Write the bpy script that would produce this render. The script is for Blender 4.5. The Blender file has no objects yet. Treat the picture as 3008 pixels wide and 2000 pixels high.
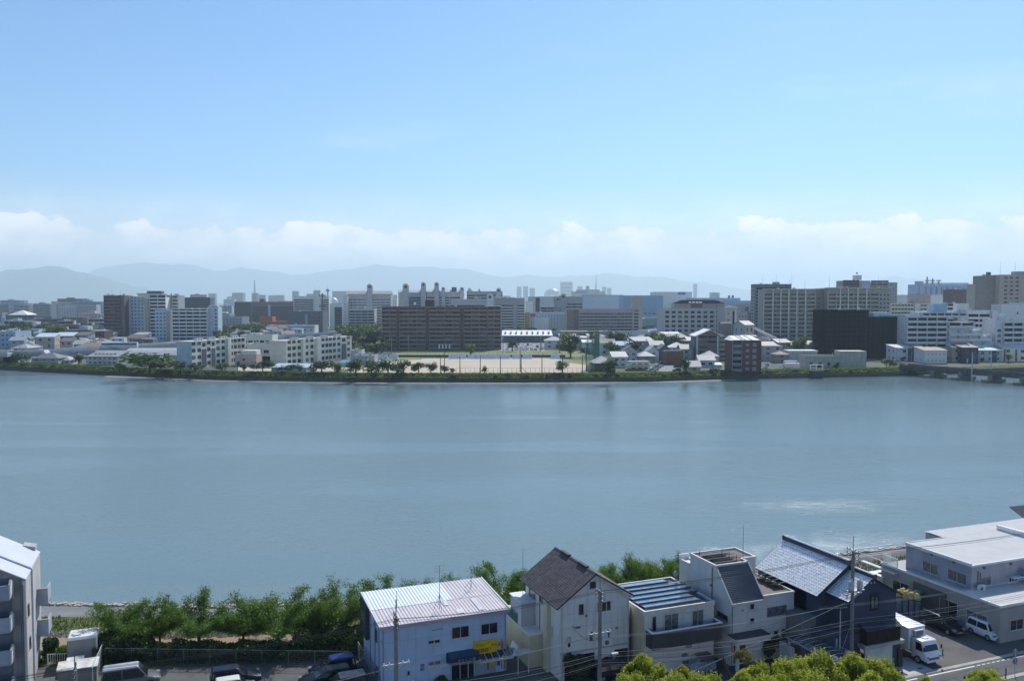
import bpy, math, random
from mathutils import Vector, Matrix
R = math.radians
C = bpy.context.scene.collection
SC = bpy.context.scene

# ---------------------------------------------------------------- camera
FPX, CX, CY, HOR, CAMZ = 2500.0, 1504.0, 1000.0, 885.0, 33.0
PITCH = math.atan((CY - HOR) / FPX)
cam_d = bpy.data.cameras.new('camera'); cam = bpy.data.objects.new('camera', cam_d); C.objects.link(cam)
cam.location = (0, 0, CAMZ); cam.rotation_euler = (R(90) - PITCH, 0, 0)
cam_d.sensor_width = 36; cam_d.lens = FPX / 3008 * 36; cam_d.clip_end = 60000; cam_d.clip_start = 1
SC.camera = cam
# ---------------------------------------------------------------- sun, sky
SUN_AZ, SUN_EL = 23.0, 44.0        # azimuth clockwise from +Y, elevation
sd = bpy.data.lights.new('sun', 'SUN'); so = bpy.data.objects.new('sun', sd); C.objects.link(so)
sd.energy = 5.0; sd.angle = R(0.53); sd.color = (1.0, 0.965, 0.92)
sdir = Vector((math.sin(R(SUN_AZ)) * math.cos(R(SUN_EL)), math.cos(R(SUN_AZ)) * math.cos(R(SUN_EL)), math.sin(R(SUN_EL))))
so.rotation_euler = sdir.to_track_quat('Z', 'Y').to_euler(); so.location = (0, 0, 300)

W = bpy.data.worlds.new('World'); SC.world = W; W.use_nodes = True
nt = W.node_tree; nt.nodes.clear()
def N(nt, t, **k):
    n = nt.nodes.new(t)
    for a, b in k.items(): setattr(n, a, b)
    return n
def mth(nt, op, a, b=None, c=None, clamp=False):
    n = nt.nodes.new('ShaderNodeMath'); n.operation = op; n.use_clamp = clamp
    for i, v in enumerate((a, b, c)):
        if v is None: continue
        if isinstance(v, (int, float)): n.inputs[i].default_value = v
        else: nt.links.new(v, n.inputs[i])
    return n.outputs[0]
def smooth(nt, v, a, b):
    n = nt.nodes.new('ShaderNodeMapRange'); n.interpolation_type = 'SMOOTHSTEP'
    nt.links.new(v, n.inputs[0]); n.inputs[1].default_value = a; n.inputs[2].default_value = b
    return n.outputs[0]
sky = N(nt, 'ShaderNodeTexSky', sky_type='NISHITA', sun_disc=False)
sky.sun_elevation = R(SUN_EL); sky.sun_rotation = R(SUN_AZ)
sky.air_density = 1.0; sky.dust_density = 0.35; sky.ozone_density = 1.6; sky.altitude = 0
SKY_STR = 0.111
bg = N(nt, 'ShaderNodeBackground'); bg.inputs[1].default_value = SKY_STR
tc = N(nt, 'ShaderNodeTexCoord'); sep = N(nt, 'ShaderNodeSeparateXYZ'); nt.links.new(tc.outputs['Generated'], sep.inputs[0])
mp = N(nt, 'ShaderNodeMapping'); nt.links.new(tc.outputs['Generated'], mp.inputs[0]); mp.inputs['Scale'].default_value = (1, 1, 1.7)
n1 = N(nt, 'ShaderNodeTexNoise'); n1.inputs['Scale'].default_value = 17; n1.inputs['Detail'].default_value = 9; n1.inputs['Roughness'].default_value = .58
nt.links.new(mp.outputs[0], n1.inputs['Vector'])
mp2 = N(nt, 'ShaderNodeMapping'); nt.links.new(tc.outputs['Generated'], mp2.inputs[0]); mp2.inputs['Scale'].default_value = (1, 1, 0.2)
n2 = N(nt, 'ShaderNodeTexNoise'); n2.inputs['Scale'].default_value = 6; n2.inputs['Detail'].default_value = 2
nt.links.new(mp2.outputs[0], n2.inputs['Vector'])
n3 = N(nt, 'ShaderNodeTexNoise'); n3.inputs['Scale'].default_value = 9; n3.inputs['Detail'].default_value = 6
mp3 = N(nt, 'ShaderNodeMapping'); nt.links.new(tc.outputs['Generated'], mp3.inputs[0]); mp3.inputs['Scale'].default_value = (1, 1, 5)
nt.links.new(mp3.outputs[0], n3.inputs['Vector'])
z = sep.outputs[2]
# cumulus bank: its top height wanders with the direction, its edge is broken by noise
top = mth(nt, 'ADD', mth(nt, 'MULTIPLY', mth(nt, 'SUBTRACT', n1.outputs[0], .5), .07), mth(nt, 'MULTIPLY_ADD', n2.outputs[0], .028, .074))
m1 = smooth(nt, mth(nt, 'SUBTRACT', top, z), -.001, .007)
low = smooth(nt, z, .002, .06)
veil = mth(nt, 'MULTIPLY', smooth(nt, z, .14, .035), mth(nt, 'MULTIPLY_ADD', n3.outputs[0], .6, .5))
dens = mth(nt, 'MULTIPLY', m1, mth(nt, 'MULTIPLY_ADD', n1.outputs[0], .9, .45), clamp=True)
cm = mth(nt, 'MAXIMUM', dens, veil, clamp=True)
wisp = N(nt, 'ShaderNodeTexNoise'); wisp.inputs['Scale'].default_value = 3; wisp.inputs['Detail'].default_value = 5
nt.links.new(mp3.outputs[0], wisp.inputs['Vector'])
thin = mth(nt, 'MULTIPLY', smooth(nt, wisp.outputs[0], .56, .8), .16)
cm = mth(nt, 'MAXIMUM', cm, thin, clamp=True)
mix = N(nt, 'ShaderNodeMix', data_type='RGBA'); nt.links.new(cm, mix.inputs[0]); nt.links.new(sky.outputs[0], mix.inputs[6])
cc = N(nt, 'ShaderNodeMix', data_type='RGBA'); cc.inputs[6].default_value = (10.6, 10.1, 9.7, 1); cc.inputs[7].default_value = (13.8, 12.7, 11.8, 1)
nt.links.new(smooth(nt, n1.outputs[0], .35, .65), cc.inputs[0]); nt.links.new(cc.outputs[2], mix.inputs[7])
tint = N(nt, 'ShaderNodeMix', data_type='RGBA', blend_type='MULTIPLY'); tint.inputs[0].default_value = 1; tint.inputs[7].default_value = (.60, .935, 1.22, 1)
nt.links.new(sky.outputs[0], tint.inputs[6]); nt.links.new(tint.outputs[2], mix.inputs[6])
nt.links.new(mix.outputs[2], bg.inputs[0])
out = N(nt, 'ShaderNodeOutputWorld'); nt.links.new(bg.outputs[0], out.inputs[0])

SC.view_settings.view_transform = 'Standard'; SC.view_settings.look = 'None'
SC.view_settings.exposure = 0.0; SC.view_settings.gamma = 1.0; SC.view_settings.use_curve_mapping = False
cy = SC.cycles
cy.use_denoising = True; cy.denoiser = 'OPENIMAGEDENOISE'
cy.max_bounces = 6; cy.diffuse_bounces = 2; cy.glossy_bounces = 3; cy.transmission_bounces = 3; cy.transparent_max_bounces = 6
cy.volume_bounces = 1; cy.sample_clamp_indirect = 6; cy.caustics_reflective = False; cy.caustics_refractive = False

# ---------------------------------------------------------------- geometry of the view
cp, sp_ = math.cos(PITCH), math.sin(PITCH)
CAM = Vector((0, 0, CAMZ))
def ray(px, py):
    u = (px - CX) / FPX; v = (CY - py) / FPX
    return Vector((u, cp + v * sp_, -sp_ + v * cp))
def G(px, py, z=0.0):
    r = ray(px, py); t = (z - CAMZ) / r.z
    return CAM + r * t
def D(px, py, Y):
    r = ray(px, py); return CAM + r * (Y / r.y)
def lerp(a, b, t): return a + (b - a) * t
def plin(pts, x):
    if x <= pts[0][0]: return pts[0][1]
    for (a, b), (c, d) in zip(pts, pts[1:]):
        if x <= c: return b + (d - b) * (x - a) / (c - a)
    return pts[-1][1]

# ---------------------------------------------------------------- mesh helpers
def newobj(name, data, parent=None, loc=None, rz=None):
    o = bpy.data.objects.new(name, data); C.objects.link(o)
    if parent is not None: o.parent = parent
    if loc is not None: o.location = loc
    if rz is not None: o.rotation_euler = (0, 0, rz)
    return o
class MB:
    def __init__(s): s.v = []; s.f = []
    def poly(s, pts):
        n = len(s.v); s.v += [tuple(p) for p in pts]; s.f.append(tuple(range(n, n + len(pts)))); return s
    def box(s, x0, x1, y0, y1, z0, z1):
        n = len(s.v)
        s.v += [(x0,y0,z0),(x1,y0,z0),(x1,y1,z0),(x0,y1,z0),(x0,y0,z1),(x1,y0,z1),(x1,y1,z1),(x0,y1,z1)]
        s.f += [tuple(n+i for i in q) for q in ((0,3,2,1),(4,5,6,7),(0,1,5,4),(1,2,6,5),(2,3,7,6),(3,0,4,7))]; return s
    def prism(s, pts, z0, z1):                      # pts ccw in xy
        n = len(s.v); k = len(pts)
        s.v += [(p[0],p[1],z0) for p in pts] + [(p[0],p[1],z1) for p in pts]
        s.f.append(tuple(n+i for i in reversed(range(k)))); s.f.append(tuple(n+k+i for i in range(k)))
        for i in range(k): j=(i+1)%k; s.f.append((n+i,n+j,n+k+j,n+k+i))
        return s
    def sweep(s, prof, a, b, axis='x'):             # prof: polygon in the plane across axis, from a to b
        n = len(s.v); k = len(prof)
        for t in (a, b):
            for (p, q) in prof: s.v.append((t,p,q) if axis=='x' else (p,t,q))
        s.f.append(tuple(n+i for i in range(k))); s.f.append(tuple(n+k+i for i in reversed(range(k))))
        for i in range(k): j=(i+1)%k; s.f.append((n+j,n+i,n+k+i,n+k+j))
        return s
    def hexa(s, b, t):                              # 4 bottom, 4 top points
        n = len(s.v); s.v += [tuple(p) for p in b] + [tuple(p) for p in t]
        s.f += [tuple(n+i for i in q) for q in ((0,3,2,1),(4,5,6,7),(0,1,5,4),(1,2,6,5),(2,3,7,6),(3,0,4,7))]; return s
    def cyl(s, a, b, r0, r1=None, n=8, cap=True):
        a = Vector(a); b = Vector(b); r1 = r0 if r1 is None else r1
        d = (b - a).normalized(); u = d.orthogonal().normalized(); w = d.cross(u); m = len(s.v)
        for c, r in ((a, r0), (b, r1)):
            for i in range(n):
                t = 2*math.pi*i/n; s.v.append(tuple(c + u*(r*math.cos(t)) + w*(r*math.sin(t))))
        for i in range(n): j=(i+1)%n; s.f.append((m+i,m+j,m+n+j,m+n+i))
        if cap: s.f.append(tuple(m+i for i in reversed(range(n)))); s.f.append(tuple(m+n+i for i in range(n)))
        return s
    def lathe(s, prof, c=(0,0,0), n=12):            # prof (r,z)
        m = len(s.v)
        for r, z in prof:
            for i in range(n): t=2*math.pi*i/n; s.v.append((c[0]+r*math.cos(t), c[1]+r*math.sin(t), c[2]+z))
        for k in range(len(prof)-1):
            for i in range(n): j=(i+1)%n; s.f.append((m+k*n+i,m+k*n+j,m+(k+1)*n+j,m+(k+1)*n+i))
        s.f.append(tuple(m+i for i in reversed(range(n)))); q=m+(len(prof)-1)*n; s.f.append(tuple(q+i for i in range(n)))
        return s
    def ring(s, x0, x1, z0, z1, t, y0, y1):         # rectangular frame in the xz plane
        s.box(x0,x1,y0,y1,z0,z0+t).box(x0,x1,y0,y1,z1-t,z1).box(x0,x0+t,y0,y1,z0+t,z1-t).box(x1-t,x1,y0,y1,z0+t,z1-t); return s
    def mesh(s, name, m, smooth=False):
        me = bpy.data.meshes.new(name); me.from_pydata(s.v, [], s.f); me.update()
        if m is not None: me.materials.append(m)
        if smooth: me.polygons.foreach_set('use_smooth', [True]*len(me.polygons))
        return me
    def build(s, name, m, parent=None, loc=None, rz=None, smooth=False):
        return newobj(name, s.mesh(name, m, smooth), parent, loc, rz)
def tag(o, label=None, cat=None, group=None, kind=None):
    if label: o['label'] = label
    if cat: o['category'] = cat
    if group: o['group'] = group
    if kind: o['kind'] = kind
    return o
def thing(name, label, cat, loc=(0,0,0), rz=0.0, group=None):
    return tag(newobj(name, None, None, loc, rz), label, cat, group)
def copy_tree(o, parent=None):
    c = o.copy(); C.objects.link(c)
    if parent is not None: c.parent = parent; c.matrix_parent_inverse = o.matrix_parent_inverse
    for ch in KIDS.get(o.name, ()): copy_tree(ch, c)
    return c
KIDS = {}
def index_kids(root):
    st = [root]
    allo = [o for o in C.objects if o.parent is not None]
    m = {}
    for o in allo: m.setdefault(o.parent.name, []).append(o)
    while st:
        a = st.pop(); KIDS[a.name] = m.get(a.name, []); st += KIDS[a.name]
def struct(name, mb, m, smooth=False):
    return tag(mb.build(name, m, smooth=smooth), kind='structure')

# ---------------------------------------------------------------- materials
MATS = {}
def mat(key, rgb=None, rough=.7, var=.12, scale=.6, bump=0.0, bscale=8.0, metal=0.0, spec=.4, streak=0.0, rgb2=None, coat=0.0):
    if key in MATS: return MATS[key]
    m = bpy.data.materials.new(key); m.use_nodes = True; nt = m.node_tree
    b = nt.nodes['Principled BSDF']; b.inputs['Roughness'].default_value = rough; b.inputs['Metallic'].default_value = metal
    b.inputs['Specular IOR Level'].default_value = spec; b.inputs['Coat Weight'].default_value = coat
    geo = N(nt, 'ShaderNodeNewGeometry')
    n = N(nt, 'ShaderNodeTexNoise'); n.inputs['Scale'].default_value = scale; n.inputs['Detail'].default_value = 5; n.inputs['Roughness'].default_value = .6
    nt.links.new(geo.outputs['Position'], n.inputs['Vector'])
    fac = smooth(nt, n.outputs[0], .3, .7)
    mx = N(nt, 'ShaderNodeMix', data_type='RGBA'); nt.links.new(fac, mx.inputs[0])
    c2 = rgb2 if rgb2 else tuple(min(1, c*(1+var)) for c in rgb)
    mx.inputs[6].default_value = (*[c*(1-var) for c in rgb], 1); mx.inputs[7].default_value = (*c2, 1)
    col = mx.outputs[2]
    if streak > 0:
        mp = N(nt, 'ShaderNodeMapping'); nt.links.new(geo.outputs['Position'], mp.inputs[0]); mp.inputs['Scale'].default_value = (1.6, 1.6, .12)
        n2 = N(nt, 'ShaderNodeTexNoise'); n2.inputs['Scale'].default_value = 1.2; n2.inputs['Detail'].default_value = 6; nt.links.new(mp.outputs[0], n2.inputs['Vector'])
        f2 = mth(nt, 'MULTIPLY', smooth(nt, n2.outputs[0], .5, .8), streak)
        m2 = N(nt, 'ShaderNodeMix', data_type='RGBA'); nt.links.new(f2, m2.inputs[0]); nt.links.new(col, m2.inputs[6])
        m2.inputs[7].default_value = (rgb[0]*.35, rgb[1]*.34, rgb[2]*.32, 1); col = m2.outputs[2]
    nt.links.new(col, b.inputs['Base Color'])
    if bump > 0:
        n3 = N(nt, 'ShaderNodeTexNoise'); n3.inputs['Scale'].default_value = bscale; n3.inputs['Detail'].default_value = 4
        nt.links.new(geo.outputs['Position'], n3.inputs['Vector'])
        bp = N(nt, 'ShaderNodeBump'); bp.inputs['Strength'].default_value = bump; bp.inputs['Distance'].default_value = .05
        nt.links.new(n3.outputs[0], bp.inputs['Height']); nt.links.new(bp.outputs[0], b.inputs['Normal'])
    MATS[key] = m; return m
def leafmat(key, a, b, scale=1.2, trans=.35):
    if key in MATS: return MATS[key]
    m = bpy.data.materials.new(key); m.use_nodes = True; nt = m.node_tree; p = nt.nodes['Principled BSDF']; o = nt.nodes['Material Output']
    geo = N(nt, 'ShaderNodeNewGeometry'); n = N(nt, 'ShaderNodeTexNoise'); n.inputs['Scale'].default_value = scale; n.inputs['Detail'].default_value = 3
    nt.links.new(geo.outputs['Position'], n.inputs['Vector'])
    rnd = mth(nt, 'ADD', mth(nt, 'MULTIPLY', geo.outputs['Random Per Island'], .5), mth(nt, 'MULTIPLY', smooth(nt, n.outputs[0], .3, .7), .5))
    mx = N(nt, 'ShaderNodeMix', data_type='RGBA'); nt.links.new(rnd, mx.inputs[0]); mx.inputs[6].default_value = (*a, 1); mx.inputs[7].default_value = (*b, 1)
    nt.links.new(mx.outputs[2], p.inputs['Base Color']); p.inputs['Roughness'].default_value = .5; p.inputs['Specular IOR Level'].default_value = .35
    tr = N(nt, 'ShaderNodeBsdfTranslucent'); nt.links.new(mx.outputs[2], tr.inputs[0])
    ms = N(nt, 'ShaderNodeMixShader'); ms.inputs[0].default_value = trans
    nt.links.new(p.outputs[0], ms.inputs[1]); nt.links.new(tr.outputs[0], ms.inputs[2]); nt.links.new(ms.outputs[0], o.inputs[0])
    MATS[key] = m; return m
def glass(key='glass', rgb=(.02,.028,.035), rough=.08):
    return mat(key, rgb, rough=rough, var=.3, scale=.35, spec=.6)

# ---------------------------------------------------------------- ground, river
SHN = [(-38000,60),(-2500,60),(-300,95),(-54,97.3),(-34,96.4),(-20,97.7),(0,101),(20,107),(50,118),(90,133),(300,190),(2500,700),(38000,2500)]   # near shoreline
SHF = [(-38000,6000),(-2500,1500),(-900,640),(-400,470),(-260,433),(-185,398),(-130,376),(-70,366),(0,365),(60,369),(107,383),(180,398),(260,425),(500,560),(2500,1500),(38000,6000)]
def line_mb(line, off0, z0, off1, z1, xs):
    mb = MB()
    P = [((x, plin(line, x)+off0, z0), (x, plin(line, x)+off1, z1)) for x in xs]
    for (a, b), (c, d) in zip(P, P[1:]): mb.poly([a, c, d, b])
    return mb
XS = [-38000,-9000,-2500,-1500,-900,-600,-400,-300,-260,-220,-185,-160,-130,-100,-85,-70,-54,-44,-34,-27,-20,-10,0,10,20,35,50,60,75,90,107,140,180,220,260,300,400,500,900,1500,2500,9000,38000]

def watermat():
    m = bpy.data.materials.new('river_water'); m.use_nodes = True; nt = m.node_tree; b = nt.nodes['Principled BSDF']
    geo = N(nt, 'ShaderNodeNewGeometry')
    def noise(scale, sc, det=3, rot=0, rough=.5, dist=0):
        mp = N(nt, 'ShaderNodeMapping'); nt.links.new(geo.outputs['Position'], mp.inputs[0]); mp.inputs['Scale'].default_value = sc; mp.inputs['Rotation'].default_value = (0,0,rot)
        n = N(nt, 'ShaderNodeTexNoise'); n.inputs['Scale'].default_value = scale; n.inputs['Detail'].default_value = det; n.inputs['Roughness'].default_value = rough; n.inputs['Distortion'].default_value = dist
        nt.links.new(mp.outputs[0], n.inputs['Vector']); return n.outputs[0]
    # slicks and wind lanes, long across the river
    lane = noise(.012, (.45, 1.9, 1), 5, R(8), .55, .6)
    lane2 = noise(.03, (.3, 1.6, 1), 4, R(-6), .5, .4)
    ln = smooth(nt, mth(nt, 'ADD', mth(nt, 'MULTIPLY', lane, .65), mth(nt, 'MULTIPLY', lane2, .35)), .44, .56)
    mx = N(nt, 'ShaderNodeMix', data_type='RGBA'); nt.links.new(ln, mx.inputs[0])
    mx.inputs[6].default_value = (.14,.205,.212,1); mx.inputs[7].default_value = (.165,.235,.245,1); nt.links.new(mx.outputs[2], b.inputs['Base Color'])
    b.inputs['IOR'].default_value = 1.33; b.inputs['Specular IOR Level'].default_value = .5
    nt.links.new(mth(nt, 'MULTIPLY_ADD', ln, .05, .03), b.inputs['Roughness'])
    w1 = noise(1.1, (.55, 1.5, 1), 3, R(-14), .55)      # ripples
    w2 = noise(.33, (.5, 1.4, 1), 3, R(10), .5)
    w3 = noise(5.5, (.8, 1.3, 1), 2, R(-20), .5)
    h = mth(nt, 'ADD', mth(nt, 'ADD', mth(nt, 'MULTIPLY', w1, .5), mth(nt, 'MULTIPLY', w2, .5)), mth(nt, 'MULTIPLY', w3, .36))
    bp = N(nt, 'ShaderNodeBump'); bp.inputs['Distance'].default_value = .30
    nt.links.new(mth(nt, 'MULTIPLY_ADD', ln, .20, .26), bp.inputs['Strength']); nt.links.new(h, bp.inputs['Height']); nt.links.new(bp.outputs[0], b.inputs['Normal'])
    return m
WATER = watermat()
asph = mat('asphalt', (.055,.056,.058), rough=.85, var=.18, scale=.25, bump=.3, bscale=25)
lot = mat('lot_gravel', (.115,.112,.108), rough=.95, var=.2, scale=.4, bump=.4, bscale=12)
grass_m = mat('grass', (.07,.11,.025), rough=.9, var=.4, scale=.5, bump=.5, bscale=5, rgb2=(.14,.15,.05))
dirt = mat('tan_path', (.30,.225,.14), rough=.95, var=.08, scale=.5)
conc_g = mat('revetment', (.17,.17,.165), rough=.9, var=.15, scale=.3, streak=.3)
city = mat('city_ground', (.12,.125,.115), rough=.95, var=.35, scale=.02, rgb2=(.10,.13,.07))
sand = mat('sand_field', (.50,.42,.32), rough=.95, var=.06, scale=.05)
mud = mat('mud', (.24,.225,.20), rough=.8, var=.1, scale=.3)
dark_wall = mat('dark_wall', (.05,.055,.055), rough=.8, var=.3, scale=.3, streak=.4)

w = MB(); w.poly([(-39000,-200,-2),(39000,-200,-2),(39000,39000,-2),(-39000,39000,-2)])
struct('river', w, WATER)
struct('riverbed', MB().box(-39000,39000,-300,39000,-2.9,-2.5), mud)
# near land: a sheet that ends at the top of the revetment
nl = MB()
for a, b in zip(XS, XS[1:]): nl.poly([(a,-150,-.012),(b,-150,-.012),(b,plin(SHN,b)-9.5,-.012),(a,plin(SHN,a)-9.5,-.012)])
struct('ground', nl, lot)
struct('revetment_slope', line_mb(SHN, -9.5, 0.0, -1.4, -1.75, XS), conc_g)
struct('riverside_lawn', line_mb(SHN, -14.2, .006, -9.2, .006, XS), grass_m)
struct('riverside_path', line_mb(SHN, -18.0, .010, -14.4, .010, XS), dirt)
struct('inner_lawn', line_mb(SHN, -21.2, .004, -18.2, .004, XS), grass_m)
# riprap stones: about 8 pixels each, one strip of real stones
rnd = random.Random(4)
st = MB()
x = -75.0
while x < 100:
    for k in range(3):
        y = plin(SHN, x) - 1.4 + k*.62 + rnd.uniform(-.2,.2); r = rnd.uniform(.22,.42); zz = -1.75 - k*.14 + rnd.uniform(-.05,.12)
        p = [(x+r*1.3*math.cos(t)*rnd.uniform(.75,1.1), y+r*math.sin(t)*rnd.uniform(.75,1.1)) for t in (0,1.2,2.4,3.5,4.6,5.5)]
        n = len(st.v); st.v += [(a,b,zz-.35) for a,b in p] + [(x+(a-x)*.7,y+(b-y)*.7,zz+r*.55) for a,b in p]
        for i in range(6): j=(i+1)%6; st.f.append((n+i,n+j,n+6+j,n+6+i))
        st.f.append(tuple(n+6+i for i in range(6)))
    x += rnd.uniform(.5,.8)
tag(st.build('riprap_stones', mat('stone', (.42,.37,.30), rough=.9, var=.3, scale=1.5)), 'pale riprap stones edging the near shore of the river', 'stones', kind='stuff')
# far land
fl = MB()
for a, b in zip(XS, XS[1:]): fl.poly([(a,plin(SHF,a)+1.2,-.01),(b,plin(SHF,b)+1.2,-.01),(b*1.0,39000,-.01),(a*1.0,39000,-.01)])
struct('far_ground', fl, city)
struct('mud_flat', line_mb([(a, b) for a, b in SHF if -200 < a < 150] , -3.4, -2.02, .6, -1.85, [-190,-160,-130,-100,-70,-35,0,35,70,100]), mud)
struct('river_wall', line_mb(SHF, .3, -2.1, .45, -.75, XS), dark_wall)
struct('river_wall_cap', line_mb(SHF, .42, -.75, 1.4, -.7, XS), mat('cap', (.2,.2,.18), rough=.9))
struct('levee_bank', line_mb(SHF, 1.4, -.7, 5.0, 1.0, XS), grass_m)
struct('levee_top', line_mb(SHF, 5.0, 1.0, 8.5, 1.0, XS), grass_m)
struct('levee_back', line_mb(SHF, 8.5, 1.0, 11.5, 0.0, XS), grass_m)
# ---------------------------------------------------------------- hills
hillm = mat('hill_forest', (.045,.075,.035), rough=.95, var=.3, scale=.01)
def hill(name, pts, Y, depth, seed):
    rn = random.Random(seed); mb = MB(); cols = []
    xs = [pts[0][0] + (pts[-1][0]-pts[0][0])*i/90 for i in range(91)]
    for x in xs:
        y = plin(pts, x) ; t = D(x, y, Y); h = max(t.z + (rn.uniform(-1,1)*.0002 + .0009*math.sin(x*.045+seed) + .0006*math.sin(x*.11))*Y, 1)
        dx = (x-CX)/FPX
        col = []
        for k, f in enumerate((0,.25,.55,.85,1.0,.8,.4,0)):
            yy = Y - depth*.5 + depth*k/7
            col.append((t.x + dx*(yy-Y)*.3, yy, h*f*rn.uniform(.96,1.0) if f < 1 else h))
        cols.append(col)
    for a, b in zip(cols, cols[1:]):
        for k in range(7): mb.poly([a[k], b[k], b[k+1], a[k+1]])
    struct(name, mb, hillm)
hill('hills', [(-700,860),(-400,830),(-100,812),(0,796),(100,783),(160,782),(230,797),(300,818),(400,842),(500,868),(600,882)], 15500, 2500, 1)
hill('hills_middle', [(150,880),(260,795),(340,775),(450,772),(560,778),(640,797),(700,786),(760,790),(850,808),(930,800),(1010,790),(1090,778),(1200,782),(1350,788),(1420,803),(1500,815),(1560,806),(1640,814),(1700,810),(1770,803),(1850,808),(1950,815),(2050,828),(2150,842),(2300,868),(2400,884)], 24000, 3000, 2)
hill('hills_far', [(2450,884),(2560,830),(2620,812),(2700,815),(2780,835),(2850,830),(2940,805),(3010,795),(3150,800),(3400,850),(3600,884)], 26000, 3000, 3)
# ================================================================ far bank builders
def tx(px, py=1000.0):
    r = ray(px, py); return r.x / r.y
WM = {}
def winmesh(w, h, fm, gm, t=.09, mull=1, trans=0, out=.05):
    key = (round(w,2), round(h,2), fm.name, gm.name, mull, trans, t)
    if key in WM: return WM[key]
    mb = MB(); mb.box(0, w, -.02, .04, 0, h); nf = len(mb.f)
    mb.ring(0, w, 0, h, t, -out, .0)
    for i in range(mull): x = w*(i+1)/(mull+1); mb.box(x-t*.4, x+t*.4, -out*.9, -.021, t, h-t)
    for i in range(trans): zz = h*(i+1)/(trans+1); mb.box(t, w-t, -out*.8, -.022, zz-t*.35, zz+t*.35)
    me = mb.mesh('window', gm); me.materials.append(fm)
    for i, p in enumerate(me.polygons): p.material_index = 0 if i < nf else 1
    WM[key] = me; return me
VRR = random.Random(17)
class Blk:
    """a box building: local x along its front, y into it, front faces -y"""
    def __init__(s, name, label, cat, xl, xr, yt, d, th, dep, wm, z0=0.0, group=None, roofm=None, parapet=.5, yref=None, z1=None, wall=True):
        th = R(th); s.th = th
        t0, t1 = tx(xl, yt), tx(xr, yt); Px, Py = t0*d, d
        a = (math.cos(th), math.sin(th)); s.W = (t1*Py - Px)/(a[0] - t1*a[1]); s.D = dep; s.d = d
        zt = D(xl if yref is None else yref, yt, d).z if z1 is None else z1
        s.z0 = z0; s.H = zt; s.P = (Px, Py)
        s.root = thing(name, label, cat, (Px, Py, z0), th, group); s.wm = wm
        if wall:
            MB().box(0, s.W, 0, dep, 0, s.H-z0).build('wall', wm, s.root)
            rm = roofm or ROOFG
            MB().box(.15, s.W-.15, .15, dep-.15, s.H-z0, s.H-z0+.06).build('roof', rm, s.root)
            if d < 1000 and dep > 9:
                for q_ in range(VRR.randrange(2, 6)):
                    x_, y_ = VRR.uniform(1, max(1.2, s.W-3)), VRR.uniform(1, dep-3); k_ = VRR.choice(['roof_unit','roof_tank','roof_vent'])
                    MB().box(x_, x_+VRR.uniform(.8,2.2), y_, y_+VRR.uniform(.8,1.6), s.H-z0+.06, s.H-z0+VRR.uniform(.9,2.0)).build(k_, VRR.choice([LGREY, WHITE, MGREY]), s.root)
            if parapet:
                q = s.H-z0
                MB().box(-.05,s.W+.05,-.05,.2,q-.1,q+parapet).box(-.05,s.W+.05,dep-.2,dep+.05,q-.1,q+parapet).box(-.05,.2,.2,dep-.2,q-.1,q+parapet).box(s.W-.2,s.W+.05,.2,dep-.2,q-.1,q+parapet).build('parapet', wm, s.root)
    def face(s, f):
        return {'front': ((0,0), 0.0, s.W), 'left': ((0,s.D), -math.pi/2, s.D), 'right': ((s.W,0), math.pi/2, s.D)}[f]
    def put(s, me, name, f, x, z, out=0.0):
        (ox, oy), rz, L = s.face(f); c, q = math.cos(rz), math.sin(rz)
        return newobj(name, me, s.root, (ox + c*x + q*out, oy + q*x - c*out, z), rz)
    def xat(s, px, f='front'):
        """distance along a face at a pixel column"""
        (ox, oy), rz, L = s.face(f); c0, q0 = math.cos(s.th), math.sin(s.th)
        wx = s.P[0] + c0*ox - q0*oy; wy = s.P[1] + q0*ox + c0*oy
        a = (math.cos(s.th+rz), math.sin(s.th+rz)); t = tx(px)
        return (t*wy - wx)/(a[0] - t*a[1])
    def windows(s, f, x0, x1, n, zs, w, h, fm=None, gm=None, mull=1, trans=0, name='window'):
        me = winmesh(w, h, fm or FRAME, gm or GLASS, mull=mull, trans=trans)
        p = (x1-x0)/n
        for z in zs:
            for i in range(n): s.put(me if gm or VR.random() < .6 else winmesh(w, h, fm or FRAME, VR.choice(GV), mull=mull, trans=trans), name, f, x0 + p*(i+.5) - w/2, z, .01)
    def balconies(s, f, x0, x1, n, fh, zb, m, bays, rail=1.1, out=1.4, fins=True, finm=None, win=True, top=False, gm=None, wf=.94):
        me = MB().box(0, x1-x0, -out, 0, -.2, 0).box(0, x1-x0, -out, -out+.12, 0, rail).mesh('balcony', m)
        for k in range(n): s.put(me, 'balcony', f, x0, zb + k*fh)
        if fins:
            fe = MB().box(-.12, .12, -out+.125, 0, 0, n*fh).mesh('divider', finm or m)
            for i in range(bays+1): s.put(fe, 'divider', f, x0 + (x1-x0)*i/bays, zb)
        if win:
            bw = (x1-x0)/bays
            k2 = max(1, round(bw/3.6)); p = bw/k2
            we = winmesh(p*wf, 2.0, FRAME_D, gm or GLASS, mull=1, t=.07)  # panes wide and dark so they also hold the balcony recess shade
            for k in range(n):
                for i in range(bays*k2): s.put(we if VR.random() < .6 else winmesh(p*wf, 2.0, FRAME_D, VR.choice(GV), mull=1, t=.07), 'window', f, x0 + p*(i+.5) - p*wf/2, zb + k*fh + .1, .01)
        if top: s.put(MB().box(0, x1-x0, -out, 0, -.15, .15).mesh('canopy', m), 'canopy', f, x0, zb + n*fh)
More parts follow.
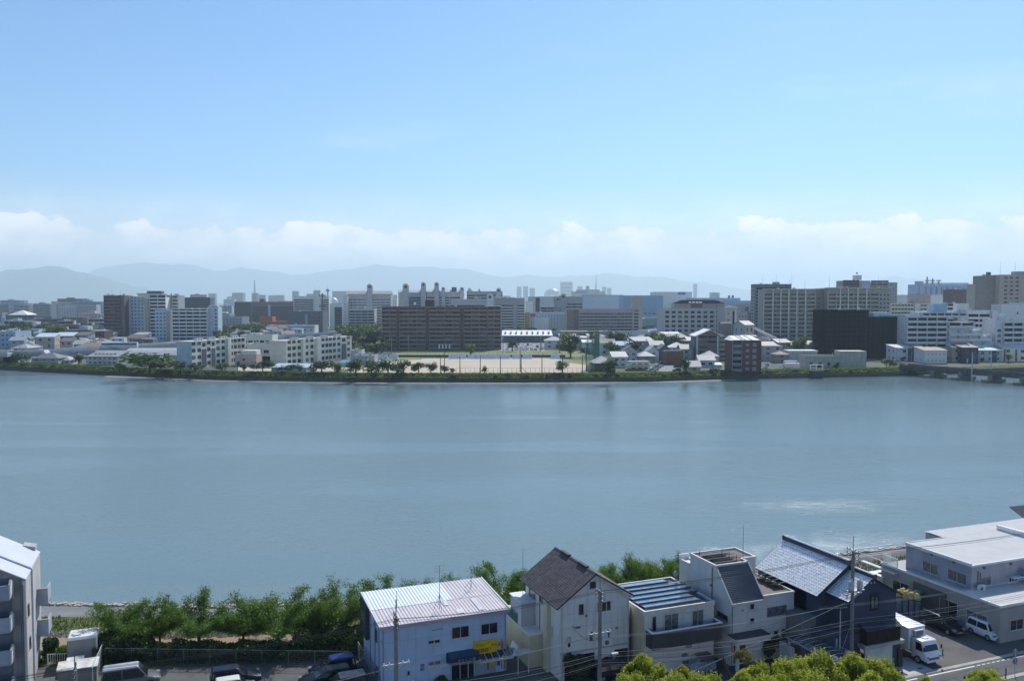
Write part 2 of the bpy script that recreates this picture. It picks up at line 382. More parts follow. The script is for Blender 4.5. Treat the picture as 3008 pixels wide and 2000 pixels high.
    def bands(s, f, x0, x1, n, fh, zb, m, h=1.2, out=.5, dark=None):
        """far facades: a proud band per storey over a dark strip for glazing and painted recess shade"""
        me = MB().box(0, x1-x0, -out, 0, 0, h).mesh('balcony', m)
        de = MB().box(0, x1-x0, -.06, 0, 0, fh-h).mesh('window_recess_strip', dark or GLASS)  # dark strip stands for glass and for the shade behind the band
        for k in range(n):
            s.put(me, 'balcony', f, x0, zb + k*fh); s.put(de, 'window_recess_strip', f, x0, zb + k*fh + h)
        nb = max(1, round((x1-x0)/6.0)); ue = MB().box(-.15, .15, -out*.9, -.061, 0, fh-h).mesh('upright', m)
        if s.d < 900:
            for k in range(n):
                for i in range(nb+1): s.put(ue, 'upright', f, x0 + (x1-x0)*i/nb, zb + k*fh + h)
    def box(s, name, m, x0, x1, y0, y1, z0, z1):
        return MB().box(x0,x1,y0,y1,z0,z1).build(name, m, s.root)
    def antenna(s, x, y, z, h):
        return MB().cyl((x,y,z),(x,y,z+h),.12,.05,5).build('antenna', STEEL, s.root)
    def ac(s, x, y, z):
        return MB().box(x,x+1.6,y,y+1.2,z,z+1.3).build('roof_unit', LGREY, s.root)

LGREY = mat('light_grey', (.50,.51,.51), streak=.3); WHITE = mat('white_wall', (.70,.70,.68), streak=.25, var=.06); CREAM = mat('cream_wall', (.78,.75,.64), streak=.35, var=.07)
BROWN = mat('brown_tile', (.18,.13,.125), streak=.25); DBROWN = mat('dark_brown', (.09,.065,.06), streak=.2); TAN = mat('tan_wall', (.42,.37,.32), streak=.25)
MGREY = mat('mid_grey', (.35,.37,.38), streak=.3); DGREY = mat('dark_grey', (.12,.14,.165), streak=.2); ROOFG = mat('roof_grey', (.30,.30,.29), var=.2, scale=.2)
WROOF = mat('white_roof', (.72,.72,.70), var=.1, scale=.3, streak=.2); REDB = mat('red_brick', (.115,.052,.05), streak=.2); RUST = mat('rust_wall', (.22,.11,.065), streak=.4)
NAVY = mat('navy_wall', (.035,.05,.085), streak=.15); LILAC = mat('lilac_wall', (.42,.37,.42), streak=.3); PINK = mat('pink_wall', (.52,.42,.38), streak=.2)
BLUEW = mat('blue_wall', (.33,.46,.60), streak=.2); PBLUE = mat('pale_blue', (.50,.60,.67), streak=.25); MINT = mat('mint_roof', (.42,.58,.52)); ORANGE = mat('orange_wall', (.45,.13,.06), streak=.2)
STEEL = mat('steel', (.22,.24,.25), rough=.5, metal=.4); GREENST = mat('green_steel', (.03,.09,.07), rough=.5); KAWARA = mat('kawara_far', (.17,.175,.18), var=.3, scale=2, rough=.6); KAWL = mat('kawara_light', (.38,.38,.37), var=.2, scale=2, rough=.6)
SLATE = mat('slate_roof', (.12,.12,.125), var=.2, scale=1.5); BRROOF = mat('brown_roof', (.22,.17,.14), var=.25, scale=1)
FRAME = mat('frame_white', (.5,.5,.5), rough=.4); FRAME_D = mat('frame_dark', (.12,.12,.125), rough=.4); GLASS = mat('window_dark', (.008,.011,.016), rough=.3, var=.5, scale=.3, spec=.12); GLASSB = mat('window_blue', (.03,.05,.075), rough=.3, var=.4, scale=.3, spec=.15)
GV = [mat('window_mid', (.03,.035,.04), rough=.3, spec=.15), mat('window_curtain', (.14,.145,.15), rough=.4, spec=.15), mat('window_grey', (.06,.065,.075), rough=.3, spec=.2)]; VR = random.Random(40)
NET = mat('black_net', (.002,.003,.006), rough=1, var=.35, scale=.15, streak=.3, spec=.05)

# --- trees
def crown_mesh(name, seed, n, size, m, flat=1.0, lobes=9, inner=.0):
    rn = random.Random(seed); mb = MB(); L = []
    for i in range(lobes):
        t = rn.uniform(0, 6.283); r = rn.uniform(.2,.62); L.append((r*math.cos(t), r*math.sin(t), rn.uniform(-.35,.5)*flat, rn.uniform(.3,.52)))
    L.append((0,0,.1,.6))
    for i in range(n):
        c = rn.choice(L); u = Vector((rn.gauss(0,1), rn.gauss(0,1), rn.gauss(0,1))).normalized(); r = c[3]*(rn.random()**.33)
        p = Vector((c[0]+u.x*r, c[1]+u.y*r, c[2]+u.z*r*.85*flat))
        nn = (u*.6 + Vector((rn.gauss(0,1), rn.gauss(0,1), rn.gauss(0,1)+.8))*.6).normalized()
        a = nn.orthogonal().normalized(); a = Matrix.Rotation(rn.uniform(0,6.28), 3, nn) @ a; b = nn.cross(a); q = size*rn.uniform(.6,1.3)
        mb.poly([p - a*q, p - b*q*.6, p + a*q, p + b*q*.6])
    return mb.mesh(name, m)
LEAF_D = leafmat('leaf_dark', (.022,.055,.012), (.055,.105,.02)); LEAF_M = leafmat('leaf_mid', (.04,.095,.015), (.10,.17,.03)); LEAF_L = leafmat('leaf_light', (.07,.12,.02), (.16,.22,.04)); LEAF_P = leafmat('leaf_pine', (.012,.03,.014), (.03,.055,.02))
CR = {k: [crown_mesh('crown', 10*j+i, 900, .085, m) for i in range(3)] for j, (k, m) in enumerate((('d', LEAF_D), ('m', LEAF_M), ('l', LEAF_L), ('p', LEAF_P)))}
TRUNK = mat('bark', (.07,.055,.045), rough=.95, bump=.4)
trm = MB().cyl((0,0,0),(0,0,.62),.055,.04,6).cyl((0,0,.35),(.28,.1,.8),.03,.012,5).cyl((0,0,.4),(-.25,.12,.8),.03,.012,5).cyl((0,0,.45),(.05,-.25,.85),.025,.01,5).mesh('trunk', TRUNK)
trn = random.Random(77)
def tree(px, yb, wpx, hpx, kind='m', label=None, name='tree', z=0.0, d=None, group='trees along the far bank', up=.32):
    if d is None: P = G(px, yb, z)
    else: P = D(px, yb, d); P.z = z
    s = P.y/FPX; w_ = wpx*s; h = hpx*s
    t = thing(name, label or ('green tree ' + where(px, yb)), 'tree', P, trn.uniform(0,6.28), group)
    o = newobj('trunk', trm, t); o.scale = (h*.8, h*.8, h)
    rr = h*(1-up)/2
    c = newobj('crown', trn.choice(CR[kind]), t, (0,0,h-rr*1.02), trn.uniform(0,6)); c.scale = (w_/2*1.05, w_/2*1.05, rr*1.1)
    return t
def bush(px, yb, wpx, hpx, kind='m', label=None, z=0.0, group='bushes on the far bank', d=None):
    P = G(px, yb, z)
    s = P.y/FPX
    o = newobj('bush', trn.choice(CR[kind]), None, (P.x, P.y, z+hpx*s*.42), trn.uniform(0,6)); o.scale = (wpx*s*.52, wpx*s*.52, hpx*s*.58)
    return tag(o, label or ('leafy green bush ' + where(px, yb)), 'bush', group)
LM = [(60,'the grassy levee at the far left'),(130,'the house with the little white turret'),(250,'the small brown flats'),(335,'the tall brown tower'),(400,'the curved roof hall'),(470,'the banded white tower'),(600,'the white slab block'),(680,'the long cream school block'),(820,'the red low building'),(900,'the second cream school block'),(1060,'the beige shed by the field'),(1180,'the left end of the brown slab'),(1300,'the middle of the brown slab'),(1440,'the right end of the brown slab'),(1560,'the white roofed warehouse'),(1620,'the white house beyond the field'),(1720,'the green ball nets'),(1780,'the grey hipped house'),(1870,'the long brown flats with a stair tower'),(1960,'the rust walled house'),(2050,'the hospital'),(2090,'the gabled brown flats'),(2190,'the red brick flats'),(2270,'the lilac house'),(2340,'the cream tall flats'),(2450,'the low beige works building'),(2540,'the black netted block'),(2660,'the terraced white flats'),(2740,'the white gabled houses'),(2850,'the navy house'),(2960,'the tan tower')]
def where(px, yb=0):
    q, n = min(LM, key=lambda t: abs(t[0]-px)); dlt = px - q
    rel = 'in front of' if yb > 1040 else 'beyond'
    if abs(dlt) < 12: return rel + ' ' + n
    return ('just right of ' if dlt > 0 else 'just left of ') + n
# --- houses
def house(px0, px1, yb, yeave, kind='gable', rise=2.2, th=0, dep=9, wm=None, rm=None, label='', name='house', group='houses on the far bank', nwin=2, fl=2, ax='x', d=None, over=.5, cat='house'):
    P = G((px0+px1)/2, yb) if d is None else D((px0+px1)/2, yb, d)
    dd = P.y; b = Blk(name, label, cat, px0, px1, yeave, dd, th, dep, wm or WHITE, group=group, wall=False)
    H = b.H; W_ = b.W; o = over
    MB().box(0, W_, 0, dep, 0, H).build('wall', b.wm, b.root)
    rb = MB(); e = H-.05; T = .18
    if kind == 'hip':
        k = min(W_, dep)/2
        p = [(-o,-o,e),(W_+o,-o,e),(W_+o,dep+o,e),(-o,dep+o,e)]
        if W_ >= dep: r0, r1 = (k,dep/2,e+rise), (W_-k+.01,dep/2,e+rise); rb.poly([p[0],p[1],r1,r0]).poly([p[1],p[2],r1]).poly([p[2],p[3],r0,r1]).poly([p[3],p[0],r0])
        else: r0, r1 = (W_/2,k,e+rise), (W_/2,dep-k+.01,e+rise); rb.poly([p[0],p[1],r0]).poly([p[1],p[2],r1,r0]).poly([p[2],p[3],r1]).poly([p[3],p[0],r0,r1])
        rb.box(-o,W_+o,-o,dep+o,e-T,e-.002)
        rb.build('roof', rm or KAWARA, b.root)
    elif kind == 'gable':
        if ax == 'x':   # ridge along x
            rb.sweep([(-o,e),(dep/2,e+rise),(dep+o,e),(dep+o,e+T),(dep/2,e+rise+T*1.3),(-o,e+T)], -o, W_+o, 'x')
            MB().sweep([(.02,H),(dep/2,H+rise*.93),(dep-.02,H)], .02, W_-.02, 'x').build('gable_wall', b.wm, b.root)
        else:
            rb.sweep([(-o,e),(W_/2,e+rise),(W_+o,e),(W_+o,e+T),(W_/2,e+rise+T*1.3),(-o,e+T)], -o, dep+o, 'y')
            MB().sweep([(.02,H),(W_/2,H+rise*.93),(W_-.02,H)], .02, dep-.02, 'y').build('gable_wall', b.wm, b.root)
        rb.build('roof', rm or KAWARA, b.root)
    elif kind == 'shed':     # single pitch rising to the back
        rb.sweep([(-o,e),(dep+o,e+rise),(dep+o,e+rise+T),(-o,e+T)], -o, W_+o, 'x').build('roof', rm or ROOFG, b.root)
        MB().sweep([(.02,H),(dep-.02,H+rise*.95),(dep-.02,H)], .02, W_-.02, 'x').build('gable_wall', b.wm, b.root)
    else:
        rb.box(-.1, W_+.1, -.1, dep+.1, H, H+.25).build('roof', rm or WROOF, b.root)
    fh = H/fl
    if nwin:
        b.windows('front', .4, W_-.4, nwin, [fh*k + fh*.32 for k in range(fl)], min(1.8, W_/nwin*.55), fh*.42)
        b.windows('right' if px0 < CX else 'left', .8, dep-.8, 2, [fh*k + fh*.35 for k in range(fl)], 1.1, fh*.35)
    return b

# ================================================================ far bank, left to right
# --- brown and white towers at the left
b = Blk('apartment_tower', 'tall brown apartment tower at the left end of the white towers', 'tower', 304, 365, 869, 725, 0, 14, BROWN)
b.balconies('front', .5, b.W*.82, 12, 2.95, 2.2, BROWN, 3, out=1.1); b.windows('front', b.W*.84, b.W-.2, 1, [3+2.95*k for k in range(12)], 1.6, 1.3); b.antenna(5,5,b.H,7); b.antenna(12,6,b.H,5)
b = Blk('apartment_tower', 'banded white tower with a stepped top and dark crown', 'tower', 425, 487, 874, 720, 6, 22, WHITE)
b.bands('front', 4.0, b.W, 12, 2.95, 2.5, WHITE, h=1.25, out=1.0); b.box('penthouse', WHITE, -7, b.W-4, 4, 16, b.H, b.H+3.6); b.box('roof_crown', DGREY, 0, 12, 6, 14, b.H+3.6, b.H+5.6); b.box('roof_eave', LGREY, -8, b.W-3, 3, 17, b.H+3.0, b.H+3.6)
b.box('stair_fin', TAN, .2, 3.6, -1.6, 0, 0, b.H-1)
b = Blk('apartment_wing', 'shaded white wing with small windows left of the banded tower', 'tower', 360, 424, 873, 735, -8, 18, PBLUE)  # shade of the white walls put in as pale blue
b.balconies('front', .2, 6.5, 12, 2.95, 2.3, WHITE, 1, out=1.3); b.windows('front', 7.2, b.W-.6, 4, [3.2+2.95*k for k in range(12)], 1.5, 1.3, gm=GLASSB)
b = Blk('stair_wing', 'slim grey stair wing right of the banded tower', 'tower', 488, 524, 869, 735, 0, 14, MGREY)
b.balconies('front', 5.4, b.W-.3, 12, 2.95, 2.5, LGREY, 1, out=1.0); b.windows('front', .3, 5, 1, [3.4+2.95*k for k in range(12)], 1.4, 1.6); b.antenna(3,4,b.H,4)
b = Blk('apartment_slab', 'lower white slab block with broad balcony bands by the expressway', 'apartment block', 505, 609, 908, 690, 3, 14, WHITE)
b.bands('front', .3, b.W-.3, 9, 2.95, .6, WHITE, h=1.35, out=1.1); b.box('roof_trim', CREAM, -.2, b.W+.2, -.3, .0, b.H-.1, b.H+.7)
b = Blk('apartment_wing', 'narrow shaded wing with a yellowish fin beside the white slab', 'apartment block', 455, 503, 912, 705, -6, 14, PBLUE)  # pale blue walls carry the shade of this wing
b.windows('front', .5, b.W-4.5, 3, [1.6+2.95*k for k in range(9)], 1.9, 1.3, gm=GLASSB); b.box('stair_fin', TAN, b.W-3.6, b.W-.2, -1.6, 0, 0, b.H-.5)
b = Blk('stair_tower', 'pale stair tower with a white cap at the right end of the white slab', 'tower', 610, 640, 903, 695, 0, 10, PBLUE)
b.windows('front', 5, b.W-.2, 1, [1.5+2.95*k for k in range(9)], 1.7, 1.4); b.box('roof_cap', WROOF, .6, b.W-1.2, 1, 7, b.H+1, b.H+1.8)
b = Blk('apartment_slab', 'dark blue slab far behind the white towers', 'apartment block', 524, 618, 876, 1150, 0, 16, DGREY)
b.bands('front', .5, b.W-.5, 13, 2.9, .5, DGREY, h=1.3, out=.6)
b = Blk('small_flats', 'small brown four storey flats beyond the expressway', 'apartment block', 196, 306, 973, 640, 0, 14, DBROWN)
b.balconies('front', 1, b.W*.35, 3, 2.6, .8, DBROWN, 2, out=1.1); b.balconies('front', b.W*.55, b.W-1, 3, 2.6, .8, BROWN, 3, out=1.1); b.box('roof_slab', WROOF, b.W*.62, b.W, .2, 10, b.H+.06, b.H+.5)
b = Blk('office_block', 'dark low office block behind the small brown flats', 'building', 188, 270, 955, 760, 0, 16, DGREY); b.bands('front', .5, b.W-.5, 3, 3.2, .5, DGREY, out=.3)

# --- expressway viaduct
def viaduct(name, label, pts, zt, wd, th, m, pier=True, fence=None):
    root = thing(name, label, 'viaduct', (pts[0][0], pts[0][1], 0)); o = Vector((pts[0][0], pts[0][1], 0)); V = [Vector((x, y, 0)) - o for x, y in pts]
    mb = MB(); pr = MB(); rl = MB()
    pm = MB().box(-1.1,1.1,-1.6,1.6,0,zt-th).box(-1.4,1.4,-wd*.42,wd*.42,zt-th-1.2,zt-th+.01).mesh('pier', m)
    for a, b in zip(V, V[1:]):
        d = (b-a); L = d.length; u = d.normalized(); w_ = Vector((-u.y, u.x, 0))*wd/2; Z = Vector((0,0,1))
        lo, hi = Z*(zt-th), Z*zt
        mb.hexa([a-w_+lo,b-w_+lo,b+w_+lo,a+w_+lo],[a-w_+hi,b-w_+hi,b+w_+hi,a+w_+hi])
        for s in (-1, 1):
            e = w_*s; i = w_*s*.95
            rl.hexa([a+e+hi,b+e+hi,b+i+hi,a+i+hi] if s > 0 else [a+i+hi,b+i+hi,b+e+hi,a+e+hi], [p+Z*1.0 for p in ([a+e+hi,b+e+hi,b+i+hi,a+i+hi] if s > 0 else [a+i+hi,b+i+hi,b+e+hi,a+e+hi])])
        k = max(1, int(L/28))
        if pier:
            for i in range(k): newobj('pier', pm, root, a + d*((i+.5)/k), math.atan2(u.y, u.x))
    mb.build('deck', m, root); rl.build('side_rail', LGREY, root)
    return root
ex = [(-520,420),(-262,446),(-232,470)]
for px, py in ((180,1023),(340,1015.5),(510,1005),(817,983.5),(1117,969.5),(1480,961)):
    t = tx(px, py); y = 26.0*FPX/(py-HOR); ex.append((t*y, y))
viaduct('expressway_viaduct', 'long grey expressway viaduct running behind the school', ex[:8]+[ex[8]], 6.0, 12, 1.8, MGREY)

# --- levee houses at the left
house(92, 170, 1073, 1052, 'hip', 2.6, 0, 12, MGREY, KAWARA, 'grey house with hipped roof and a little white turret', nwin=3)
b = Blk('turret', 'small white pointed turret rising from the hipped house', 'turret', 116, 142, 1046, 446, 0, 5, PBLUE, wall=False); MB().box(0,b.W,0,4,0,b.H-.5).build('wall', PBLUE, b.root); MB().sweep([(-.3,b.H-.6),(b.W/2,b.H+3.2),(b.W+.3,b.H-.6)], -.3, 4.3, 'y').build('roof', LGREY, b.root)
house(172, 205, 1071, 1058, 'hip', 1.8, 0, 8, WHITE, KAWL, 'low white house with pale hipped roof by the levee', nwin=2, fl=1)
house(190, 240, 1066, 1048, 'hip', 2.0, 0, 9, MGREY, KAWARA, 'grey house with wide dark roof behind the low white house')
b = house(256, 345, 1071, 1047, 'shed', 2.4, -4, 12, LGREY, ROOFG, 'long pale building with a row of roof vents', nwin=6)
for i in range(6): MB().box(2+i*2.1,3.3+i*2.1,3.5,4.6,b.H+.8,b.H+1.6).build('roof_vent', TAN, b.root)
b = Blk('workshop', 'pale blue workshop with an open dark door beside the levee', 'building', -20, 50, 1037, 452, 0, 14, PBLUE); b.box('door', GLASS, 5.2,11.5,-.05,.05,0,4.5); b.windows('front', 0, 5, 1, [1.2], 2, 1.6)
b = Blk('store_block', 'pale blue block with parapet beyond the viaduct at the left edge', 'building', -30, 45, 975, 600, 0, 20, BLUEW); b.windows('front', 1, b.W-1, 5, [2,5.2,8.4], 1.6, 1.2)
# curved roof hall
b = Blk('gym_hall', 'pale hall with a low curved roof left of the school', 'hall', 362, 520, 1045, 455, 2, 22, LGREY, wall=False)
arc = [(t, b.H + 3.6*math.sin(math.pi*(t/b.D))*.9) for t in [b.D*i/8 for i in range(9)]]
MB().box(0,b.W,0,b.D,0,b.H).build('wall', LGREY, b.root)
rb = MB(); pts = arc + [(p, q+.25) for p, q in reversed(arc)]
for i in range(8): rb.hexa([(-.6,arc[i][0],arc[i][1]),(b.W+.6,arc[i][0],arc[i][1]),(b.W+.6,arc[i+1][0],arc[i+1][1]),(-.6,arc[i+1][0],arc[i+1][1])],[(-.6,arc[i][0],arc[i][1]+.3),(b.W+.6,arc[i][0],arc[i][1]+.3),(b.W+.6,arc[i+1][0],arc[i+1][1]+.3),(-.6,arc[i+1][0],arc[i+1][1]+.3)])
rb.build('roof', mat('hall_roof', (.40,.41,.42), streak=.2), b.root); b.windows('front', 1, b.W-1, 8, [b.H-2.2], 2, 1.2)
b.box('door', GLASS, b.W-7, b.W-4, -.06, .04, 0, 5)

# --- the school: two long cream blocks, end faces towards the river
def school(xl, xc, xr, yt, d, label, wm_end, th, bays, seg):
    b = Blk('school_block', label, 'school', xl, xc, yt, d, th, 10, CREAM, wall=False)
    # length of the right face so that its far top corner falls at column xr
    b.D = 10; L = 1
    (ox, oy), rz, _ = b.face('right'); L = b.xat(xr, 'right'); b.D = L; H = b.H
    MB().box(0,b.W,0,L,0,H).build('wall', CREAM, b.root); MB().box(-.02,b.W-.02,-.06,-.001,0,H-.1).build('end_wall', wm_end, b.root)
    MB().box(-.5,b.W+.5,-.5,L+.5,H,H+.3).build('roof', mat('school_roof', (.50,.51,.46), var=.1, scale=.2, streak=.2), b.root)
    n = int(L/bays)
    for s0, s1, st in seg:
        x0, x1 = L*s0, L*s1
        if st == 'w':
            k = max(1, round((x1-x0)/4.2)); b.windows('right', x0, x1, k, [1.2+3.4*j for j in range(4)], 2.9, 1.9, fm=mat('school_frame', (.35,.36,.38)), trans=1)
        elif st == 'p':   # stair projection
            e = MB().box(0, x1-x0, -1.6, 0, 0, H+.9).mesh('stair_tower', CREAM); b.put(e, 'stair_tower', 'right', x0, 0)
        elif st == 's':   # dark stair screen with windows
            e = MB().box(0, x1-x0, -.35, 0, .3, H-3.8).mesh('stair_screen', mat('screen', (.13,.13,.17))); b.put(e, 'stair_screen', 'right', x0, 0)
            b.put(winmesh(x1-x0-.6, 1.9, FRAME, GLASS, mull=2), 'window', 'right', x0+.3, H-2.6, .01)
    for i in range(4):
        for j in range(3): b.ac(b.W*.55, L*(.15+.22*i)+j*2.2, H+.31)
    return b
b = school(519, 563, 722, 1004.5, 416, 'longer cream school block with dark stair screens, nearer the hall', mat('school_end_shade', (.44,.54,.58), streak=.3), -14, 4, [(.0,.06,'w'),(.09,.16,'w'),(.17,.24,'s'),(.25,.33,'w'),(.34,.40,'s'),(.41,.60,'w'),(.60,.66,'p'),(.67,.98,'w')])  # bluish end wall colour, the shade of that face put in
b.windows('front', .4, b.W-.2, 3, [2.2,5.6,9.0], 1.1, 1.0)
b = school(793, 840, 1033, 1002, 434, 'second cream school block with a blank end wall beside the field', mat('school_end_shade2', (.64,.61,.52), streak=.4), -20, 4, [(.01,.14,'w'),(.16,.20,'w'),(.20,.235,'p'),(.25,.40,'w'),(.41,.46,'p'),(.50,.62,'w'),(.63,.66,'w'),(.67,.82,'w'),(.83,.90,'s'),(.91,.98,'w')])
b = Blk('school_wing', 'lower cream wing linking the two school blocks', 'school', 705, 800, 986, 505, 0, 12, CREAM); b.windows('front', 1, b.W-1, 5, [1.2,4.6,8], 2.6, 1.8)
b = Blk('school_wing', 'cream linking wing with terrace roof in front of the linking block', 'school', 724, 796, 1012, 455, 0, 10, CREAM); b.windows('front', .6, b.W-.6, 3, [5.2], 2.8, 1.8); b.box('undercroft', GLASS, b.W*.35, b.W-.5, -.05, .03, 0, 3.6)
b = Blk('school_hall', 'small pinkish cream boiler house in front of the school', 'building', 690, 753, 1044, 432, 0, 10, PINK); b.box('door', FRAME_D, 1,2.4,-.05,.03,0,2.4); b.box('window', GLASS, 4,5.2,-.05,.03,3,3.9); b.box('upper_room', CREAM, 2.5, b.W-.4, 2, 9, b.H, b.H+2.4)
house(797, 900, 1092, 1079, 'shed', 1.2, -6, 9, LGREY, mat('pale_blue_roof', (.42,.50,.55)), 'low club house with pale blue sloping roof below the school', nwin=3, fl=1, group='low sheds by the school')
b = Blk('shed', 'beige shed with two small windows beside the sports field', 'shed', 1040, 1100, 1046, 440, 0, 12, MGREY, group='low sheds by the school'); b.windows('front', 3, b.W-1, 3, [3.2], .9, .8)
b = Blk('shed', 'white flat roofed shed behind the beige shed', 'shed', 1030, 1062, 1031, 470, 0, 10, LGREY, group='low sheds by the school')
house(1000, 1042, 1078, 1066, 'shed', .8, 0, 7, LGREY, mat('blue_tarp', (.08,.2,.42)), 'low store with bright blue cover by the sports field', nwin=1, fl=1, group='low sheds by the school')
b = Blk('low_building', 'long white low building with brown eaves beyond the viaduct', 'building', 788, 925, 957, 820, 2, 18, WHITE); b.windows('front', 1, b.W-1, 6, [1.5,5], 2.2, 1.5); b.box('eave', WROOF, -1, b.W+1, -1.5, 0, b.H-.2, b.H+.3)
b = Blk('low_building', 'red low building with stepped roof behind the trees', 'building', 762, 800, 931, 1000, 0, 14, ORANGE); b.box('annex', ORANGE, b.W, b.W+22, 0, 10, 0, b.H-5); b.windows('front', 1, b.W-1, 3, [2,6], 3, 1.6)
b = Blk('office_block', 'dark grey blank office block in front of the white slab hotel', 'building', 844, 948, 916, 880, 0, 24, DGREY)
b.windows('front', b.W*.6, b.W-2, 4, [4,8,12,16], 1.6, 1.2, fm=FRAME_D); b.box('stair_core', MGREY, b.W*.5, b.W*.57, -.4, 0, 0, b.H-2)
b = Blk('apartment_slab', 'wide brown slab block spread behind the red low building', 'apartment block', 689, 862, 887, 1350, 0, 16, BROWN)
b.bands('front', b.W*.3, b.W, 8, 2.9, 1, BROWN, out=.8); b.bands('front', 0, b.W*.28, 10, 2.9, 1, BROWN, out=.4); b.box('stair_core', LGREY, b.W*.57, b.W*.61, -1.2, 0, 0, b.H-4); b.box('penthouse', DBROWN, b.W*.42, b.W*.49, 2, 12, b.H, b.H+5)
b = Blk('apartment_slab', 'white banded slab with a blank lift tower on its roof', 'apartment block', 863, 966, 871, 1100, 0, 16, WHITE)
b.bands('front', .3, b.W*.55, 12, 2.9, .5, WHITE, out=.8); b.bands('front', b.W*.78, b.W-.3, 12, 2.9, .5, WHITE, out=.8); b.box('lift_tower', WHITE, b.W*.57, b.W*.76, -1.5, 10, 0, b.H+8)
b.antenna(b.W*.6,4,b.H+8,8); b.antenna(b.W*.72,4,b.H+8,6)

# --- brown slab
b = Blk('brown_apartment_slab', 'long ten storey brown brick apartment slab behind the sports field', 'apartment block', 1122, 1472, 902, 583, 0, 15, BROWN, roofm=ROOFG)
xs = [b.xat(p) for p in (1122, 1167, 1172, 1252, 1259, 1353, 1361, 1432, 1472)]
for i, (p0, p1, n) in enumerate(((0,1,2),(2,3,3),(4,5,4),(6,7,3),(7,8,2))):
    b.balconies('front', xs[p0]+.3, xs[p1]-.3, 10, 2.88, .5, mat('brown_rail', (.27,.205,.195), streak=.25), n, out=1.5, finm=mat('brown_fin', (.33,.27,.26)))
for p in (1,3,5): b.box('pilaster', DBROWN, xs[p], xs[p+1], -1.7, 0, 0, b.H+.3)
b.box('roof_trim', mat('trim_bg', (.16,.19,.20)), -.2, b.W*.87, -1.8, -.1, b.H-.5, b.H+.4); b.box('roof_trim', WROOF, b.W*.87, b.W+.2, -1.8, 6, b.H+.5, b.H+.9)
b.box('penthouse', DBROWN, b.xat(1248), b.xat(1275), 3, 10, b.H, b.H+4.4); b.antenna(b.W*.3, 4, b.H, 3)
ball = MB().lathe([(0,-.9),(.6,-.7),(.9,0),(.6,.7),(0,.9)], (b.xat(1217), 4, b.H+2.2), 8).build('dish', WROOF, b.root)
# --- apartments with rounded stair towers behind
def towers(b, cols, m=None):
    for px0, px1, y in cols:
        x0, x1 = b.xat(px0), b.xat(px1); zt = D(px0, y, b.d).z - b.z0; r = (x1-x0)/2; xc = (x0+x1)/2
        mb = MB().box(x0, x1, -2, 4, 0, zt-r*.9)
        mb.sweep([(xc+r*math.cos(t), zt-r*.9+r*.9*math.sin(t)) for t in [math.pi*i/8 for i in range(9)]], -2, 4, 'y')
        mb.build('stair_tower', m or LGREY, b.root)
        MB().cyl((xc, -2.15, zt-r*1.1), (xc, -2.0, zt-r*1.1), r*.45, None, 10).build('round_window', GLASS, b.root)
        MB().sweep([(x0-r*.9, zt-r*4.2), (x0, zt-r*2.6), (x0, zt-r*4.2)], -1.9, 3, 'y').build('buttress', LGREY, b.root)
        MB().sweep([(x1+r*.6, zt-r*4.2), (x1, zt-r*3.2), (x1, zt-r*4.2)], -1.9, 3, 'y').build('buttress', LGREY, b.root)
def gable_cap(b, m, h=3.2):
    MB().sweep([(-1,b.H-.2),(5,b.H+h),(11,b.H+h*.2),(11,b.H-.2)], -.5, b.W+.5, 'x').build('roof_cap', m, b.root)
CAPT = mat('cap_tan', (.5,.46,.4), streak=.2)
b = Blk('apartment_slab', 'white balcony slab with tan sloping cap and one rounded stair tower', 'apartment block', 1021, 1148, 863, 900, 0, 16, LGREY, parapet=0); gable_cap(b, CAPT)
b.balconies('front', .5, b.W-.5, 12, 2.85, 1.5, WHITE, 9, out=1.2, fins=True); towers(b, [(1080,1096,834)])
b = Blk('apartment_end', 'white blank end wing left of the tan capped slab', 'apartment block', 1005, 1021, 873, 890, 0, 16, WHITE); b.windows('front', 1, b.W-1, 1, [4+2.85*k for k in range(10)], 1, 1)
b = Blk('apartment_slab', 'grey balcony block standing lower before the tan capped slab', 'apartment block', 1024, 1100, 906, 860, 0, 14, LGREY, parapet=0); b.bands('front', .3, b.W-.3, 8, 2.85, .5, LGREY, out=.8)
b = Blk('apartment_slab', 'small dark glazed block between the dome and the tan capped slab', 'apartment block', 968, 1005, 893, 980, 0, 14, WHITE); b.bands('front', b.W*.4, b.W-.3, 9, 2.85, .5, DGREY, out=.4)
b = Blk('apartment_slab', 'narrow cream block between two tower topped slabs', 'apartment block', 1150, 1166, 870, 960, 0, 14, CREAM); b.windows('front', .5, b.W-.5, 2, [4+2.85*k for k in range(11)], 1, 1.1)
b = Blk('apartment_slab', 'blue glazed slab with two rounded stair towers', 'apartment block', 1170, 1252, 859, 930, 0, 16, BLUEW, parapet=0); gable_cap(b, CAPT, 2.6)
b.bands('front', b.W*.2, b.W*.8, 13, 2.85, .5, BLUEW, h=.8, out=.4, dark=GLASSB); b.box('end_panel', LGREY, .2, b.W*.18, -1, 0, 0, b.H-1); towers(b, [(1184,1202,833),(1238,1252,829)])
b = Blk('apartment_slab', 'pale banded slab with four rounded stair towers on its roof', 'apartment block', 1253, 1360, 857, 930, 0, 16, LGREY, parapet=0); gable_cap(b, LGREY, 2.4)
b.bands('front', .3, b.W*.34, 13, 2.85, .5, WHITE, out=1); b.bands('front', b.W*.36, b.W*.62, 13, 2.85, .5, WHITE, out=1); b.bands('front', b.W*.64, b.W-.5, 13, 2.85, .5, WHITE, out=1)
towers(b, [(1277,1290,829),(1298,1308,843),(1352,1363,843)]); b.box('penthouse', DGREY, b.W*.69, b.W*.82, 0, 6, b.H, b.H+5)
b = Blk('apartment_slab', 'long lower banded slab with pointed dormer beside the round towers', 'apartment block', 1324, 1455, 879, 900, 0, 14, LGREY, parapet=0)
